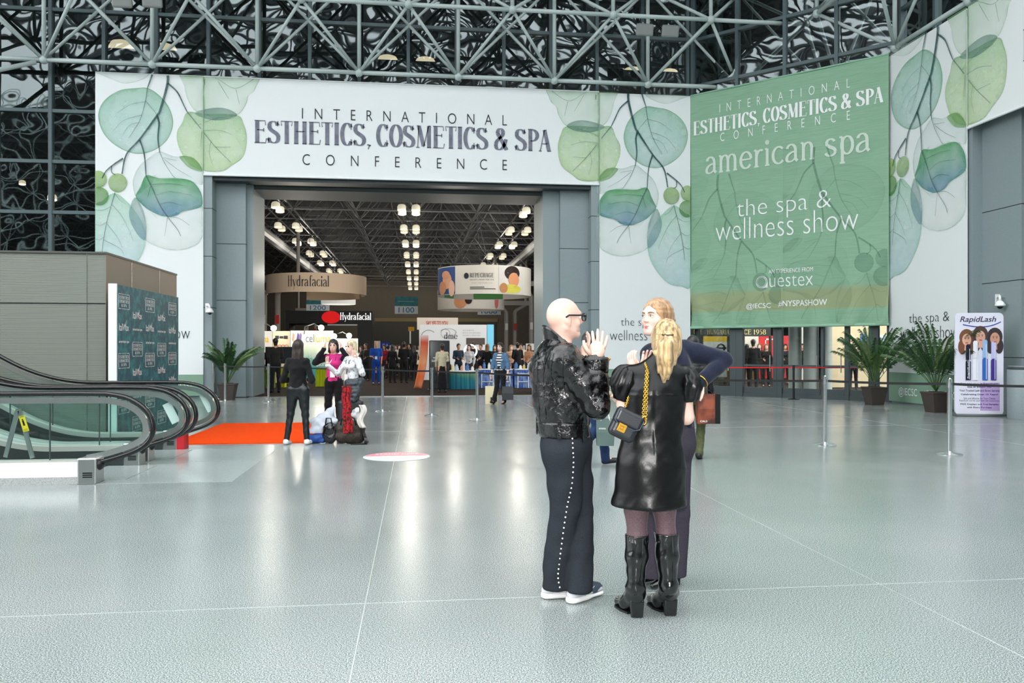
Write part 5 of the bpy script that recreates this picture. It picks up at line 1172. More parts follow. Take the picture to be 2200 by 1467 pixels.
q = MB(); word(q, f1, 'cel', w1 * .28, w1 * .52, h1 * .78, h1 * .92, -.005, 1, .02); obj('lettering', q, flat((120, 96, 96)), o1); q = MB(); word(q, f1, 'luma', w1 * .53, w1 * .88, h1 * .78, h1 * .92, .012, 1, .02); obj('lettering', q, flat((232, 196, 30)), o1)
o2, f2, w2, h2 = panel('booth_wall', 'narrow tan booth wall with icons between the two celluma walls', 'booth wall', 586, 623, 711, 836, d, mat('tan_board', (226, 208, 176), .6))
q = MB()
for i in range(4):
    for j, cc_ in enumerate(((1.65),)):
        ctr = (w2 * (.2 + .2 * i), h2 * .70)
        for k in range(16):
            a0, a1 = 2 * PI * k / 16, 2 * PI * (k + 1) / 16; q.poly([f2.P(ctr[0] + math.cos(x_) * rr_, ctr[1] + math.sin(x_) * rr_, .02) for x_, rr_ in ((a0, .085), (a1, .085), (a1, .065), (a0, .065))])
obj('icon_rings', q, flat((190, 60, 56)), o2); q = MB()
for i in range(3): q.obox(f2.P(w2 * (.25 + .25 * i), h2 * .88, .01), f2.ua, f2.ub, f2.n, .08, .07 if i != 1 else .05, .01)
obj('picture_tiles', q, M_INK, o2); q = MB()
for i, cc_ in enumerate(((224, 110, 40), (70, 90, 170), (214, 90, 60), (90, 140, 190))):
    q2 = MB(); q2.poly([f2.P(w2 * (.2 + .2 * i) + .1 * math.cos(2 * PI * k / 14), h2 * .56 + .07 * math.sin(2 * PI * k / 14), .02) for k in range(14)]); obj('printed_lamp', q2, flat(cc_), o2)
o3, f3, w3, h3 = panel('booth_wall', 'wide white booth wall with teal hills and the word celluma', 'booth wall', 624, 716, 710, 836, d, MG2)
q = MB(); word(q, f3, 'cel', w3 * .36, w3 * .55, h3 * .78, h3 * .93, -.008, 1, .02); obj('lettering', q, flat((110, 130, 160)), o3); q = MB(); word(q, f3, 'luma', w3 * .56, w3 * .94, h3 * .78, h3 * .92, -.004, 1, .02); obj('lettering', q, flat((226, 206, 70)), o3)
q = MB(); word(q, f3, 'Light Therapy', w3 * .45, w3 * .95, h3 * .46, h3 * .56, .012, 1, .02); word(q, f3, 'Skin', w3 * .60, w3 * .82, h3 * .31, h3 * .42, .012, 1, .02); obj('lettering', q, M_WHITE, o3)
for x_, cl_ in ((.06, (236, 170, 140)), (.17, (110, 90, 170)), (.23, (150, 130, 200))):
    q = MB(); q.poly([f3.P(w3 * x_ + dx, h3 * (.82 + dz), .02) for dx, dz in ((-.05, 0), (.03, -.04), (.06, .1), (.0, .14))]); obj('printed_mark', q, flat(cl_), o3)
o4, f4, w4, h4 = panel('booth_wall', 'low white booth wall right of the celluma booth, behind the pink top', 'booth wall', 717, 769, 727, 836, 38, mat('white_board', (236, 236, 230), .6))
# clip lamps over the walls
for px, py, dd, lb in ((588, 705, 34.5, 'bright clip lamp over the tan icon wall'), (690, 704, 34.5, 'bright clip lamp over the wide celluma wall'), (718, 722, 37.5, 'bright clip lamp at the left of the low white wall'), (750, 721, 37.5, 'bright clip lamp at the right of the low white wall')):
    p = D(px, py, dd); t = thing('clip_lamp', lb, 'clip lamp', p, group='clip lamps on the booth walls')
    obj('bulb', MB().ball(p, .13, 12, 8), mat('bulb_lit', (255, 255, 250), .5, emit=(255, 250, 235), emit_s=5), t, True); obj('arm', MB().path([p, p + Vector((-.3, .1, .18)), p + Vector((-.75, .4, .05)), p + Vector((-.8, .62, -.25))], .022, 6), M_STEEL, t, True)
    point('clip_lamp_light', p + Vector((0, -.35, -.05)), 60)
def cloth_table(name, label, x0, x1, yt, yb, dep, m, group=None, top=None):
    d_ = EYE * FPX / (yb - HZ); a = G(x0, yb); b = WY(x1, yb, a.y); zt = D(x0, yt, d_).z
    t = thing(name, label, 'table', ((a.x + b.x) / 2, a.y + dep / 2, 0), group=group)
    n = 24; mb = MB(); pts = []
    for i in range(n + 1): pts.append((a.x + (b.x - a.x) * i / n, a.y + .025 * math.sin(i * 2.4)))
    bk_ = [(b.x, a.y + dep), (a.x, a.y + dep)]; lo = pts + bk_; hi = [(x, y + .03 if y < a.y + .1 else y) for x, y in pts] + bk_; N_ = len(lo)
    mb.add([(x, y, .012) for x, y in lo] + [(x, y, zt) for x, y in hi], [(i, (i + 1) % N_, N_ + (i + 1) % N_, N_ + i) for i in range(N_)])
    obj('tablecloth', mb, m, t); obj('table_top', MB().box(a.x, b.x, a.y, a.y + dep, zt - .03, zt + .005), top or m, t)
    return t, a, b, zt
cloth_table('draped_table', 'lime yellow draped table behind the woman in black', 700 - 22, 712, 791, 831, .7, M_LIME, 'draped tables of the celluma booth')
cloth_table('draped_table', 'green draped table at the hall left, behind two visitors', 536, 562, 792, 831, .7, M_LIME, 'draped tables of the celluma booth')
cloth_table('draped_table', 'olive green draped counter between the two visitors and the man in black', 562, 586, 793, 835, .6, M_GRN, 'draped tables of the celluma booth')
cloth_table('draped_table', 'bright yellow drape at the right of the man at the screen', 600, 612, 788, 833, .4, mat('yellow_drape', (214, 216, 26), .7), 'draped tables of the celluma booth')
cloth_table('draped_table', 'lime green counter front with a pink badge, left of the woman in black', 612, 630, 788, 826, .5, mat('lime_front', (136, 186, 42), .6), 'draped tables of the celluma booth')
tv, ft, wt, ht = panel('television', 'large black screen standing by the tan icon wall', 'screen', 570, 630, 745, 781, 33.5, M_BLACK, .08)
obj('screen_glass', MB().obox(ft.P(wt / 2, ht / 2, .004), ft.ua, ft.ub, ft.n, wt / 2 - .03, ht / 2 - .03, .003), mat('screen_glass', (52, 56, 62), .15), tv); obj('stand', MB().box(ft.P(wt / 2, 0).x - .05, ft.P(wt / 2, 0).x + .05, ft.o.y + .02, ft.o.y + .08, 0, ft.o.z), M_BLACK, tv)
bs, fb_, wb, hb = panel('sign_board', 'small blue sign reading ELA beyond the man in blue scrubs', 'sign board', 817, 837, 735, 749, 50, flat((28, 62, 176)), .05); q = MB(); word(q, fb_, 'ELA', wb * .25, wb * .85, hb * .25, hb * .75, 0, 1, .02); obj('lettering', q, M_WHITE, bs); obj('stand', MB().box(fb_.P(wb / 2, 0).x - .04, fb_.P(wb / 2, 0).x + .04, fb_.o.y, fb_.o.y + .05, 0, fb_.o.z), M_STEEL, bs)
panel('booth_wall', 'narrow white upright board beside the blue ELA sign', 'booth wall', 804, 817, 732, 832, 49, mat('white_board', (236, 236, 230), .6))
for x0, x1, yt, dd, lb in ((830, 858, 742, 64, 'far white booth wall right of the blue ELA sign'), (1130, 1172, 738, 44, 'far white booth wall at the right portal edge'), (1098, 1128, 742, 56, 'far pale booth wall right of the blue edged booth')):
    panel('booth_wall', lb, 'booth wall', x0, x1, yt, 800, dd, mat('white_board_%d' % x0, (230, 230, 224), .6))
# right booth
o5, f5, w5, h5 = panel('booth_wall', 'tall white booth wall with grey lettering and a blue edge at the hall right', 'booth wall', 902, 1046, 697, 835, 38, mat('pale_grey_board', (236, 238, 241), .6))
q = MB()
for i, (s_, z) in enumerate((('SCIENCE', .885), ('DISCOVERING', .84), ('NATURE\'S CREATIONS', .795))): word(q, f5, s_, w5 * .64, w5 * (.80 if i == 0 else .9), h5 * z, h5 * (z + .022), 0, 1.5, .02)
obj('lettering', q, flat((132, 134, 140)), o5)
q = MB()
for k in range(24):
    for (cx, cz, rx, rz, a0, sp_) in ((.13, .78, .11, .12, 40, 130), (.42, .86, .12, .07, -40, 200), (.38, .84, .07, .08, 0, 360)):
        a, b_ = math.radians(a0 + sp_ * k / 24), math.radians(a0 + sp_ * (k + 1) / 24); q.poly([f5.P(w5 * cx + w5 * rx * math.cos(x_) * rr_, h5 * cz + h5 * rz * math.sin(x_) * rr_, .02) for x_, rr_ in ((a, 1), (b_, 1), (b_, .95), (a, .95))])
pen_word(q, f5, 'dme', w5 * .36, w5 * .56, h5 * .74, h5 * .86, .12, .04, .05, 1, .02); obj('swirl_mark', q, M_INK, o5)
q = MB(); q.obox(f5.P(w5 * .5, h5 * .38, .01), f5.ua, f5.ub, f5.n, w5 * .2, h5 * .22, .01) if False else q.obox(f5.P(w5 * .83, h5 * .70, .01), f5.ua, f5.ub, f5.n, w5 * .14, .16, .008); obj('dark_shelf', q, flat((92, 84, 76)), o5)
panel('booth_wall', 'glowing pale blue edge wall of the right booth', 'booth wall', 1047, 1061, 697, 835, 38.5, mat('cyan_panel', (120, 204, 234), .5, emit=(120, 204, 234), emit_s=.25))
o6, f6, w6, h6 = panel('header_board', 'cream header board reading SAY YES TO YOU above the white booth', 'header board', 896, 984, 682, 708, 39.2, mat('cream_board', (226, 214, 200), .6), zmin=1); q = MB(); word(q, f6, 'SAY YES TO YOU', w6 * .22, w6 * .75, h6 * .36, h6 * .72, .014, 1, .02); obj('lettering', q, flat((196, 56, 46)), o6)
obj('leg_post', MB().box(f6.P(.1, 0).x, f6.P(.2, 0).x, f6.o.y, f6.o.y + .06, 0, f6.o.z), M_WHITE, o6)
ys, fy, wy, hy = panel('sign_board', 'small yellow sign on a post at the dark hall wall', 'sign board', 877, 890, 702, 711, 60, flat((226, 170, 40)), .04, zmin=.5); obj('stand', MB().box(fy.P(.1, 0).x, fy.P(.2, 0).x, fy.o.y, fy.o.y + .04, 0, fy.o.z), M_STEEL, ys)
# touch screen totem
d = EYE * FPX / (838 - HZ); a = G(922, 838); b = WY(966, 838, a.y); zt = D(922, 731, d).z
t = thing('touch_screen', 'tall black touch screen totem reading NO SIGNAL in the hall entrance', 'screen', ((a.x + b.x) / 2, a.y + .1, 0))
bevel(obj('casing', MB().box(a.x, b.x, a.y, a.y + .14, .02, zt), M_BLACK, t), .03); f7 = Frame((a.x, a.y, 0), (1, 0, 0), (0, 0, 1), (0, -1, 0)); w7 = b.x - a.x
obj('screen_glass', MB().obox(f7.P(w7 / 2, zt * .56, .004), f7.ua, f7.ub, f7.n, w7 / 2 - .04, zt * .42, .003), mat('totem_glass', (30, 40, 46), .12), t); q = MB(); word(q, f7, 'NO SIGNAL', w7 * .2, w7 * .72, zt * .635, zt * .665, .014, 1, .012)
for z in (.60, .575): q.obox(f7.P(w7 * .22, zt * z, .01), f7.ua, f7.ub, f7.n, w7 * .1, .008, .002)
obj('lettering', q, M_WHITE, t); obj('foot', MB().box(a.x - .05, b.x + .05, a.y - .15, a.y + .3, 0.006, .03), M_BLACK, t)
d = EYE * FPX / (836 - HZ); M_ORG = gradient_mat('flame_print', [(.0, (196, 152, 112)), (.3, (236, 110, 50)), (.5, (246, 170, 120)), (.7, (222, 90, 50)), (.9, (238, 236, 240))])
fa = G(901, 836); fm = MB().grid(lambda u, v: Vector((WY(904 + 16 * u, 836, fa.y).x - .25 * (1 - v) ** 2, fa.y + .06 * math.sin(u * 3), .03 + v * D(905, 722, d).z)), 6, 16)
o = obj('feather_banner', fm, M_ORG, smooth=True, label='tall orange flame patterned banner left of the touch screen', cat='banner stand'); mo = o.modifiers.new('depth', 'SOLIDIFY'); mo.thickness = .02
MSW = gradient_mat('swirl_counter_print', [(.0, (16, 60, 110)), (.3, (30, 120, 130)), (.45, (170, 190, 40)), (.6, (40, 130, 90)), (.8, (40, 90, 140))])
GOODS = {}
_q = cloth_table('printed_counter', 'counter with a blue and green swirl print behind the belt posts', 965, 1022, 797, 837, .8, MSW, top=M_WHITE); GOODS['swirl printed counter'] = _q[1:]
for i, (x0, x1, lb) in enumerate(((1028, 1066, 'white topped blue table left of the denim jacket'), (1072, 1102, 'white topped blue table right of the denim jacket'), (1106, 1142, 'white topped blue table at the right portal edge'))):
    t, a, b, zt = cloth_table('display_table', lb, x0, x1, 793, 834, .7, mat('blue_cloth', (72, 110, 190), .7, noise=(4, (150, 176, 220), .4, .6)), 'blue display tables', M_WHITE)
    GOODS[('left', 'middle', 'right')[i] + ' blue display table'] = (a, b, zt); q = MB(); w_ = b.x - a.x
    for z in (.25, .55): q.box(a.x + .12, b.x - .12, a.y - .04, a.y - .01, z - .015, z + .015)
    for x_ in (a.x + .12, b.x - .12): q.box(x_ - .02, x_ + .02, a.y - .04, a.y - .01, .012, .6)
    obj('chair_frame', q, M_WHITE, t)
R = random.Random(5); JN = {(240, 240, 236): 'white', (236, 206, 120): 'yellow', (196, 220, 234): 'pale blue', (214, 150, 130): 'pink', (80, 120, 180): 'blue'}
for tn, (ta, tb, tz) in GOODS.items():
    n = 5 if 'swirl' in tn else 4
    for i in range(n):
        cl_ = list(JN)[(i + len(tn)) % 5]; r_, h = R.uniform(.05, .07), R.uniform(.12, .26)
        obj('product_jar', MB().lathe((ta.x + (tb.x - ta.x) * (i + .5) / n, ta.y + R.uniform(.15, .5), tz + .005), [(r_, 0), (r_, h * .7), (r_ * .6, h * .75), (r_ * .6, h)], 10), flat(cl_, .4), smooth=True, sharp=.6, label='%s jar, %s from the left on the %s' % (JN[cl_], ORD[i], tn), cat='jar', group='goods on the display tables')
# ring light
p = D(1011, 754, 34); t = thing('ring_light', 'white ring light on a stand in front of the white booth', 'ring light', (p.x, p.y, 0)); q = [p + Vector((.26 * math.cos(k * PI / 12), 0, .26 * math.sin(k * PI / 12))) for k in range(24)]
obj('ring_tube', MB().path(q, .04, 8, closed=True), mat('ring_lit', (250, 246, 246), .4, emit=(255, 246, 246), emit_s=.8), t, True); obj('stand', MB().tube((p.x, p.y, .01), p - Vector((0, 0, .26)), .02, 8), M_BLACK, t)

# ---- behind the corner doors: round columns and the hungarian booth
for px, w, lb in ((1708, 27, 'left of two round grey columns behind the corner glass doors'), (1742, 31, 'right of two round grey columns behind the corner glass doors'), (1776, 22, 'round grey column farther right behind the corner doors')):
    u = (px - 1100) / FPX; dd = (_ga.x + _ga.y + 2.6) / ((u * CT + ST) + (CT - u * ST)); p = D(px, 800, dd)
    obj('round_column', MB().lathe((p.x, p.y, 0), [(w / FPX * dd / 2, 0), (w / FPX * dd / 2, 6)], 24), mat('concrete_grey', (172, 174, 168), .7), smooth=True, sharp=.6, label=lb, cat='column', group='round columns behind the corner doors')
def fpanel(x0, x1, yt, yb, dd): return x0, x1, yt, yb, dd
hb_, fh, wh, hh_ = panel('booth_fascia', 'black booth fascia with gold lettering HUNGARIAN SINCE 1958 behind the doors', 'booth fascia', 1480, 1656, 701, 722, 33, mat('black_green_fascia', (20, 30, 26), .5), .3, zmin=.5)
def hw(s_, x0, x1, m): q = MB(); k_ = wh / (1656 - 1480); pen_word(q, fh, s_, (x0 - 1480) * k_, (x1 - 1480) * k_, hh_ * .18, hh_ * .70, .13, .05, .06, 1, .02); obj('lettering', q, m, hb_)
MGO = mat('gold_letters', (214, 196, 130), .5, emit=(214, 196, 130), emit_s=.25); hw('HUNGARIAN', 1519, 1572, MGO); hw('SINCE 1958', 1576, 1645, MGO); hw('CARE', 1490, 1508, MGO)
for x0, x1, h0 in ((1480, 1484, 0), (1507, 1511, 0), (1654, 1658, 0)): p, q_ = WY(x0, 800, fh.o.y), WY(x1, 800, fh.o.y); obj('booth_post', MB().box(p.x, q_.x, fh.o.y, fh.o.y + .1, 0.01, fh.o.z), mat('black_green_fascia', (20, 30, 26), .5), hb_)
panel('booth_wall', 'bright yellow band wall under the black fascia', 'booth wall', 1484, 1562, 722, 734, 34.5, mat('yellow_wall', (250, 204, 20), .5), zmin=.5)
ow, fw_, ww_, hw_ = panel('booth_wall', 'white booth wall with a round black emblem behind the doors', 'booth wall', 1484, 1562, 734, 810, 34.4, mat('lit_white_wall', (240, 240, 240), .5))
q = MB(); cx_, cz_ = ww_ * .83, hw_ * .82
for k in range(24):
    a, b_ = 2 * PI * k / 24, 2 * PI * (k + 1) / 24; q.poly([fw_.P(cx_ + math.cos(x_) * rr_, cz_ + math.sin(x_) * rr_, .01) for x_, rr_ in ((a, .2), (b_, .2), (b_, .12), (a, .12))])
q.obox(fw_.P(cx_, cz_, .012), fw_.ua, fw_.ub, fw_.n, .24, .035, .002); obj('round_emblem', q, M_INK, ow)
panel('booth_wall', 'yellow and green side wall right of the first door posts', 'booth wall', 1586, 1596, 722, 812, 34.2, mat('yellow_wall', (250, 204, 20), .5))
panel('booth_wall', 'pale lit booth wall behind the crowd at the doors', 'booth wall', 1596, 1632, 722, 812, 36, mat('cream_wall', (226, 220, 206), .5))
orr, fr2, wr2, hr2 = panel('booth_wall', 'red booth wall with a white outlined square behind the doors', 'booth wall', 1631, 1694, 721, 812, 35, mat('red_wall', (206, 26, 30), .5))
q = MB()
for x0, x1, z0, z1 in ((.2, .8, .90, .93), (.2, .8, .45, .47), (.2, .23, .45, .93), (.77, .8, .45, .93)): q.poly([fr2.P(wr2 * x0, hr2 * z0, .01), fr2.P(wr2 * x1, hr2 * z0, .01), fr2.P(wr2 * x1, hr2 * z1, .01), fr2.P(wr2 * x0, hr2 * z1, .01)])
obj('white_outline', q, M_WHITE, orr)
panel('booth_wall', 'pale wall seen between the two round columns', 'booth wall', 1718, 1730, 690, 820, 37, mat('cream_wall', (226, 220, 206), .5))
TANW = panel('booth_wall', 'tan wall at the right behind the last door', 'booth wall', 1788, 1920, 690, 832, 30, mat('tan_wall', (206, 186, 150), .6))
bp_, fb2, wb2, hb2 = panel('poster', 'tall blue poster on the tan wall behind the last door', 'poster', 1849, 1862, 717, 758, 29.9, flat((66, 120, 190)), .03, zmin=.3, wy=TANW[1].o.y - .031); q = MB()
for k in range(4): q.obox(fb2.P(wb2 * .5, hb2 * (.15 + .23 * k), .008), f5.ua, fb2.ub, fb2.n, wb2 * .22, hb2 * .07, .004)
obj('figures', q, flat((30, 50, 90)), bp_)
panel('poster', 'pale grey abstract poster right of the blue poster', 'poster', 1866, 1915, 719, 752, 29.9, flat((196, 206, 220)), .03, zmin=.3, wy=TANW[1].o.y - .031)
cloth_table('display_table', 'wooden fronted display counter before the hungarian booth', 1530, 1660, 785, 822, .6, mat('wood_counter', (150, 112, 66), .6), 'counters behind the corner doors')
for X, Y, e in ((9.2, 31.5, 700), (12.6, 30.5, 700), (16.0, 26, 420)): point('booth_fill_light', (X, Y, 4.6), e)  # fill lights added to brighten the booths behind the doors, no fixtures there

for X, Y, e in ((1.6, 33.5, 150), (4.2, 33.0, 120), (-4.6, 31.5, 110)): point('booth_fill_light', (X, Y, 4.4), e)  # more added fill, brightens the hall booths and crowd
# ================================================================ soft bodies: blended volumes turned into one continuous mesh
F32 = np.float32
class Vol:
    def __init__(s, k=.03): s.k, s.p, s.lo, s.hi, s.amp, s.nf = k, [], [], [], 0.0, None
    def _b(s, c, r): c = np.array(c, float); s.lo.append(c - r); s.hi.append(c + r)
    def cone(s, a, b, ra, rb=None, k=None, op='u', flat=None):
        """round cone; flat=(axis, factor) squashes it along an axis"""
        rb = ra if rb is None else rb; a, b = np.array(a, F32), np.array(b, F32)
        s.p.append((op, 'c', (a, b, ra, rb, flat), k if k is not None else s.k))
        if op == 'u': s._b(a, ra * 1.05); s._b(b, rb * 1.05)
        return s
    def chain(s, pts, rs, **kw):
        for i in range(len(pts) - 1): s.cone(pts[i], pts[i + 1], rs[i], rs[i + 1], **kw)
        return s
    def ell(s, c, r, M=None, k=None, op='u'):
        s.p.append((op, 'e', (np.array(c, F32), np.array(r, F32), None if M is None else np.array(M, F32)), k if k is not None else s.k))
        if op == 'u': s._b(c, max(r) * 1.02)
        return s
    def plane(s, c, n, k=0.006):
        """keep only the side that n points away from"""
        n = np.array(n, F32); s.p.append(('i', 'p', (np.array(c, F32), n / np.linalg.norm(n)), k)); return s
    def ev(s, P):
        d = np.full(len(P), 9.0, F32)
        pl = [q for q in s.p if q[1] == 'p']
        for op, ty, a, k in [q for q in s.p if q[1] != 'p'] + [(None,) * 4] + pl:
            if ty is None:
                if s.nf is not None: d = d + s.nf(P).astype(F32)
                continue
            if ty == 'c':
                A, B, ra, rb, fl = a; ba = B - A; L = float(ba @ ba) + 1e-9; pa = P - A; t = np.clip(pa @ ba / L, 0, 1); q = pa - t[:, None] * ba
                if fl is not None:
                    ax = np.array(fl[0], F32); q = q + np.outer(q @ ax * (1 / fl[1] - 1), ax)
                e = np.sqrt((q * q).sum(1)) - (ra + (rb - ra) * t)
                if fl is not None: e = e * min(1, fl[1] * 1.1)
            elif ty == 'e':
                C, R_, M = a; q = P - C
                if M is not None: q = q @ M.T
                k0 = np.sqrt(((q / R_) ** 2).sum(1)) + 1e-9; k1 = np.sqrt(((q / (R_ * R_)) ** 2).sum(1)) + 1e-9; e = k0 * (k0 - 1) / k1
            else: e = (P - a[0]) @ a[1]
            e = e.astype(F32)
            if op == 'u': h = np.clip(.5 + .5 * (d - e) / k, 0, 1); d = d + (e - d) * h - k * h * (1 - h)
            elif op == 's': h = np.clip(.5 - .5 * (d + e) / k, 0, 1); d = d + (-e - d) * h + k * h * (1 - h)
            else: h = np.clip(.5 - .5 * (d - e) / k, 0, 1); d = d + (e - d) * h + k * h * (1 - h)
        return d
    def mesh(s, h):
        lo = np.min(s.lo, 0) - 3 * h - s.amp; hi = np.max(s.hi, 0) + 3 * h + s.amp; B = 4
        n = np.ceil((hi - lo) / h / B).astype(int) + 1; N = n * B
        cx = [lo[i] + (np.arange(n[i]) * B + (B - 1) / 2) * h for i in range(3)]
        C = np.stack(np.meshgrid(*cx, indexing='ij'), -1).reshape(-1, 3).astype(F32); dc = s.ev(C).reshape(n)
        V = np.repeat(np.repeat(np.repeat(dc, B, 0), B, 1), B, 2); act = np.argwhere(np.abs(dc) < h * B * 1.9 + s.amp + .01)
        if len(act):
            off = np.stack(np.meshgrid(range(B), range(B), range(B), indexing='ij'), -1).reshape(-1, 3)
            I = (act[:, None, :] * B + off[None]).reshape(-1, 3); P = (lo + I * h).astype(F32); out = np.empty(len(P), F32)
            for q in range(0, len(P), 400000): out[q:q + 400000] = s.ev(P[q:q + 400000])
            V[I[:, 0], I[:, 1], I[:, 2]] = out
        return nets(V, lo, h)
def nets(V, lo, h):
    S = V < 0; nx, ny, nz = V.shape; c = S[:-1, :-1, :-1].astype(np.int8)
    cnt = sum(S[i:nx - 1 + i, j:ny - 1 + j, k:nz - 1 + k].astype(np.int8) for i in (0, 1) for j in (0, 1) for k in (0, 1))
    cell = np.argwhere((cnt > 0) & (cnt < 8))
    if not len(cell): return [], []
    idx = -np.ones((nx - 1, ny - 1, nz - 1), np.int64); idx[cell[:, 0], cell[:, 1], cell[:, 2]] = np.arange(len(cell))
    acc = np.zeros((len(cell), 3)); num = np.zeros(len(cell)); cs = [(i, j, k) for i in (0, 1) for j in (0, 1) for k in (0, 1)]
    g = {q: V[cell[:, 0] + q[0], cell[:, 1] + q[1], cell[:, 2] + q[2]] for q in cs}
    for a in cs:
        for ax in range(3):
            if a[ax]: continue
            b = list(a); b[ax] = 1; b = tuple(b); va, vb = g[a], g[b]; m = (va < 0) != (vb < 0); t = np.where(m, va / np.where(m, va - vb, 1), 0)
            p = np.tile(np.array(a, float), (len(cell), 1)); p[:, ax] += t; acc += p * m[:, None]; num += m
    vs = lo + (cell + acc / num[:, None]) * h; F = []
    for ax in range(3):
        u, v = (ax + 1) % 3, (ax + 2) % 3; a = [slice(0, None)] * 3; b = [slice(0, None)] * 3; a[ax] = slice(0, -1); b[ax] = slice(1, None)
        ed = np.argwhere(S[tuple(a)] != S[tuple(b)]); ed = ed[(ed[:, u] > 0) & (ed[:, v] > 0) & (ed[:, u] < V.shape[u] - 1) & (ed[:, v] < V.shape[v] - 1)]
        if not len(ed): continue
        flip = S[ed[:, 0], ed[:, 1], ed[:, 2]]; q = []
        for du, dv in ((0, 0), (1, 0), (1, 1), (0, 1)):
            e = ed.copy(); e[:, u] -= du; e[:, v] -= dv; q.append(idx[e[:, 0], e[:, 1], e[:, 2]])
        q = np.stack(q, 1); q[~flip] = q[~flip][:, ::-1]; F.append(q[(q >= 0).all(1)])
    return vs, np.concatenate(F)
def vol_obj(name, vol, h, m, parent=None, W=None, extra=None, **kw):
    vs, fs = vol.mesh(h); mb = MB()
    if len(vs): mb.v = [tuple(x) for x in vs]; mb.f = [tuple(int(i) for i in f) for f in fs]; mb.mi = [0] * len(mb.f)
    if extra is not None: mb.add(extra.v, extra.f)
    return obj(name, mb, m, parent, smooth=True, W=W, **kw)
def wrinkle(amp, fr, seed=0, st=(1, 1, 1)):
    def f(P):
        x, y, z = P[:, 0] * fr * st[0] + seed, P[:, 1] * fr * st[1] + seed * 1.7, P[:, 2] * fr * st[2]
        return amp * (np.sin(x * 1.0 + 1.8 * np.sin(z * .7 + y)) * np.sin(y * 1.1 + 1.5 * np.sin(x * .8 - z)) + .6 * np.sin(z * 1.9 + 1.3 * np.sin(x * 1.6 + y * 1.2)))
    return f

# ---------------------------------------------------------------- people
SKIN = {'fair': (244, 204, 186), 'tan': (214, 160, 128), 'brown': (150, 100, 76), 'dark': (96, 64, 50), 'pale': (250, 222, 210)}
def skin(k): return mat('skin_' + k, SKIN[k], .45, spec=.4, noise=(14, tuple(min(255, int(c * .95)) for c in SKIN[k]), .35, .65))
def cloth(c, rough=.85, bump=None): return mat('cloth_%02x%02x%02x_%d' % (*c, int(rough * 100)), c, rough, spec=.2, noise=(30, tuple(int(x * .86) for x in c), .3, .7), sheen=.1, bump=bump)
def hairm(c, name=None, dark=.68):
    """hair with streaks running down its length"""
    nm = name or 'hair_%02x%02x%02x' % c
    if nm in MATS: return MATS[nm]
    m = mat(nm, c, .42, noise=(60, tuple(int(x * dark) for x in c), .36, .66, 4), bump=(90, .5, .006), sheen=.15); nt = m.node_tree; mp = nt.nodes.new('ShaderNodeMapping'); mp.inputs['Scale'].default_value = (1, 1, .10)
    tc_ = next(n for n in nt.nodes if n.type == 'TEX_COORD'); nt.links.new(tc_.outputs['Object'], mp.inputs[0])
    for n in nt.nodes:
        if n.type == 'TEX_NOISE': nt.links.new(mp.outputs[0], n.inputs['Vector'])
    return m
def fingers(mb, w, d, n, L=.085, spread=.020, curl=.25, r=.0085, thumb=1):
    """four unequal bent fingers and a thumb; w knuckle centre, d pointing direction, n back-of-hand normal"""
    w, d, n = Vector(w), Vector(d).normalized(), Vector(n); n = (n - d * n.dot(d)).normalized(); sd = d.cross(n)
    for i, k in enumerate((.90, 1.0, .95, .78)):
        b = w + sd * (i - 1.5) * spread; dd = (d + sd * (i - 1.5) * .08).normalized(); pts = [b - d * .03, b]
        for j, (l, c) in enumerate(((.45, curl * .5), (.32, curl * 1.2), (.23, curl * 1.9))):
            dd = (dd - n * c * .6).normalized(); pts.append(pts[-1] + dd * L * k * l)
        mb.path(pts, r, 6, rs=[r * 1.05, r * 1.05, r, r * .92, r * .62])
    b = w - d * .055 - sd * .035 * thumb; dt = (d * .55 - sd * .8 * thumb - n * .25).normalized(); p1 = b + dt * .035; p2 = p1 + (dt + d * .5).normalized() * .032; p3 = p2 + (dt + d * .9).normalized() * .024
    mb.path([b, p1, p2, p3], r, 6, rs=[r * 1.35, r * 1.2, r * 1.05, r * .7])
def basis(a):
    a = math.radians(a); f = Vector((math.sin(a), math.cos(a), 0)); r = Vector((math.cos(a), -math.sin(a), 0))
    rot = lambda v: Vector((v.x * CT + v.y * ST, -v.x * ST + v.y * CT, 0)); return rot(f), rot(r)
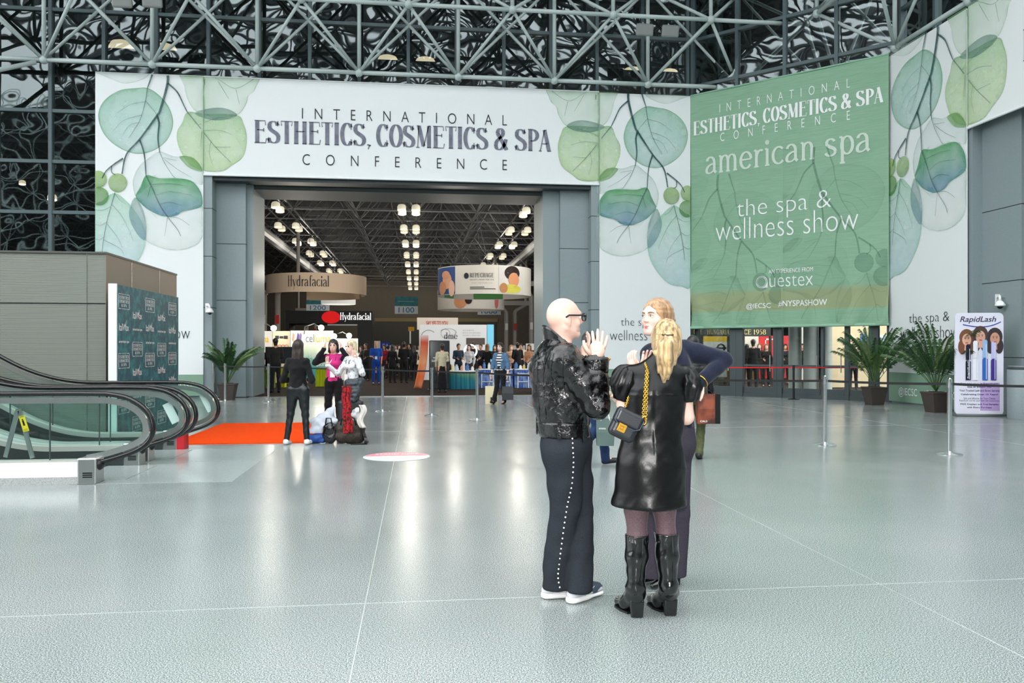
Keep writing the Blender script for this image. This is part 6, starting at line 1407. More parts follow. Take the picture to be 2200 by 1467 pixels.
def person(label, pos, a, H=1.7, top=(30, 30, 32), bottom=(26, 26, 30), hair=(40, 30, 26), sk='fair', h=.026, sleeve=1.0, hem=.90, hairlen=.0, shoes=(30, 30, 30), pose=None, skirt=None, bulk=1.0, bag=None, group='visitors in the exhibition hall', female=False, lanyard=False, hands=True, topm=None, botm=None, lean=0, bald=False, hat=None, noise_top=None, legs=True, coat=None, tight=False):
    """one standing or walking figure; pose overrides joints as (right, forward, up) for a 1.75 m body"""
    s = H / 1.75; Fv, Rv = basis(a); base = Vector((pos[0], pos[1], pos[2] if len(pos) > 2 else .012 if pos[1] > 25.2 else 0))
    J = dict(pel=(0, 0, .96), wai=(0, 0, 1.10), che=(0, 0, 1.30), nec=(0, -.01, 1.47), hed=(0, .025, 1.625),
             shR=(.172, -.01, 1.405), elR=(.225, -.04, 1.13), wrR=(.21, .07, .90), shL=(-.172, -.01, 1.405), elL=(-.225, -.04, 1.13), wrL=(-.21, .07, .90),
             hiR=(.085, 0, .92), knR=(.10, .02, .50), anR=(.115, -.02, .09), hiL=(-.085, 0, .92), knL=(-.10, .02, .50), anL=(-.115, -.02, .09))
    if female: J.update(shR=(.148, -.01, 1.395), shL=(-.148, -.01, 1.395))
    if pose: J.update(pose)
    w = lambda v: base + Rv * v[0] * s + Fv * v[1] * s + Vector((0, 0, v[2] * s))
    if lean: J = {k_: (v[0], v[1] + lean * max(0, v[2] - .95), v[2]) for k_, v in J.items()}
    P = {k_: np.array(w(v)) for k_, v in J.items()}; up = np.array((0, 0, 1.0)); fw, rt = np.array(Fv), np.array(Rv); M = np.array([rt, fw, up]); b = bulk * s
    flt = (fw, .66)
    # body
    v = Vol(.03 * s)
    v.cone(P['pel'], P['wai'], .125 * b, .115 * b, flat=flt).cone(P['wai'], P['che'], .115 * b, .135 * b, flat=flt).cone(P['che'], P['nec'] - up * .05 * s, .135 * b, .08 * s, flat=flt)
    v.cone(P['nec'] - up * .04 * s, P['hed'] - up * .04 * s, .052 * s, .05 * s)
    for q in 'RL':
        v.cone(P['che'] + up * .09 * s, P['sh' + q], .06 * s, .05 * s); v.chain([P['sh' + q], P['el' + q], P['wr' + q]], [.048 * s, .038 * s, .026 * s])
        if legs: v.chain([P['hi' + q], P['kn' + q], P['an' + q]], [.08 * b, .052 * s, .036 * s]); v.cone(P['an' + q], P['an' + q] + fw * .12 * s - up * .05 * s, .036 * s, .026 * s)
    hc = P['hed']
    v.ell(hc + up * .035 * s - fw * .008 * s, np.array((.076, .096, .098)) * s, M, k=.02 * s); v.ell(hc + fw * .028 * s - up * .05 * s, np.array((.056, .066, .070)) * s, M, k=.03 * s)
    if h < .03:
        v.cone(hc + fw * .088 * s + up * .015 * s, hc + fw * .108 * s - up * .028 * s, .010 * s, .015 * s, k=.012 * s)
        for sg in (-1, 1):
            v.ell(hc + rt * sg * .078 * s - up * .005 * s - fw * .005 * s, np.array((.010, .018, .030)) * s, M, k=.008)
            if h < .015: v.ell(hc + rt * sg * .033 * s + fw * .100 * s + up * .018 * s, np.array((.020, .014, .012)) * s, M, k=.012, op='s')
        v.ell(hc + fw * .088 * s - up * .066 * s, np.array((.024, .012, .010)) * s, M, k=.01)
    ex = MB()
    for q, sg in (('R', 1), ('L', -1)):
        d = Vector(P['wr' + q] - P['el' + q]).normalized(); wr = Vector(P['wr' + q]); hd = Vector(J.get('ha' + q, (0, 0, 0))); hdv = (Rv * hd.x + Fv * hd.y + Vector((0, 0, hd.z))).normalized() if hd.length else (d + Vector((0, 0, -.25)) + Fv * .15).normalized()
        nn = Rv * sg + Vector(hdv).cross(Rv) * .2; v.ell(wr + hdv * .045 * s, np.array((.036, .036, .030)) * s, k=.02 * s)
        if hands: fingers(ex, wr + hdv * .085 * s, hdv, nn, .085 * s, .019 * s, .3, .0088 * s, sg)
    W = Matrix.Translation(base)
    body = vol_obj('person', v, h, skin(sk), W=W, extra=ex, label=label, cat='person', group=group)
    # eyes, brows, lips where they can be seen
    if h < .028:
        e = MB(); br = MB()
        for sg in (-1, 1):
            c = Vector(hc + rt * sg * .033 * s + fw * .090 * s + up * .016 * s); e.ball(c, .0125 * s, 8, 6)
            c2 = c + Vector(up * .026 * s + fw * .004 * s); br.path([c2 - Rv * .018 * s, c2 + Vector((0, 0, .004)), c2 + Rv * .018 * s], .0045 * s, 5)
        obj('eyes', e, mat('dark_eyes', (40, 30, 26), .2), body, True); obj('eyebrows', br, hairm(tuple(int(x * .7) for x in hair)), body, True)
        l_ = MB(); c = Vector(hc + fw * .098 * s - up * .066 * s); l_.ball(c, .012 * s, 8, 6, (1.7, 1, .6)) ; obj('lips', l_, mat('lips', (196, 104, 100), .5), body, True)
    # top
    m_ = .016 * s; t = Vol(.035 * s); bt = b
    if coat: hem = coat
    hz = np.array(w((0, 0, hem)))
    t.cone(P['pel'], P['wai'], (.150 + (.03 if coat else 0)) * bt, (.122 if female else .138) * bt, flat=(fw, .70)).cone(P['wai'], P['che'], (.122 if female else .138) * bt, .150 * bt, flat=(fw, .70)).cone(P['che'], P['nec'] - up * .055 * s, .150 * bt, .085 * s, flat=(fw, .72))
    if coat and coat < .8: t.cone(P['pel'] - up * (.96 - coat) * s, P['pel'], .19 * bt, .165 * bt, flat=(fw, .75))
    if female:
        for sg in (-1, 1): t.ell(P['che'] + rt * sg * .065 * s + fw * .075 * s - up * .02 * s, np.array((.06, .05, .06)) * s, M)
    for q in 'RL':
        t.cone(P['che'] + up * .10 * s, P['sh' + q], .07 * s, .058 * s); S, E, Wr = P['sh' + q], P['el' + q], P['wr' + q]
        if sleeve > .5: t.chain([S, E, E + (Wr - E) * min(1, (sleeve - .5) * 2) * .97], [.060 * s, .051 * s, .042 * s], k=.02 * s)
        else: t.cone(S, S + (E - S) * sleeve * 2, .066 * s, .058 * s)
    t.plane(hz, -up); t.cone(P['nec'] + up * .0, P['nec'] + fw * .06 * s + up * .12 * s, .052 * s, .07 * s, op='s', k=.01)
    t.nf = wrinkle(.005 * s, 24, a); t.amp = .012
    vol_obj('top' if not coat else 'coat', t, h, topm or cloth(top), body)
    # trousers or skirt
    if legs:
        g = Vol(.03 * s)
        if skirt: g.cone(P['wai'] - up * .03 * s, w((0, 0, skirt)), .12 * b, .19 * b, flat=(fw, .8)).plane(np.array(w((0, 0, skirt))), -up)
        else:
            g.cone(P['wai'] - up * .06 * s, P['pel'] - up * .02 * s, .120 * b, .143 * b, flat=(fw, .76))
            for q in 'RL': g.chain([P['hi' + q], P['kn' + q], P['an' + q] - up * .02 * s], [.094 * b, .068 * s, .060 * s] if not tight else [.100 * b, .060 * s, .046 * s], k=.025 * s)
        g.nf = wrinkle(.004 * s, 26, a + 2); g.amp = .01
        vol_obj('skirt' if skirt else 'trousers', g, h, botm or cloth(bottom), body)
        for q in 'RL':
            d = P['an' + q] - P['kn' + q]; d = d / np.linalg.norm(d); tf = fw - d * float(fw @ d); tf = tf / np.linalg.norm(tf); an = P['an' + q]; sh = Vol(.015)
            sh.cone(an - up * .0, an + d * .05 * s, .045 * s, .045 * s); sh.cone(an + d * .045 * s - tf * .02 * s, an + d * .055 * s + tf * .15 * s, .044 * s, .036 * s); sh.plane(an + d * .085 * s, d)
            vol_obj('shoe', sh, min(h, .018), mat('shoe_%02x%02x%02x' % shoes, shoes, .5), body)
    # hair
    if not bald:
        r = Vol(.02 * s); r.ell(hc + up * .045 * s - fw * .016 * s, np.array((.086, .104, .100)) * s, M); r.ell(hc + fw * .085 * s - up * .035 * s, np.array((.072, .085, .092)) * s, M, op='s', k=.02)
        if hairlen: 
            lo = hc - fw * .085 * s - up * hairlen * s; r.cone(hc - fw * .06 * s, lo, .085 * s, .055 * s, flat=(fw, .55))
            for sg in (-1, 1): r.cone(hc + rt * sg * .062 * s - fw * .02 * s + up * .02 * s, lo + rt * sg * .075 * s + fw * .035 * s, .035 * s, .036 * s)
        else: r.cone(hc - fw * .03 * s - up * .02 * s, hc - fw * .05 * s - up * .07 * s, .07 * s, .055 * s, flat=(fw, .6))
        r.nf = wrinkle(.004 * s, 60, 1, (1, 1, .3)); r.amp = .008
        vol_obj('hair', r, min(h, .02), hairm(hair), body)
    if hat:
        r = Vol(.01); r.ell(hc + up * .06 * s, np.array((.095, .108, .080)) * s, M); r.cone(hc + fw * .07 * s + up * .05 * s, hc + fw * .15 * s + up * .045 * s, .06 * s, .05 * s, flat=(up, .15)); r.plane(hc + up * .03 * s, -up); vol_obj('cap', r, .018, cloth(hat), body)
    if lanyard:
        l_ = MB(); nk = Vector(P['nec']); c = Vector(P['che']) + Fv * .125 * s
        for sg in (-1, 1): l_.path([nk + Rv * sg * .06 * s - Fv * .02, Vector(P['che']) + Rv * sg * .055 * s + Fv * .105 * s + Vector((0, 0, .08)), c + Vector((0, 0, -.16 * s))], .006 * s, 4)
        lb = obj('lanyard', l_, cloth((70, 80, 96)), body); cd = MB().obox(c + Vector((0, 0, -.22 * s)) + Fv * .012, Rv, Fv, (0, 0, 1), .045 * s, .003, .06 * s); obj('badge', cd, M_WHITE, lb)
    return body, P, s, Fv, Rv
def sling(body, P, s, Fv, Rv, side=1, c=(20, 20, 22), name='shoulder_bag', label=None, drop=.55, sz=(.16, .05, .12)):
    """a bag hanging from the shoulder"""
    sh = Vector(P['shR' if side > 0 else 'shL']) + Vector((0, 0, .06)); ctr = sh + Rv * side * .10 * s - Fv * .02 - Vector((0, 0, drop * s))
    t = thing(name, label, 'bag', ctr, group='bags carried by visitors'); vb = Vol(.02); X, Y = np.array(Rv), np.array(Fv); M = np.array([Y, X, (0, 0, 1.0)])
    vb.ell(ctr, np.array(sz) * s, M); vb.cone(ctr - Fv * sz[0] * .7 - Vector((0, 0, sz[2] * .5)), ctr + Fv * sz[0] * .7 - Vector((0, 0, sz[2] * .5)), sz[1] * .9); vol_obj('bag_body', vb, .02, cloth(c, .6), t)
    sp = MB()
    for f in (-1, 1): sp.path([ctr + Fv * f * sz[0] * .7, ctr + Fv * f * .05 + Vector((0, 0, drop * .6)) - Rv * side * .02, sh], .010, 5)
    obj('strap', sp, cloth(c, .6), t)
def tote(c, w, h_, d, m, label, Rv, Fv, handle=.2, name='tote_bag', cat='bag', hm=None, z0=None, taper=1.0, group='carrier bags in hands', letters=None, lm=None):
    """an upright carrier bag with two handles; c is where the handles are held"""
    c = Vector(c); t = thing(name, label, cat, c - Vector((0, 0, handle + h_)), group=group); o = c - Vector((0, 0, handle)); mb = MB(); R2, F2 = Vector(Rv), Vector(Fv)
    for k, (z, q) in enumerate(((-h_, taper), (-h_ * .5, 1.02), (0, 1.0))):
        mb.v += [tuple(o + R2 * sx * w / 2 * q + F2 * sy * d / 2 * (1 if k < 2 else .55) + Vector((0, 0, z))) for sx, sy in ((-1, -1), (1, -1), (1, 1), (-1, 1))]
    for k in (0, 1): mb.f += [(k * 4 + i, k * 4 + (i + 1) % 4, k * 4 + 4 + (i + 1) % 4, k * 4 + 4 + i) for i in range(4)]
    mb.f += [(3, 2, 1, 0)]; mb.mi = [0] * len(mb.f); b = obj('bag_body', mb, m, t); sm = b.modifiers.new('paper', 'SOLIDIFY'); sm.thickness = .004
    hd = MB()
    for sy in (-1, 1): hd.path([o + R2 * -w * .25 + F2 * sy * d * .27 - Vector((0, 0, .02)), c + R2 * -.02 + F2 * sy * .008, c + R2 * .02 + F2 * sy * .008, o + R2 * w * .25 + F2 * sy * d * .27 - Vector((0, 0, .02))], .006, 5)
    obj('handles', hd, hm or m, t)
    if letters:
        fr = Frame(o - R2 * w / 2 - F2 * (d / 2 * 1.0 + .004) - Vector((0, 0, h_)), R2, (0, 0, 1), -F2); q = MB()
        for s_, x0, x1, y0, y1, wt in letters: word(q, fr, s_, w * x0, w * x1, h_ * y0, h_ * y1, wt, 1, .002)
        obj('lettering', q, lm or M_WHITE, b)
    return t
# ================================================================ the three people talking in front
RC, FC, UP = Vector((CT, -ST, 0)), Vector((ST, CT, 0)), Vector((0, 0, 1))
npv = lambda v: np.array(v, float)
def leather(name, col, rough, scale, strength, dist, coat=.4, spec=.5): return mat(name, col, rough, spec=spec, bump=(scale, strength, dist), coat=coat)
M_PATENT = leather('patent_leather', (5, 5, 6), .20, 26, .8, .016, .5, .4)
M_DRESS = leather('soft_black_leather', (6, 6, 7), .34, 14, .25, .010, .0, .34)
M_BOOT = leather('boot_leather', (8, 8, 9), .20, 12, .15, .010, .5)
M_TROU = mat('charcoal_wool', (47, 51, 57), .9, noise=(300, (36, 40, 46), .35, .65), bump=(60, .15, .006), spec=.1)
M_NAVY = mat('navy_knit', (33, 39, 56), .95, noise=(260, (24, 29, 44), .35, .65), spec=.1, sheen=.15)
M_GOLD = mat('gold_metal', (226, 178, 72), .25, 1.0)
SK_M = mat('skin_man', (224, 187, 172), .45, spec=.35, noise=(9, (216, 176, 160), .4, .7))
SK_W = mat('skin_woman', (228, 191, 178), .45, spec=.35, noise=(9, (222, 182, 168), .4, .7))
def head(v, hc, F, R, female=False, k=1.0):
    """skull, jaw, brow, nose, lips, chin, ears of a close-up head"""
    F_, R_, U_ = npv(F), npv(R), npv(UP); M = np.array([R_, F_, U_]); c = npv(hc)
    P = lambda r, f, u: c + (R_ * r + F_ * f + U_ * u) * k
    E = lambda p, r, kk=.015, op='u': v.ell(p, np.array(r) * k, M, k=kk, op=op)
    E(P(0, -.004, .024), (.079, .104, .102), .02); E(P(0, .030, -.045), (.062, .068, .072), .03)
    E(P(0, .078, -.088), (.030, .026, .022), .022)                      # chin
    for s in (-1, 1): v.cone(P(s * .060, -.012, -.050), P(s * .024, .074, -.088), .020 * k, .018 * k, k=.022)   # jaw line
    for s in (-1, 1): E(P(s * .045, .062, -.022), (.026, .022, .022), .02)   # cheek bones
    bw = .011 if female else .014; nz = .108 if female else .120
    v.cone(P(-.034, .088, .036), P(.034, .088, .036), bw * k, bw * k, k=.018)     # brow
    v.cone(P(0, .098, .026), P(0, nz, -.010), .0085 * k, (.0095 if female else .012) * k, k=.010); E(P(0, nz - .002, -.016), (.010, .011, .009), .008)
    for s in (-1, 1): E(P(s * .011, .108, -.022), (.008, .010, .007), .006)
    for s in (-1, 1): E(P(s * .033, .104, .014), (.020, .016, .012), .012, 's')
    E(P(0, .098, -.052), (.024, .012, .006), .008); E(P(0, .097, -.064), (.021, .013, .007), .008); E(P(0, .111, -.058), (.024, .006, .0025), .003, 's')
    for s in (() if female else (-1, 1)):
        E(P(s * .083, -.014, -.006), (.012, .021, .033), .005); E(P(s * .095, -.008, .0), (.006, .011, .019), .004, 's'); E(P(s * .080, -.004, -.034), (.009, .010, .012), .006)
    return P
def eyes(P, parent, iris=(70, 90, 100), brow=(120, 90, 66), k=1.0, F=None, R=None):
    w, i_, b = MB(), MB(), MB()
    for s in (-1, 1):
        c = Vector(P(s * .033, .088, .014)); w.ball(c, .0125 * k, 12, 8); i_.ball(c + Vector(F) * .0085 * k, .0062 * k, 10, 8)
        pts = [Vector(P(s * .016, .104, .033)), Vector(P(s * .034, .101, .038)), Vector(P(s * .052, .086, .032))]; b.path(pts, .004 * k, 6, rs=[.0042, .0042, .002])
        l = [Vector(P(s * .017, .100, .016)), Vector(P(s * .033, .1025, .0235)), Vector(P(s * .050, .092, .015))]; b.path(l, .0022 * k, 5)
    e = obj('eyes', w, mat('eye_white', (236, 232, 228), .2), parent, True); obj('iris', i_, mat('iris_%02x' % iris[0], iris, .15), e, True); obj('eyebrows', b, hairm(brow), parent, True)

# ---------------- bald man in the patent leather jacket
dM = 4.74
J = lambda x, y, dd=0.0: npv(D(x, y, dM + dd))
an = math.radians(24); FH = RC * math.cos(an) + FC * math.sin(an); RH = RC * math.sin(an) - FC * math.cos(an)
ab = math.radians(14); FB_ = RC * math.cos(ab) + FC * math.sin(ab); RB_ = RC * math.sin(ab) - FC * math.cos(ab)
base = Vector(J(1216, 1288)); base.z = 0; W = Matrix.Translation(base)
shR, elR, wrR = J(1210, 771, -.17), J(1284, 872, -.19), J(1279, 772, -.13)
shL, elL, wrL = J(1206, 771, .17), J(1262, 868, .20), J(1256, 770, .10)
v = Vol(.02); hc = D(1211, 686, dM); P = head(v, hc, FH, RH)
v.cone(J(1199, 756, .0), J(1207, 712, .01), .066, .062, k=.03).cone(J(1207, 712, .01), npv(hc) - npv(UP) * .02, .062, .06, k=.03)
fl_ = (npv(FB_), .7)
v.cone(J(1215, 940), J(1212, 880), .14, .13, flat=fl_, k=.05).cone(J(1212, 880), J(1206, 800), .13, .15, flat=fl_, k=.05).cone(J(1206, 800), J(1202, 760), .15, .08, k=.04)
for a, b_, c in ((shR, elR, wrR), (shL, elL, wrL)): v.cone(J(1206, 785), a, .07, .055); v.chain([a, b_, c], [.05, .042, .03])
hipA, knA, anA = J(1221, 950, -.08), J(1214, 1092, -.05), J(1194, 1240, .03)
hipB, knB, anB = J(1221, 950, .09), J(1243, 1095, .05), J(1244, 1244, -.03)
v.chain([hipA, knA, anA], [.08, .055, .04]); v.chain([hipB, knB, anB], [.08, .055, .04])
ex = MB()
hdR = (UP * 1.0 + RC * .22).normalized(); wv = Vector(wrR); v.cone(wrR, npv(wv + hdR * .03), .028, .030, k=.015)
M3 = np.array([npv(RC), npv(FC), npv(hdR)]); v.ell(npv(wv + hdR * .062), (.044, .020, .048), M3, k=.02)
kn_ = wv + hdR * .098
for i, (sx, L, tilt, cl_) in enumerate(((-.030, .074, -.10, .10), (-.008, .082, .03, .06), (.014, .076, .14, .12), (.036, .062, .32, .22))):
    b = kn_ + RC * sx - UP * (.004 * (i - 1) ** 2 * .6); d = (UP + RC * tilt + FC * .04).normalized(); pts = [b - d * .03, b]
    for l, c in ((.45, cl_), (.32, cl_ * 1.4), (.23, cl_ * 1.6)): d = (d + FC * c).normalized(); pts.append(pts[-1] + d * L * l)
    ex.path(pts, .009, 8, rs=[.0098, .0102, .0096, .0088, .0058])
b = wv + hdR * .03 - RC * .036; ex.path([b, b - RC * .022 + UP * .030, b - RC * .036 + UP * .058, b - RC * .038 + UP * .082], .011, 8, rs=[.015, .0125, .011, .0075])
wl2 = Vector(wrL); hdL = (UP * .9 + RC * .25 + FC * .1).normalized(); v.ell(npv(wl2 + hdL * .05), (.04, .024, .05), k=.02); fingers(ex, wl2 + hdL * .09, hdL, RC, .08, .02, .5, .009, -1)
MAN = vol_obj('person', v, .0085, SK_M, W=W, extra=ex, label='bald man with glasses in a shiny black leather jacket and studded trousers, hands raised', cat='person', group='three people talking in front')
eyes(P, MAN, (60, 80, 90), (170, 150, 136), F=FH, R=RH)
bd = Vol(.02); F_, R_, U_ = npv(FH), npv(RH), npv(UP); Mh = np.array([R_, F_, U_])
bd.ell(P(0, .034, -.056), (.0635, .068, .066), Mh); bd.ell(P(0, .078, -.088), (.031, .028, .0235), Mh); 
bd.plane(P(0, .03, -.034), npv((UP - FH * .35).normalized())); bd.ell(P(0, .112, -.058), (.034, .03, .013), Mh, op='s', k=.01)
vol_obj('beard_stubble', bd, .006, mat('grey_stubble', (200, 176, 164), .7, noise=(160, (170, 152, 144), .45, .7)), MAN)
# glasses
g = MB(); ln = MB()
for s in (-1, 1):
    c = Vector(P(s * .034, .121, .014)); ring_ = []
    for i in range(20):
        t_ = 2 * PI * i / 20; ca, sa = math.cos(t_), math.sin(t_); rr = 1 / (abs(ca) ** 4 + abs(sa) ** 4) ** .25; ring_.append(c + RH * ca * rr * .026 + UP * sa * rr * .021 - FH * .006 * abs(ca) * (1 if s * ca > 0 else 0))
    g.path(ring_, .0045, 6, closed=True); ln.poly([c + (q - c) * .95 for q in ring_])
    h0 = Vector(P(s * .061, .112, .022)); g.path([h0, Vector(P(s * .078, .085, .023)), Vector(P(s * .084, .02, .022)), Vector(P(s * .094, -.014, .022)), Vector(P(s * .093, -.034, .008))], .004, 6, flat_n=UP, w=.0058)
    g.obox(h0, RH, FH, UP, .006, .006, .010)
g.path([Vector(P(-.010, .124, .018)), Vector(P(0, .127, .021)), Vector(P(.010, .124, .018))], .004, 6)
go = obj('glasses', g, mat('black_acetate', (14, 14, 16), .12, coat=.6), MAN, True); obj('lenses', ln, mat('tinted_lens', (120, 130, 146), .05, alpha=.55), go)
# jacket
jk = Vol(.03)
jk.cone(J(1212, 925), J(1206, 850), .158, .178, flat=fl_ if False else (npv(FB_), .92), k=.06).cone(J(1206, 850), J(1198, 790), .178, .180, flat=(npv(FB_), .90), k=.06).cone(J(1198, 790), J(1199, 752), .165, .10, flat=(npv(FB_), .9), k=.05)
for a, b_, c in ((shR, elR, wrR), (shL, elL, wrL)):
    jk.cone(J(1200, 778), a, .105, .092, k=.04); jk.chain([a, a + (b_ - a) * .55, b_], [.088, .076, .070], k=.025); jk.chain([b_, b_ + (c - b_) * .5, c - (c - b_) * .02], [.074, .068, .064], k=.02)
jk.plane(J(1212, 924), -npv((UP + FB_ * -.18).normalized()), k=.01)
for a, b_, c in ((shR, elR, wrR), (shL, elL, wrL)):
    d = (c - b_) / np.linalg.norm(c - b_); jk.cone(c - d * .012, c + d * .08, .050, .060, op='s', k=.006)
jk.cone(J(1202, 758), J(1212, 700), .078, .085, op='s', k=.02)
w1, w2 = wrinkle(.0045, 19, 3, (1, 1, .6)), wrinkle(.0022, 60, 5, (1, 1, .8)); arm_ax = [(shR, elR), (elR, wrR)]
def jn(P_):
    d = w1(P_) + w2(P_)
    for a, b_ in arm_ax:
        a, b_ = a.astype(F32), b_.astype(F32); ba = b_ - a; t = np.clip((P_ - a) @ ba / (ba @ ba), 0, 1); q = np.sqrt(((P_ - a - t[:, None] * ba) ** 2).sum(1)); near = np.clip(1 - q / .13, 0, 1)
        d = d + near * .0045 * np.sin(t * 34 + 14 * (P_[:, 0] + P_[:, 1]) + 3 * np.sin(P_[:, 2] * 21))
    return d
jk.nf = jn; jk.amp = .03
JK = vol_obj('leather_jacket', jk, .0085, M_PATENT, MAN, label='shiny black patent leather jacket')
# collar, lapel, waist belt, cuff details, seams
def ringband(c, ax, ra, rb, F, R, h0, h1, a0, a1, n=36, out=.0, tilt=None):
    mb = MB()
    def f(u, t):
        a = math.radians(a0 + (a1 - a0) * u); q = Vector(c) + F * math.cos(a) * (ra + out * t) + R * math.sin(a) * (rb + out * t) + Vector(ax) * (h0 + (h1(a) - h0) * t if callable(h1) else h0 + (h1 - h0) * t)
        if tilt: q = q + Vector(ax) * tilt * math.cos(a)
        return q
    mb.grid(f, n, 5); return mb
cl_ = ringband(D(1202, 752, dM), UP, .080, .084, FB_, RB_, .0, lambda a: .100 - .042 * (1 + math.cos(a)) , 42, 318, out=.016, tilt=-.050)
o = obj('collar', cl_, M_PATENT, JK, True); m_ = o.modifiers.new('thick', 'SOLIDIFY'); m_.thickness = .009
lp = MB(); A_ = [D(1197, 722, dM - .115), D(1213, 729, dM - .12), D(1236, 752, dM - .13), D(1216, 757, dM - .19), D(1207, 741, dM - .17)]; lp.prism(A_, RB_ * .012)
o = obj('lapel', lp, M_PATENT, JK); bevel(o, .005)
bb = ringband(D(1211, 918, dM), (UP + FB_ * -.16).normalized(), .152, .168, FB_, RB_, -.052, .040, 0, 360, 48, out=.0)
o = obj('waist_belt', bb, M_PATENT, JK, True); m_ = o.modifiers.new('thick', 'SOLIDIFY'); m_.thickness = .012; m_.offset = 1
for a in (62, 118, 205):
    bl_ = MB(); r_ = math.radians(a); q = Vector(D(1211, 918, dM)) + FB_ * math.cos(r_) * .158 + RB_ * math.sin(r_) * .174; t_ = (-FB_ * math.sin(r_) + RB_ * math.cos(r_)); nn = (FB_ * math.cos(r_) + RB_ * math.sin(r_)); bl_.obox(q + UP * (-.008 - .02 * math.cos(r_)), t_, nn, UP, .012, .006, .054); o = obj('belt_loop', bl_, M_PATENT, JK); bevel(o, .003)
for s_, c, b_ in ((1, wrR, elR), (-1, wrL, elL)):
    d = Vector(c - b_).normalized(); x = d.orthogonal().normalized(); y = d.cross(x); cf = MB().grid(lambda u, t: Vector(c) + d * (-.085 + .085 * t) + (x * math.cos(2 * PI * u) + y * math.sin(2 * PI * u)) * (.070 + .010 * t + .003 * math.sin(6 * PI * u)), 28, 4); o = obj('cuff', cf, M_PATENT, JK, True); m_ = o.modifiers.new('thick', 'SOLIDIFY'); m_.thickness = .006
z_ = MB().tube(Vector(D(1308, 768, dM - .15)), Vector(D(1303, 786, dM - .16)), .006, 6); z_.tube(Vector(D(1305, 778, dM - .15)), Vector(D(1312, 770, dM - .15)), .003, 5); obj('zip_pull', z_, M_GOLD, JK)
# seams pressed on the back and the sleeve
def on_surface(vol, pts, off=.001):
    out = []
    for x, y in pts:
        lo, hi = dM - .5, dM + .2; ds = np.linspace(lo, hi, 120); e = vol.ev(np.array([npv(D(x, y, q)) for q in ds], F32)); k_ = np.argmax(e < 0)
        if e[k_] < 0: out.append(D(x, y, ds[k_] - .003 - off))
    return out
sm_ = MB()
for pts in ([(1154, 740), (1155, 800), (1157, 860), (1160, 905)], [(1176, 760), (1168, 800), (1169, 850), (1173, 900)], [(1211, 760), (1209, 800), (1213, 840), (1222, 862)], [(1190, 758), (1184, 790), (1186, 815), (1200, 845)]):
    q = on_surface(jk, cr(pts, 6, False))
    if len(q) > 2: sm_.path(q, .0028, 5)
obj('seams', sm_, M_PATENT, JK, True)
# trousers with a studded side seam
tz = Vol(.03)
tz.cone(J(1214, 900), J(1217, 950), .142, .160, flat=(npv(FB_), .96), k=.04)
tz.chain([J(1211, 965, -.04), J(1213, 1030, -.04), J(1214, 1092, -.03), J(1201, 1180, .0), J(1193, 1266, .03)], [.140, .104, .090, .082, .082], k=.02)
tz.chain([J(1228, 965, .07), J(1238, 1030, .07), J(1244, 1095, .05), J(1247, 1180, .0), J(1245, 1268, -.03)], [.124, .098, .080, .078, .080], k=.02)
tz.plane(J(1215, 1266), -npv(UP)); tz.nf = wrinkle(.005, 17, 2, (1, 1, .8)); tz.amp = .015
TZ = vol_obj('trousers', tz, .0085, M_TROU, MAN)
sp_ = on_surface(tz, cr([(1229, 930), (1231, 965), (1232, 1000), (1228, 1045), (1219, 1085), (1212, 1130), (1206, 1175), (1201, 1215), (1199, 1240), (1203, 1264)], 12, False), .0)
sd_ = MB(); acc_ = 0; last = sp_[0]; sd_.ball(last, .0052, 8, 6)
for q in sp_:
    if (q - last).length > .0265: sd_.ball(q, .0052, 8, 6); last = q
obj('side_studs', sd_, mat('pearl_stud', (240, 240, 236), .25, spec=.6), TZ, True)
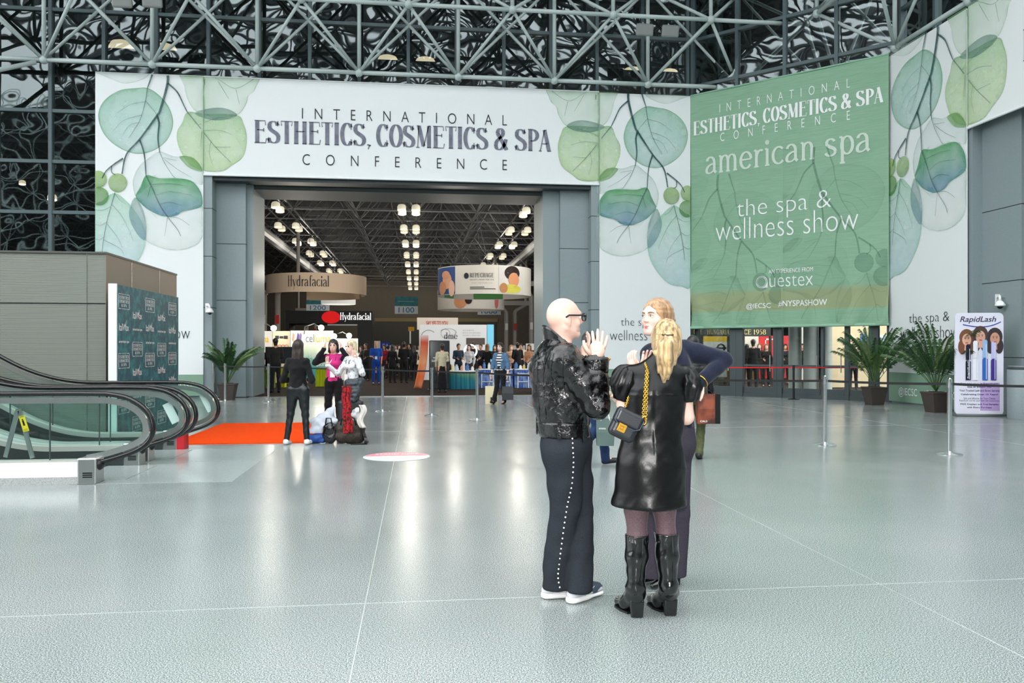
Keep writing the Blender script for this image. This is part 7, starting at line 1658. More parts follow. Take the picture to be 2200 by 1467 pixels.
def sneaker(parent, heel, d, L=.285):
    d = Vector(d).normalized(); n = d.cross(UP).normalized(); h_ = Vector(heel); h_.z = 0; Mx = np.array([npv(d), npv(n), npv(UP)])
    s = Vol(.012); s.cone(npv(h_ + d * .045 + UP * .020), npv(h_ + d * .135 + UP * .018), .040, .040, flat=(npv(UP), .5)).cone(npv(h_ + d * .135 + UP * .018), npv(h_ + d * (L - .05) + UP * .020), .040, .047, flat=(npv(UP), .42))
    s.cone(npv(h_ + d * .02 + UP * .02), npv(h_ + d * .11 + UP * .018), .036, .034, k=.02, flat=(npv(n), 1.05)); s.plane(npv((0, 0, .002)), npv((0, 0, -1))); s.plane(npv((0, 0, .042)), npv(UP - d * .06), k=.004)
    so = vol_obj('shoe_sole', s, .006, mat('white_midsole', (240, 240, 240), .5), parent)
    u = Vol(.025); u.cone(npv(h_ + d * .05 + UP * .05), npv(h_ + d * .06 + UP * .105), .040, .040, k=.02); u.cone(npv(h_ + d * .06 + UP * .085), npv(h_ + d * .19 + UP * .052), .040, .038); u.cone(npv(h_ + d * .18 + UP * .048), npv(h_ + d * (L - .045) + UP * .042), .040, .038); u.plane(npv((0, 0, .030)), npv((0, 0, -1)))
    uo = vol_obj('shoe_upper', u, .006, mat('slate_suede', (62, 76, 88), .8), parent)
    t = Vol(.012); t.cone(npv(h_ + d * (L - .075) + UP * .036), npv(h_ + d * (L - .047) + UP * .036), .043, .041); t.plane(npv((0, 0, .034)), npv((0, 0, -1))); t.cone(npv(h_ + d * .03 + UP * .043), npv(h_ + d * .2 + UP * .036), .043, .041); t.plane(npv((0, 0, .064)), npv(UP - d * .05)); vol_obj('mudguard', t, .006, mat('pale_grey_suede', (192, 194, 200), .7), parent)
    tg = MB().obox(h_ + d * .118 - n * .0395 * -1 + UP * .020, d, n, UP, .020, .003, .004); tg.obox(h_ + d * .118 + n * .039 + UP * .020, d, n, UP, .018, .0035, .0035); obj('sole_window', tg, flat((226, 96, 70)), so)
    hk = MB().obox(h_ + d * .008 + UP * .075, n, d, UP, .020, .004, .012); obj('heel_tab', hk, flat((216, 92, 60)), uo)
    sw_ = MB(); pts = [(.06, .046, .004), (.09, .043, .009), (.13, .058, .007), (.175, .078, .002)]
    for (x0, z0, w0), (x1, z1, w1_) in zip(pts, pts[1:]): sw_.add([h_ + d * x0 + n * .0435 + UP * (z0 + w0), h_ + d * x1 + n * .0425 + UP * (z1 + w1_), h_ + d * x1 + n * .0425 + UP * (z1 - w1_), h_ + d * x0 + n * .0435 + UP * (z0 - w0)], [(0, 1, 2, 3)])
    obj('side_mark', sw_, mat('pale_grey_suede', (192, 194, 200), .7), uo)
    lc = MB()
    for i in range(4): c = h_ + d * (.135 + .018 * i) + UP * (.094 - .010 * i); lc.path([c - n * .018, c + UP * .004, c + n * .018], .003, 5)
    obj('laces', lc, flat((150, 156, 164)), uo)
hA = D(1168, 1285, 4.79); hB = D(1224, 1296, 4.69)
sneaker(MAN, hA, RC * .97 + FC * .22); sneaker(MAN, hB, RC * .73 + FC * .68)

# ---------------- blonde woman in the leather dress, seen from behind
dB = 4.43
K = lambda x, y, dd=0.0: npv(D(x, y, dB + dd))
FW_, RW_ = FC, RC
base = Vector(K(1400, 1328)); base.z = 0; W = Matrix.Translation(base)
v = Vol(.02); hb2_ = D(1430, 735, dB + .02); Pb = head(v, hb2_, FC, RC, True, .96)
v.cone(K(1424, 800, .02), npv(hb2_) - npv(UP) * .05, .056, .052, k=.02)
fb = (npv(FC), .68)
v.cone(K(1400, 960), K(1405, 905), .150, .120, flat=fb, k=.05).cone(K(1405, 905), K(1412, 830), .120, .135, flat=fb, k=.05).cone(K(1412, 830), K(1422, 795), .13, .07, flat=fb, k=.04)
bsL, beL, bwL = K(1352, 806, .02), K(1341, 868, .05), K(1366, 800, .30)
bsR, beR, bwR = K(1468, 806, .02), K(1474, 896, .04), K(1448, 872, .30)
v.chain([bsL, beL, bwL], [.050, .042, .030], k=.015).chain([bsR, beR, bwR], [.048, .042, .030], k=.015)
hipL, hipR = K(1372, 980), K(1426, 980)
v.chain([hipL, K(1367, 1095), K(1369, 1150), K(1367, 1220), K(1367, 1252)], [.095, .062, .050, .036, .028], k=.02); v.chain([hipR, K(1427, 1092), K(1431, 1146), K(1434, 1216), K(1436, 1248)], [.095, .060, .048, .036, .028], k=.02)
ex = MB(); wl_v = Vector(bwL); hd = (UP * .8 - RC * .25 + FC * .1).normalized(); v.ell(npv(wl_v + hd * .045), (.040, .030, .042), k=.02); fingers(ex, wl_v + hd * .075, hd, (FC * -.6 - RC).normalized(), .075, .019, .95, .0092, -1)
wr_v = Vector(bwR); hd = (FC * .8 - RC * .5).normalized(); v.ell(npv(wr_v + hd * .045), (.036, .036, .030), k=.02); fingers(ex, wr_v + hd * .08, hd, UP, .075, .019, .4, .0088, 1)
BL = vol_obj('person', v, .0085, SK_W, W=W, extra=ex, label='blonde woman with a ponytail in a black leather dress and tall boots, seen from behind', cat='person', group='three people talking in front')
eyes(Pb, BL, (80, 100, 120), (150, 116, 76), .96, FC, RC)
# dress
dr = Vol(.03)
dr.cone(K(1395, 1084), K(1398, 1000), .214, .178, flat=(npv(FC), .74), k=.05).cone(K(1398, 1000), K(1404, 915), .178, .146, flat=(npv(FC), .74), k=.06).cone(K(1404, 915), K(1408, 842), .146, .156, flat=(npv(FC), .72), k=.06).cone(K(1408, 842), K(1416, 792), .150, .088, flat=(npv(FC), .74), k=.05)
for a in (bsL, bsR): dr.cone(K(1412, 812), a, .085, .060, k=.03)
dr.cone(K(1420, 792, .01), K(1424, 768, .02), .074, .068, k=.015)
dr.plane(K(1395, 1086), -npv(UP), k=.004); dr.cone(K(1423, 775, .02), K(1426, 740, .03), .058, .062, op='s', k=.008)
cC, uX, uZ = K(1405, 900).astype(F32), npv(RC).astype(F32), npv(UP).astype(F32)
def dn(P_):
    q = P_ - cC; x, z = q @ uX, q @ uZ
    fold = .012 * np.sin((x * 16 + z * 9 * np.sign(x + .02)) + 1.2) * np.clip(.25 - np.abs(z + .02), 0, .25) * 3 + .006 * np.sin(x * 20 + 3 * z) * np.clip((-z - .12) * 3, 0, 1)
    yoke = -.004 * np.exp(-((z - .135) / .006) ** 2)
    return fold + yoke + wrinkle(.0016, 30, 8)(P_)
dr.nf = dn; dr.amp = .02
DR = vol_obj('leather_dress', dr, .0085, M_DRESS, BL, label='black leather dress')
for nm_, S, E in (('puff_sleeve', bsL, beL), ('puff_sleeve', bsR, beR)):
    sd2 = -1 if S is bsL else 1; pf = Vol(.03); c = S + npv(RC) * sd2 * .012; lowr = .86 if sd2 < 0 else .62
    pf.ell(c + (E - S) * .22, (.082, .085, .098), k=.03); pf.cone(c + (E - S) * .3, S + (E - S) * lowr, .074, .056)
    pf.plane(S + (E - S) * lowr, (E - S)); ax_ = ((E - S) / np.linalg.norm(E - S)).astype(F32); c0 = S.astype(F32)
    def pn(P_, c0=c0, ax_=ax_):
        q = P_ - c0; t = q @ ax_; w_ = q - np.outer(t, ax_); ang = np.arctan2(w_ @ npv(FC).astype(F32), w_ @ uX); return .008 * np.sin(ang * 9 + 14 * t) * np.clip(1 - np.abs(t - .03) * 5, .2, 1) + wrinkle(.004, 40, 6)(P_)
    pf.nf = pn; pf.amp = .02; vol_obj(nm_, pf, .0075, M_DRESS, DR)
cf = MB()
# tights, boots
M_TIGHT = mat('sheer_tights', (100, 76, 82), .55, noise=(220, (72, 52, 58), .35, .65), sheen=.1)
tg = Vol(.02); tg.chain([hipL, K(1367, 1095), K(1369, 1150), K(1368, 1200)], [.099, .0655, .054, .05]); vol_obj('tights', tg, .0085, M_TIGHT, BL)
tg = Vol(.02); tg.chain([hipR, K(1427, 1092), K(1431, 1146), K(1434, 1200)], [.099, .0635, .052, .05]); vol_obj('tights', tg, .0085, M_TIGHT, BL)
for tx, ty, ax, ay, hx, hy in ((1369, 1147, 1366, 1256, 1369, 1328), (1431, 1143, 1436, 1250, 1441, 1324)):
    dd_ = EYE * FPX / (hy - HZ); hp = D(hx, hy, dd_); hp.z = 0; t0, a0 = Vector(K(tx, ty)), Vector(K(ax, ay)); a0 = Vector((a0.x, a0.y, a0.z)); fo = (FC * .93 - RC * .36).normalized(); heelc = Vector((hp.x, hp.y, 0)) + FC * .03
    bt = Vol(.02); an_ = Vector((a0.x, a0.y, .185)); bt.chain([npv(t0 + UP * .03), npv(t0.lerp(an_, .45)), npv(an_)], [.067, .063, .047], k=.02); bt.cone(npv(an_), npv(heelc + UP * .125), .047, .046, k=.02)
    toe = heelc + fo * .20; bt.cone(npv(heelc + UP * .125), npv(heelc + fo * .10 + UP * .052), .046, .042, k=.03); bt.cone(npv(an_), npv(heelc + fo * .08 + UP * .07), .044, .040, k=.03)
    toe = heelc + fo * .20; bt.cone(npv(heelc + fo * .10 + UP * .046), npv(toe + UP * .030), .041, .028, k=.025)
    bt.plane(npv(heelc + fo * .0 + UP * .0), npv((0, 0, -1))); bt.plane(npv(t0), npv(UP), k=.003); bt.cone(npv(t0 - UP * .02), npv(t0 + UP * .05), .058, .062, op='s', k=.004)
    ac = npv(an_).astype(F32)
    def bn(P_, ac=ac): z = P_[:, 2] - ac[2]; return .002 * np.sin(z * 90 + 4 * np.sin(P_[:, 0] * 30)) * np.exp(-(z / .045) ** 2) + wrinkle(.002, 34, 4)(P_)
    bt.nf = bn; bt.amp = .012; BO = vol_obj('tall_boot', bt, .0075, M_BOOT, BL)
    hl = MB(); hw_ = .036
    hl.add([heelc + RC * sx * hw_ * q + FC * (sy * .034 * q) + UP * z for z, q in ((0, .95), (.10, 1.12)) for sx, sy in ((-1, -1), (1, -1), (1, 1), (-1, 1))], [(3, 2, 1, 0), (4, 5, 6, 7), (0, 1, 5, 4), (1, 2, 6, 5), (2, 3, 7, 6), (3, 0, 4, 7)])
    bevel(obj('block_heel', hl, M_BOOT, BO), .010, 3)
    so = MB().prism([heelc + fo * x + fo.cross(UP) * y + UP * .0 for x, y in ((.05, -.03), (.12, -.044), (.19, -.036), (.225, 0), (.19, .036), (.12, .044), (.05, .03))], UP * .012); obj('boot_sole', so, M_BLACK, BO)
    seam = MB().path([t0 + RC * .022 - FC * .062, t0.lerp(an_, .5) + RC * .022 - FC * .0625, an_ + RC * .012 - FC * .045], .002, 5); obj('back_seam', seam, M_BOOT, BO, True)
# hair
M_BLH = hairm((204, 170, 120), 'blonde_hair', .52)
def hair_strands(vol, n_dir, amp=.004, fr=120):
    a = npv(n_dir).astype(F32)
    vol.nf = lambda P_: amp * np.sin((P_ @ a) * fr + 1.5 * np.sin(P_[:, 2] * 7)) + amp * .6 * np.sin((P_ @ a) * fr * 1.7 + 1.2 * np.sin(P_[:, 2] * 9 + 1)); vol.amp = .014
hr = Vol(.02); Mb = np.array([npv(RC), npv(FC), npv(UP)]); hr.ell(Pb(0, -.018, .022), (.086, .104, .112), Mb); hr.ell(Pb(0, -.05, -.03), (.080, .07, .075), Mb); hr.ell(Pb(0, .095, -.03), (.072, .075, .10), Mb, op='s', k=.02)
hair_strands(hr, RC, .0016, 190); HR = vol_obj('hair', hr, .007, M_BLH, BL, label='blonde hair')
tie = Vector(D(1433, 719, dB - .085)); pt = Vol(.012); pp = [npv(tie), K(1434, 742, -.115), K(1432, 770, -.115), K(1429, 796, -.11), K(1427, 822, -.105)]
pt.chain(pp, [.026, .050, .052, .036, .008], k=.015); 
for ox, l_ in ((-14, 800), (14, 788), (-20, 772), (20, 776), (4, 812)): pt.chain([K(1433 + ox * .3, 735, -.10), K(1433 + ox, 758, -.11), K(1430 + ox * .9, l_, -.105)], [.02, .022, .006], k=.012)
hair_strands(pt, RC, .0030, 190); PT = vol_obj('ponytail', pt, .0065, M_BLH, BL)
tb = MB().path([tie + RC * math.cos(t_) * .028 - UP * .004 * math.sin(t_) - FC * (.026 * math.sin(t_) + .016) for t_ in [PI * i / 12 for i in range(13)]], .0055, 6); obj('hair_tie', tb, mat('hair_elastic', (70, 56, 44), .6), PT, True)
wsp = MB(); Rw = random.Random(3)
for i in range(12):
    ang = Rw.uniform(0, 2 * PI); x0 = 1431 + 33 * math.cos(ang); y0 = 728 + 40 * math.sin(ang); p0, p1 = D(x0, y0, dB - .05), D(x0 * .25 + 1433 * .75, y0 * .25 + 719 * .75, dB - .098); m_ = (p0 + p1) / 2 - FC * .035; wsp.path([p0, m_, p1], .0012, 4, rs=[.0006, .0014, .001])
obj('hair_strands', wsp, M_BLH, HR, True)
# shoulder bag with gold chain
bg_ = thing('shoulder_bag', 'small quilted black bag with gold clasp and chain on the blonde woman\'s back', 'bag', D(1355, 945, dB - .17))
dd_ = -.20; ax_b = (Vector(K(1378, 905, dd_)) - Vector(K(1334, 884, dd_))).normalized(); dn_ = ax_b.cross(FC).normalized(); dn_ = dn_ if dn_.z < 0 else -dn_
bo_ = Vector(K(1332, 872, dd_)); BWd, BHt = .150, .125
def slab(a0, a1, b0, b1, c0, c1, n=10):
    mb = MB(); mb.obox(bo_ + ax_b * (a0 + a1) / 2 + dn_ * (b0 + b1) / 2 + FC * (c0 + c1) / 2, ax_b, dn_, FC, (a1 - a0) / 2, (b1 - b0) / 2, (c1 - c0) / 2); return mb
M_QUILT = mat('quilted_leather', (20, 24, 32), .4, coat=.2); nt_ = M_QUILT.node_tree
_ck = nt_.nodes.new('ShaderNodeTexBrick'); _tc = nt_.nodes.new('ShaderNodeTexCoord'); _mp = nt_.nodes.new('ShaderNodeMapping'); _mp.inputs['Rotation'].default_value = (1.57, .5, 0); nt_.links.new(_tc.outputs['Object'], _mp.inputs[0]); nt_.links.new(_mp.outputs[0], _ck.inputs['Vector']); _ck.inputs['Scale'].default_value = 28; _bp = nt_.nodes.new('ShaderNodeBump'); _bp.inputs['Distance'].default_value = .004; nt_.links.new(_ck.outputs['Fac'], _bp.inputs['Height']); _bp.invert = True; nt_.links.new(_bp.outputs['Normal'], nt_.nodes['Principled BSDF'].inputs['Normal'])
o = obj('bag_body', slab(0, BWd, .008, BHt + .035, -.002, .075), M_QUILT, bg_); bevel(o, .03, 5)
o = obj('flap', slab(-.004, BWd + .004, -.002, .088, -.016, .06), M_QUILT, bg_); bevel(o, .022, 5)
pp_ = MB().path([bo_ + ax_b * x + dn_ * y - FC * .018 for x, y in ((.004, .02), (.006, .075), (.03, .087), (.12, .087), (.146, .07), (.148, .02))], .003, 6); obj('piping', pp_, mat('piping_leather', (52, 60, 74), .3), bg_, True)
cs = bo_ + ax_b * .055 + dn_ * .100 - FC * .022; q = MB()
for x, y, w_, h_ in ((-.018, 0, .004, .018), (.018, 0, .004, .018), (0, -.016, .020, .004), (0, .016, .020, .004), (-.004, 0, .010, .003)): q.obox(cs + ax_b * x + dn_ * y, ax_b, dn_, FC, w_, h_, .005)
cl2 = obj('clasp', q, M_GOLD, bg_, label='gold clasp'); q = MB().obox(cs + FC * .006, ax_b, dn_, FC, .022, .022, .004); obj('clasp_plate', q, mat('dark_gold', (150, 112, 44), .35, 1.0), cl2)
def chain_links(pts, r=.0062, pitch=.0115):
    mb = MB(); L = [Vector(p) for p in pts]; tot = sum((b - a).length for a, b in zip(L, L[1:])); n = max(2, int(tot / pitch)); k = 0; seg = 0; acc = 0
    for i in range(n):
        t = tot * i / n
        while seg < len(L) - 2 and acc + (L[seg + 1] - L[seg]).length < t: acc += (L[seg + 1] - L[seg]).length; seg += 1
        d = (L[seg + 1] - L[seg]).normalized(); c = L[seg] + d * (t - acc); x = d; y = (FC if i % 2 else RC); y = (y - d * y.dot(d)).normalized(); z = x.cross(y)
        mb.path([c + x * math.cos(a) * r * 1.35 + z * math.sin(a) * r for a in [2 * PI * j / 8 for j in range(8)]], .0024, 4, closed=True)
    return mb
sh_top = K(1390, 790, -.115)
obj('chain_strap', chain_links([K(1381, 900, -.20), K(1384, 860, -.165), K(1387, 825, -.150), sh_top, K(1385, 778, -.05)]), M_GOLD, bg_, True); obj('chain_strap', chain_links([K(1387, 905, -.20), K(1389, 865, -.165), K(1390, 830, -.150), K(1392, 792, -.115)]), M_GOLD, bg_, True)
obj('chain_strap', chain_links([K(1344, 874, -.19), K(1348, 862, -.15), K(1351, 850, -.10)]), M_GOLD, bg_, True)
rg_o = MB().path([Vector(K(1384, 903, -.205)) + RC * math.cos(t_) * .010 + UP * math.sin(t_) * .022 for t_ in [2 * PI * i / 16 for i in range(16)]], .0045, 6, closed=True); obj('chain_ring', rg_o, M_GOLD, bg_, True)

# ---------------- woman in the navy sweater, facing them
dT = 5.07
T = lambda x, y, dd=0.0: npv(D(x, y, dT + dd))
at = math.radians(38); FT_ = (-RC * math.cos(at) - FC * math.sin(at)); RT_ = (-RC * math.sin(at) + FC * math.cos(at))
base = Vector(T(1435, 1256)); base.z = 0; W = Matrix.Translation(base)
v = Vol(.02); ht = D(1412, 684, dT); Pt = head(v, ht, FT_, RT_, True, .98)
v.cone(T(1432, 752, .03), npv(ht) - npv(FT_) * .01 - npv(UP) * .05, .056, .050, k=.02)
v.cone(T(1442, 920), T(1440, 850), .13, .115, flat=(npv(FT_), .75), k=.05).cone(T(1440, 850), T(1436, 780), .115, .13, flat=(npv(FT_), .75), k=.05).cone(T(1436, 780), T(1432, 748), .12, .07, k=.04)
tsL, teL, twL = T(1468, 752, .0), T(1556, 772, -.03), T(1508, 818, -.12)
tsR, teR, twR = T(1400, 760, .10), T(1376, 850, .12), T(1384, 800, -.10)
v.chain([tsL, teL, twL], [.046, .038, .028], k=.015).chain([tsR, teR, twR], [.046, .038, .028], k=.015)
v.chain([T(1428, 950), T(1408, 1100), T(1400, 1225)], [.08, .055, .04]); v.chain([T(1456, 950), T(1456, 1100), T(1455, 1225)], [.08, .055, .04])
ex = MB(); wq = Vector(twL); hd = (Vector(T(1478, 838, -.16)) - wq).normalized(); v.ell(npv(wq + hd * .045), (.036, .034, .034), k=.02); fingers(ex, wq + hd * .08, hd, (-FC + UP * .4), .075, .018, .35, .0085, 1)
wq = Vector(twR); hd = (UP + RC * .2).normalized(); v.ell(npv(wq + hd * .045), (.036, .032, .036), k=.02); fingers(ex, wq + hd * .08, hd, FC, .075, .018, .7, .0085, 1)
TW = vol_obj('person', v, .0085, SK_W, W=W, extra=ex, label='woman in a navy sweater facing left, hand on hip, behind the blonde woman', cat='person', group='three people talking in front')
eyes(Pt, TW, (60, 76, 70), (150, 112, 80), .98, FT_, RT_)
lp = Vol(.006); Mt = np.array([npv(RT_), npv(FT_), npv(UP)]); lp.ell(Pt(0, .0985, -.0525), (.020, .011, .0045), Mt); lp.ell(Pt(0, .098, -.0625), (.018, .0125, .0055), Mt); vol_obj('lips', lp, .004, mat('red_lips', (206, 84, 88), .4), TW)
hr = Vol(.02); hr.ell(Pt(0, -.012, .034), (.087, .110, .100), Mt); hr.ell(Pt(0, -.06, -.02), (.078, .070, .09), Mt); hr.chain([Pt(0, -.10, -.02), Pt(.0, -.11, -.12), Pt(0, -.08, -.20)], [.05, .045, .03]); hr.ell(Pt(0, .105, -.028), (.072, .088, .102), Mt, op='s', k=.018)
hair_strands(hr, UP, .0016, 160); vol_obj('hair', hr, .007, hairm((184, 142, 102), 'light_brown_hair'), TW)
sw = Vol(.03); sw.cone(T(1441, 912), T(1440, 850), .152, .134, flat=(npv(FT_), .8), k=.05).cone(T(1440, 850), T(1436, 785), .134, .148, flat=(npv(FT_), .8), k=.05).cone(T(1436, 785), T(1432, 752), .14, .085, k=.04)
for s_ in (-1, 1): sw.ell(T(1436, 800) + npv(RT_) * s_ * .06 + npv(FT_) * .085, (.06, .055, .06), Mt)
for a, b_, c in ((tsL, teL, twL), (tsR, teR, twR)): sw.cone(T(1436, 772), a, .085, .068, k=.04); sw.chain([a, b_, c], [.070, .054, .042], k=.012)
sw.plane(T(1441, 915), -npv(UP)); sw.cone(T(1431, 752, .02), npv(ht), .058, .068, op='s', k=.01); sw.nf = wrinkle(.004, 26, 3); sw.amp = .014
SW = vol_obj('sweater', sw, .0085, M_NAVY, TW)
dcf = Vector(twL - teL).normalized(); x = dcf.orthogonal().normalized(); y = dcf.cross(x)
br_ = MB().path([Vector(twL) + dcf * .004 + (x * math.cos(t_) + y * math.sin(t_)) * .044 for t_ in [2 * PI * i / 20 for i in range(20)]], .0042, 6, closed=True); obj('cuff_trim', br_, M_GOLD, SW, True, label='gold trim at the cuff')
tp = Vol(.03); M_TT = mat('aubergine_wool', (66, 62, 72), .9, noise=(200, (54, 50, 60), .35, .65), spec=.1)
tp.cone(T(1442, 890), T(1442, 950), .138, .165, flat=(npv(FT_), .85)); tp.chain([T(1428, 960), T(1412, 1100), T(1402, 1232)], [.115, .100, .110], k=.02); tp.chain([T(1448, 960), T(1450, 1100), T(1446, 1236)], [.115, .088, .086], k=.02)
tp.plane(T(1440, 1236), -npv(UP)); tp.nf = wrinkle(.004, 18, 6, (1, 1, .3)); tp.amp = .014; vol_obj('trousers', tp, .0095, M_TT, TW)
for hx, hy, dr_ in ((1458, 1254, -FC * .5 - RC * .9), (1424, 1240, -RC * .75 - FC * .6)):
    h_ = G(hx, hy + 2); dr_ = dr_.normalized(); s = Vol(.012); s.cone(npv(h_ + UP * .095), npv(h_ + dr_ * .12 + UP * .04), .032, .032); s.cone(npv(h_ + dr_ * .12 + UP * .038), npv(h_ + dr_ * .21 + UP * .022), .036, .018); s.plane(npv((0, 0, .004)), npv((0, 0, -1))); sh_ = vol_obj('shoe', s, .007, M_BOOT, TW)
    obj('stiletto_heel', MB().tube(h_ + UP * .0, h_ + UP * .09, .008, 10, .016), M_BLACK, sh_, True)

# ================================================================ passers-by behind them
p = G(1262, 1000); FWK = RC; ps = dict(elR=(.22, -.06, 1.13), wrR=(.24, .22, .96), knR=(.10, .10, .50), anR=(.11, -.28, .16), knL=(-.1, .22, .50), anL=(-.11, .26, .09))
o = person('walking woman in a beige coat, jeans and black boots, mostly hidden behind the bald man', (D(1264, 900, 10.2).x, D(1264, 900, 10.2).y, 0), 82, 1.70, (206, 186, 164), (36, 56, 96), (22, 20, 20), 'fair', .016, hairlen=.12, shoes=(20, 20, 20), pose=ps, female=True, group='passers-by on the terrazzo')
c = D(1300, 874, 10.05); tote(c, .225, .335, .12, mat('sage_paper', (86, 106, 101), .6), 'sage green paper carrier bag with white handles carried behind the bald man', RC, FC, .15, 'paper_bag', hm=M_WHITE, taper=.92, letters=[('eminence', .12, .5, .62, .70, .01)])
p = D(1488, 900, 10.9); ps = dict(elR=(.24, -.02, 1.12), wrR=(.26, .06, .88), knR=(.09, .16, .52), anR=(.10, -.04, .09), knL=(-.09, -.02, .50), anL=(-.09, -.34, .20))
o = person('person in a black leather jacket and olive trousers walking away behind the navy sweater woman', (p.x, p.y, 0), 25, 1.67, (24, 26, 28), (92, 98, 66), (28, 24, 22), 'tan', .016, shoes=(30, 30, 34), pose=ps, bulk=1.2, topm=mat('worn_black_leather', (22, 24, 26), .4, bump=(20, .4, .02)), group='passers-by on the terrazzo')
c = D(1521, 838, 10.75); tt_ = tote(c, .30, .40, .11, mat('brown_photo_print', (142, 70, 44), .5, noise=(5, (70, 36, 28), .4, .6)), 'brown printed shopping bag with a black side carried by the olive trousered person', RC, FC, .05, 'paper_bag', hm=M_BLACK, letters=[('CALS', .10, .42, .06, .12, .02)])
_o = c - Vector((0, 0, .05)); obj('side_panel', MB().obox(_o + RC * .118 - FC * .060 - UP * .20, RC, FC, UP, .033, .004, .198), M_BLACK, tt_, label='black side panel')
p = G(1075, 868); ps = dict(elR=(.24, -.02, 1.12), wrR=(.26, .04, .86), elL=(-.24, -.02, 1.12), wrL=(-.26, .06, .86), anR=(.16, .12, .09), anL=(-.06, -.14, .1))
M_STRIPE = mat('striped_cotton', (236, 236, 236), .8); _n = M_STRIPE.node_tree; _w = _n.nodes.new('ShaderNodeTexWave'); _w.bands_direction = 'Z'; _w.inputs['Scale'].default_value = 4.6; _t = _n.nodes.new('ShaderNodeTexCoord'); _r = _n.nodes.new('ShaderNodeValToRGB'); _r.color_ramp.interpolation = 'CONSTANT'; _r.color_ramp.elements[1].position = .5; _r.color_ramp.elements[0].color = (.01, .01, .015, 1); _r.color_ramp.elements[1].color = (.8, .8, .8, 1); _n.links.new(_t.outputs['Object'], _w.inputs['Vector']); _n.links.new(_w.outputs['Fac'], _r.inputs[0]); _n.links.new(_r.outputs[0], _n.nodes['Principled BSDF'].inputs['Base Color'])
DN = person('long haired woman in a denim jacket and striped shirt carrying two bags', (p.x, p.y, 0), 205, 1.66, (236, 236, 236), (24, 24, 28), (38, 26, 22), 'fair', .016, hairlen=.30, shoes=(30, 26, 26), pose=ps, female=True, topm=M_STRIPE, hem=.96, group='passers-by on the terrazzo')
body, P_, s_, Fv_, Rv_ = DN; jv = Vol(.03); up = np.array((0, 0, 1.0)); fw = npv(Fv_)
jv.cone(P_['wai'] - up * .06, P_['che'], .150, .165, flat=(fw, .74)).cone(P_['che'], P_['nec'] - up * .05, .165, .09, flat=(fw, .74))
for q in 'RL': jv.chain([P_['sh' + q], P_['el' + q], P_['wr' + q]], [.074, .062, .052])
jv.cone(P_['wai'] - up * .3 + fw * .17, P_['nec'] + fw * .10, .085, .06, op='s', k=.01); jv.plane(P_['wai'] - up * .10, -up); jv.nf = wrinkle(.004, 30, 1); jv.amp = .012; vol_obj('denim_jacket', jv, .016, mat('denim', (86, 120, 152), .85, noise=(40, (62, 92, 126), .35, .65)), body)
tote(Vector(P_['wrR']) - UP * .07, .34, .50, .12, mat('canvas_cream', (216, 206, 168), .85), 'cream canvas tote bag with a dark square, carried by the denim jacket woman', RC, FC, .26, 'tote_bag', letters=None)
q = Vector(P_['wrR']) - UP * (.07 + .26 + .36); obj('printed_square', MB().obox(q - FC * .066 + RC * .06, RC, FC, UP, .09, .003, .06), flat((44, 44, 40)), COL.objects['tote_bag'])
tote(Vector(P_['wrL']) - UP * .07, .30, .36, .12, mat('dark_bag_leather', (44, 46, 50), .5), 'dark grey handbag carried by the denim jacket woman, right of the cream tote', RC, FC, .26, 'handbag')

# ================================================================ group with the luggage at the left
M_LLEG = leather('leather_leggings', (18, 24, 27), .42, 24, .3, .006, .05)
p = G(640, 955); ps = dict(anR=(.15, .02, .09), knR=(.12, .03, .50), anL=(-.19, -.02, .09), knL=(-.14, .02, .50), elR=(.26, -.02, 1.08), wrR=(.12, .18, 1.08), elL=(-.26, -.02, 1.08), wrL=(-.12, .18, 1.08), hiR=(.09, 0, .92))
person('woman in a black sweater and leather leggings, seen from behind at the orange carpet', (p.x, p.y, 0), 8, 1.63, (20, 20, 22), (30, 36, 40), (52, 36, 30), 'fair', .0125, hairlen=.34, shoes=(238, 238, 238), pose=ps, female=True, botm=M_LLEG, bulk=1.08, tight=True, hem=.955, group='people beside the luggage')
p = D(717, 850, 14.6); ps = dict(elR=(.34, .06, 1.30), wrR=(.17, .10, 1.55), elL=(-.34, .06, 1.30), wrL=(-.17, .10, 1.55), haR=(-.25, 0, 1), haL=(.25, 0, 1), hed=(0, .05, 1.61))
PK = person('dark haired woman in a pink top with both hands raised to her head', (p.x, p.y, 0), 178, 1.68, (222, 56, 140), (20, 20, 24), (30, 24, 24), 'fair', .0135, sleeve=.05, hairlen=.10, pose=ps, female=True, lanyard=True, group='people beside the luggage')
body, P_, s_, Fv_, Rv_ = PK
for q in 'RL': sl = Vol(.02); sl.chain([P_['sh' + q], P_['el' + q], P_['wr' + q]], [.068, .054, .044]); sl.nf = wrinkle(.004, 30, 2); sl.amp = .01; vol_obj('sleeve', sl, .013, cloth((26, 28, 38)), body)
p = D(757, 900, 13.5); M_PRT = mat('printed_white_cotton', (232, 236, 240), .8, noise=(22, (150, 156, 170), .56, .62, 6))
ps = dict(elR=(.30, .10, 1.14), wrR=(.34, .30, 1.30), haR=(.05, .05, 1), elL=(-.32, .02, 1.16), wrL=(-.24, .12, 1.42), haL=(.0, .1, 1))
person('blonde woman in a white printed shirt gesturing with both hands behind the brown duffel bag', (p.x, p.y, 0), 222, 1.64, (232, 236, 240), (40, 44, 50), (232, 214, 176), 'fair', .0125, hairlen=.07, pose=ps, female=True, lanyard=True, topm=M_PRT, hem=.86, group='people beside the luggage')
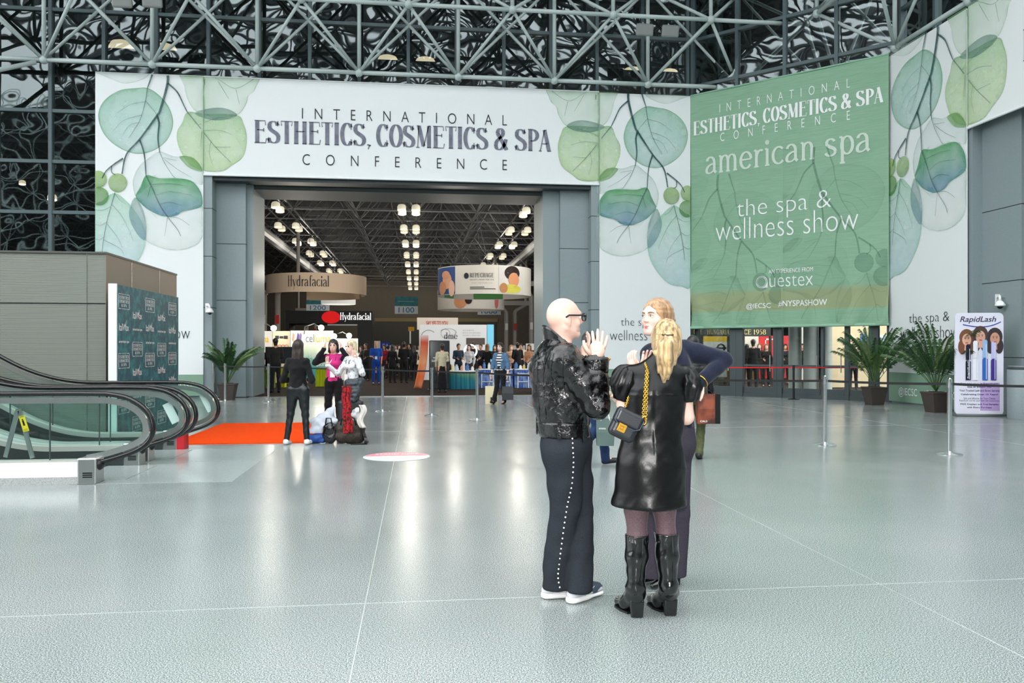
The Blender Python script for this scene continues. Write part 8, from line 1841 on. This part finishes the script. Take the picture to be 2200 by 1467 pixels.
# luggage
def softbag(name, label, ctr, r, m, hs=(), h=.012, cat='bag', k=.03, extra=None, wr=.006, straps=None, sm=None):
    c = Vector(ctr); t = thing(name, label, cat, Vector((c.x, c.y, c.z - r[2])), group='luggage pile on the floor'); vb = Vol(k)
    X, Y = npv(RC), npv(FC); rr = min(r[2], r[0]) * .55
    for sx in (-1, 1):
        for sz in (-1, 1): pass
    vb.cone(npv(c - RC * (r[0] - r[2] * .6)) - npv(UP) * r[2] * .35, npv(c + RC * (r[0] - r[2] * .6)) - npv(UP) * r[2] * .35, r[2] * .66, flat=(Y, r[1] / r[2])); vb.cone(npv(c - RC * (r[0] - r[2] * .62)) + npv(UP) * r[2] * .32, npv(c + RC * (r[0] - r[2] * .62)) + npv(UP) * r[2] * .32, r[2] * .66, flat=(Y, r[1] / r[2]))
    vb.plane(npv(c) - npv(UP) * r[2], -npv(UP), k=.01); vb.nf = wrinkle(wr, 22, c.x); vb.amp = .015; b = vol_obj('bag_body', vb, h, m, t)
    if straps:
        hd = MB()
        for pts in straps: hd.path(cr(pts, 5, False) if False else [c + RC * x + FC * y + UP * z for x, y, z in pts], .012, 6)
        obj('handles', hd, sm or M_BLACK, t, True)
    return t
cD = D(752, 931, 12.62); softbag('duffel_bag', 'dark brown duffel bag on the floor under the red scarf', (cD.x, cD.y, .185), (.235, .15, .185), mat('monogram_canvas', (66, 54, 44), .6, noise=(60, (44, 36, 30), .4, .6)), straps=[[(-.12, -.13, .12), (-.10, -.14, .22), (0, -.12, .27), (.10, -.14, .22), (.12, -.13, .12)], [(.2, -.02, -.1), (.30, -.06, -.16), (.26, -.16, -.175), (.05, -.2, -.178)]])
cB = D(709, 930, 12.60); softbag('handbag', 'shiny black handbag between the blue bag and the brown duffel', (cB.x, cB.y, .17), (.10, .12, .17), mat('shiny_black_bag', (20, 20, 24), .2, coat=.6, bump=(30, .4, .01)), straps=[[(-.05, -.1, .12), (-.03, -.12, .24), (.04, -.12, .24), (.06, -.1, .12)]], wr=.01)
cU = D(681, 944, 12.66); softbag('tote_bag', 'blue bag on the floor under the pale grey coat', (cU.x, cU.y, .075), (.15, .13, .075), mat('blue_nylon', (30, 76, 150), .6))
gc = thing('folded_coat', 'pale grey coat heaped on the blue bag', 'coat', (cU.x + .05, cU.y + .02, .15), group='luggage pile on the floor'); vc = Vol(.05)
for x, y, r_, dd2 in ((678, 930, .11, 0), (684, 912, .13, .04), (694, 900, .12, .08), (706, 890, .10, .12), (712, 905, .10, .10), (690, 922, .12, .02), (712, 880, .05, .14)): vc.ell(npv(D(x, y, 12.7 + dd2)), (r_, r_ * .8, r_ * .85))
vc.plane(npv((0, 0, .155)), npv((0, 0, -1))); vc.nf = wrinkle(.016, 17, 3); vc.amp = .04; vol_obj('coat_cloth', vc, .013, mat('pale_grey_cloth', (204, 210, 222), .85), gc)
sc_ = thing('rolling_suitcase', 'dark upright suitcase behind the duffel, a grey puffer jacket over it', 'suitcase', (cD.x - .02, cD.y + .34, 0), group='luggage pile on the floor'); sx0, sy0 = cD.x - .02, cD.y + .36
o = obj('shell', MB().box(sx0 - .2, sx0 + .2, sy0 - .13, sy0 + .13, .06, .66), mat('suitcase_shell', (34, 36, 40), .4), sc_); bevel(o, .04, 4); hd = MB().path([(sx0 - .1, sy0, .66), (sx0 - .1, sy0, .98), (sx0 + .1, sy0, .98), (sx0 + .1, sy0, .66)], .011, 8); obj('pull_handle', hd, M_STEEL, sc_, True)
for dx in (-.16, .16):
    for dy in (-.1, .1): obj('wheel', MB().tube((sx0 + dx - .015, sy0 + dy, .035), (sx0 + dx + .015, sy0 + dy, .035), .035, 14), M_BLACK, sc_)
pj = thing('puffer_jacket', 'dark grey quilted puffer jacket draped over the suitcase', 'jacket', (sx0, sy0, .66), group='luggage pile on the floor'); vp = Vol(.03)
for i in range(6): z = .97 - .058 * i; vp.cone(npv((sx0 - .05 + .012 * i, sy0 - .06 - .02 * min(i, 3), z)), npv((sx0 + .19 - .02 * i, sy0 - .05 - .02 * min(i, 3), z + .02)), .036, .040, k=.010, flat=((0, 1, 0), 1.2))
vp.cone(npv((sx0 + .17, sy0 - .1, .98)), npv((sx0 + .06, sy0 - .14, .66)), .040, .03, k=.015); vp.nf = wrinkle(.006, 34, 2); vp.amp = .014; vol_obj('quilted_shell', vp, .012, mat('grey_nylon', (50, 57, 64), .5), pj)
rs = MB(); 
def scarf(u, t):
    x = 734 + 18 * u + 6 * t; y = 829 + 102 * t; base_ = D(x, y, 12.42 - .06 * math.sin(u * PI)); return base_ + FC * .018 * math.sin(u * 14 + t * 5) + RC * .008 * math.sin(t * 18)
rs.grid(scarf, 16, 40); o = obj('red_scarf', rs, mat('red_lace', (178, 10, 22), .8, noise=(30, (48, 5, 10), .48, .58, 5)), smooth=True, label='long red and black scarf hanging over the suitcase handle down to the duffel', cat='scarf', group='luggage pile on the floor'); m_ = o.modifiers.new('cloth', 'SOLIDIFY'); m_.thickness = .012
pbc = D(766, 887, 12.75); pb_ = thing('clear_bag', 'see through white plastic bag wedged behind the duffel', 'bag', (pbc.x, pbc.y, .3), group='luggage pile on the floor'); vb = Vol(.03); vb.ell(npv((pbc.x, pbc.y, .42)), (.09, .07, .13)); vb.nf = wrinkle(.012, 30, 1); vb.amp = .03; vol_obj('plastic_skin', vb, .012, mat('thin_plastic', (230, 234, 236), .25, alpha=.8), pb_); obj('white_box', MB().box(pbc.x - .05, pbc.x + .05, pbc.y - .03, pbc.y + .03, .30, .44), flat((232, 228, 214)), pb_)
wb = D(783, 945, 12.5); wl3 = thing('folding_cart', 'small black wheeled cart behind the duffel at the right of the luggage', 'cart', (wb.x, wb.y, 0), group='luggage pile on the floor'); obj('wheel', MB().tube((wb.x + .0, wb.y, .06), (wb.x + .04, wb.y, .06), .06, 18), M_BLACK, wl3); obj('frame', MB().path([(wb.x - .02, wb.y, .06), (wb.x - .06, wb.y + .02, .30), (wb.x - .07, wb.y + .03, .62)], .014, 8), M_BLACK, wl3, True)
cp_ = D(789, 905, 12.7); tiss = thing('white_cloth', 'white cloth strips hanging at the right of the luggage', 'cloth', (wb.x - .05, wb.y + .03, .2), group='luggage pile on the floor'); q = MB().grid(lambda u, t: Vector((wb.x - .09 + .10 * u + .03 * math.sin(t * 7), wb.y - .02 + .02 * math.sin(u * 9), .62 - .36 * t)), 6, 14); o = obj('cloth_strip', q, flat((226, 220, 214), .8), tiss, True); m_ = o.modifiers.new('cloth', 'SOLIDIFY'); m_.thickness = .006
# ================================================================ visitors in the hall and behind the doors
CROWD = [  # picture x, feet row, facing, height, top, bottom, hair, skin, hair length, label, extra
 (541, 841, 20, 1.60, (196, 164, 124), (24, 24, 26), (46, 34, 28), 'tan', 0, 'visitor in a short tan coat at the celluma counter, leftmost in the hall', dict(coat=.62)),
 (560, 842, 330, 1.64, (30, 30, 32), (26, 26, 28), (186, 146, 92), 'fair', .3, 'long blonde haired visitor in black beside the tan coat', dict(female=True)),
 (592, 843, 330, 1.84, (44, 42, 40), (32, 32, 34), (30, 26, 24), 'tan', 0, 'tall visitor in a dark jacket looking at the large black screen', {}),
 (808, 826, 170, 1.80, (28, 86, 190), (24, 72, 168), (40, 30, 26), 'tan', 0, 'bald man in blue scrubs facing the camera by the ELA sign', dict(bald=True, sleeve=.4, lanyard=True)),
 (786, 818, 190, 1.72, (32, 32, 36), (26, 26, 30), (24, 20, 20), 'brown', 0, 'visitor in black just left of the man in blue scrubs', {}),
 (826, 812, 200, 1.68, (150, 34, 52), (60, 40, 50), (60, 44, 34), 'tan', .2, 'visitor in a dark red top right of the blue scrubs', dict(female=True)),
 (843, 822, 10, 1.66, (24, 24, 26), (28, 28, 30), (28, 22, 20), 'fair', .35, 'long dark haired visitor in a black coat seen from behind near the ELA sign', dict(female=True, coat=.7)),
 (857, 808, 160, 1.70, (214, 206, 190), (40, 40, 46), (70, 50, 36), 'fair', .2, 'visitor in a pale top in the crowd below the 1100 sign', {}),
 (868, 822, 0, 1.78, (22, 22, 24), (24, 24, 26), (26, 22, 20), 'brown', 0, 'broad visitor in black seen from behind left of the white booth', dict(bulk=1.12)),
 (880, 812, 200, 1.74, (52, 54, 60), (34, 34, 40), (30, 24, 22), 'tan', 0, 'visitor with white badge in dark grey left of the orange banner', dict(lanyard=True)),
 (890, 817, 20, 1.62, (30, 30, 34), (30, 30, 36), (60, 44, 36), 'fair', .25, 'visitor in black with a pale bag left of the orange banner', dict(female=True)),
 (900, 806, 180, 1.70, (236, 232, 226), (60, 60, 70), (36, 28, 24), 'tan', 0, 'visitor in a white shirt deep in the crowd', {}),
 (950, 843, 350, 1.66, (206, 196, 166), (20, 20, 22), (52, 36, 28), 'tan', 0, 'visitor in a cream top with a black shoulder bag at the touch screen', dict(botm=None, skirt=.12)),
 (985, 826, 160, 1.70, (46, 60, 78), (40, 40, 46), (36, 28, 24), 'tan', 0, 'visitor in a navy suit left of the ring light', {}),
 (1008, 829, 190, 1.66, (226, 224, 226), (60, 60, 66), (30, 24, 22), 'fair', .2, 'visitor in a white blouse behind the ring light', dict(female=True)),
 (1017, 822, 20, 1.78, (40, 42, 48), (36, 36, 40), (54, 40, 30), 'fair', 0, 'visitor in charcoal right behind the ring light', {}),
 (1047, 828, 20, 1.68, (26, 26, 28), (26, 26, 28), (150, 104, 60), 'fair', .28, 'reddish blonde visitor in black at the blue table, seen from behind', dict(female=True)),
 (1063, 820, 180, 1.66, (30, 30, 34), (30, 30, 34), (34, 26, 24), 'tan', .2, 'dark haired visitor in black left of the denim jacket', dict(female=True)),
 (1098, 824, 170, 1.64, (192, 150, 120), (40, 40, 44), (176, 120, 70), 'fair', .2, 'ginger visitor in a beige top right of the denim jacket', dict(female=True)),
 (1112, 826, 340, 1.74, (28, 28, 32), (30, 30, 34), (26, 22, 22), 'tan', 0, 'visitor in a black jacket with a red strap, right of the ginger visitor', {}),
 (1120, 815, 200, 1.72, (232, 214, 190), (44, 44, 50), (40, 30, 26), 'tan', 0, 'visitor in a pale shirt behind the right blue table', {}),
 (1137, 830, 200, 1.66, (206, 150, 112), (50, 44, 40), (86, 60, 44), 'tan', .25, 'visitor in an apricot top at the right portal edge', dict(female=True)),
 (1152, 821, 160, 1.70, (34, 32, 34), (30, 30, 34), (44, 32, 28), 'brown', .2, 'visitor in a black top beside the bald man', {}),
 (1006, 812, 190, 1.7, (70, 50, 50), (40, 40, 40), (40, 30, 26), 'fair', 0, 'visitor in brown far behind the ring light', {}),
 (834, 805, 30, 1.66, (90, 96, 110), (50, 50, 58), (30, 26, 24), 'tan', 0, 'visitor in grey blue deep in the crowd by the ELA sign', {}),
 (851, 803, 200, 1.7, (36, 34, 40), (40, 40, 46), (96, 72, 50), 'fair', .2, 'brown haired visitor deep in the crowd left of the yellow sign', dict(female=True)),
 (872, 803, 170, 1.72, (60, 44, 44), (40, 40, 46), (30, 24, 22), 'brown', 0, 'visitor in maroon deep in the crowd under the yellow sign', {}),
 (775, 812, 200, 1.62, (110, 100, 96), (50, 46, 46), (110, 80, 56), 'fair', .2, 'visitor in taupe far behind the blonde woman with luggage', dict(female=True)),
 (970, 815, 170, 1.66, (26, 26, 30), (30, 30, 34), (44, 32, 28), 'tan', 0, 'visitor in black right of the touch screen', {}),
 (1033, 819, 200, 1.7, (40, 46, 60), (34, 34, 40), (30, 24, 22), 'tan', 0, 'visitor in slate blue between the two blue tables', {}),
]
for px, py, a, H, tp, bt, hr, sk_, hl, lb, kw in CROWD:
    p = G(px, py, .012); R_ = random.Random(px); ps = {}
    if R_.random() < .55: ps = dict(elR=(.22, .0, 1.14), wrR=(.14, .24, 1.12))
    if R_.random() < .4: ps.update(elL=(-.22, .0, 1.14), wrL=(-.10, .24, 1.10))
    o = person(lb, (p.x, p.y, .012), a, H, tp, bt, hr, sk_, .030, hairlen=hl, pose=ps, **kw)
    if 'shoulder bag at' in lb: sling(*o, side=1, label='black shoulder bag of the visitor at the touch screen')
    if 'pale bag' in lb: sling(*o, side=1, c=(226, 214, 180), label='pale shoulder bag of the visitor left of the orange banner')
DOORS = [(1555, 815, 160, 1.66, (60, 50, 44), (40, 40, 44), (70, 46, 34), 'tan', .2, 'visitor seen past the navy elbow behind the left glass door', dict(female=True)),
 (1604, 836, 350, 1.66, (26, 26, 28), (24, 24, 26), (22, 20, 20), 'tan', .2, 'visitor in black with a red bag behind the glass doors', dict(female=True)),
 (1618, 838, 10, 1.82, (20, 20, 22), (22, 22, 24), (46, 34, 28), 'tan', 0, 'tall visitor in a black suit seen from behind through the glass doors', dict(bulk=1.1)),
 (1632, 828, 200, 1.7, (40, 36, 36), (30, 30, 34), (120, 84, 50), 'fair', .1, 'light brown haired visitor behind the tall man in the suit', {}),
 (1646, 832, 190, 1.68, (24, 22, 24), (26, 26, 28), (150, 90, 46), 'fair', .3, 'long ginger haired visitor in black in front of the red booth wall', dict(female=True)),
 (1687, 826, 190, 1.68, (34, 34, 40), (30, 30, 34), (28, 22, 22), 'tan', .1, 'visitor in dark patterned top left of the round columns', dict(female=True)),
 (1724, 822, 200, 1.7, (30, 30, 34), (30, 30, 34), (40, 30, 26), 'tan', .1, 'visitor between the two round grey columns', {}),
 (1833, 838, 10, 1.66, (22, 20, 22), (24, 24, 26), (60, 40, 28), 'tan', .35, 'long haired visitor in black seen from behind through the last door', dict(female=True))]
for px, py, a, H, tp, bt, hr, sk_, hl, lb, kw in DOORS:
    p = G(px, py); u = (p - _ga).dot(FG.n)
    if u > -1.2: p = p - FG.n * (u + 1.2)
    o = person(lb, (p.x, p.y, .012), a, H, tp, bt, hr, sk_, .030, hairlen=hl, group='visitors behind the corner glass doors', pose=dict(elR=(.22, .0, 1.14), wrR=(.14, .24, 1.12)), **kw)
    if 'red bag' in lb: sling(*o, side=-1, c=(206, 44, 70), label='red shoulder bag of the visitor behind the glass doors', drop=.62)
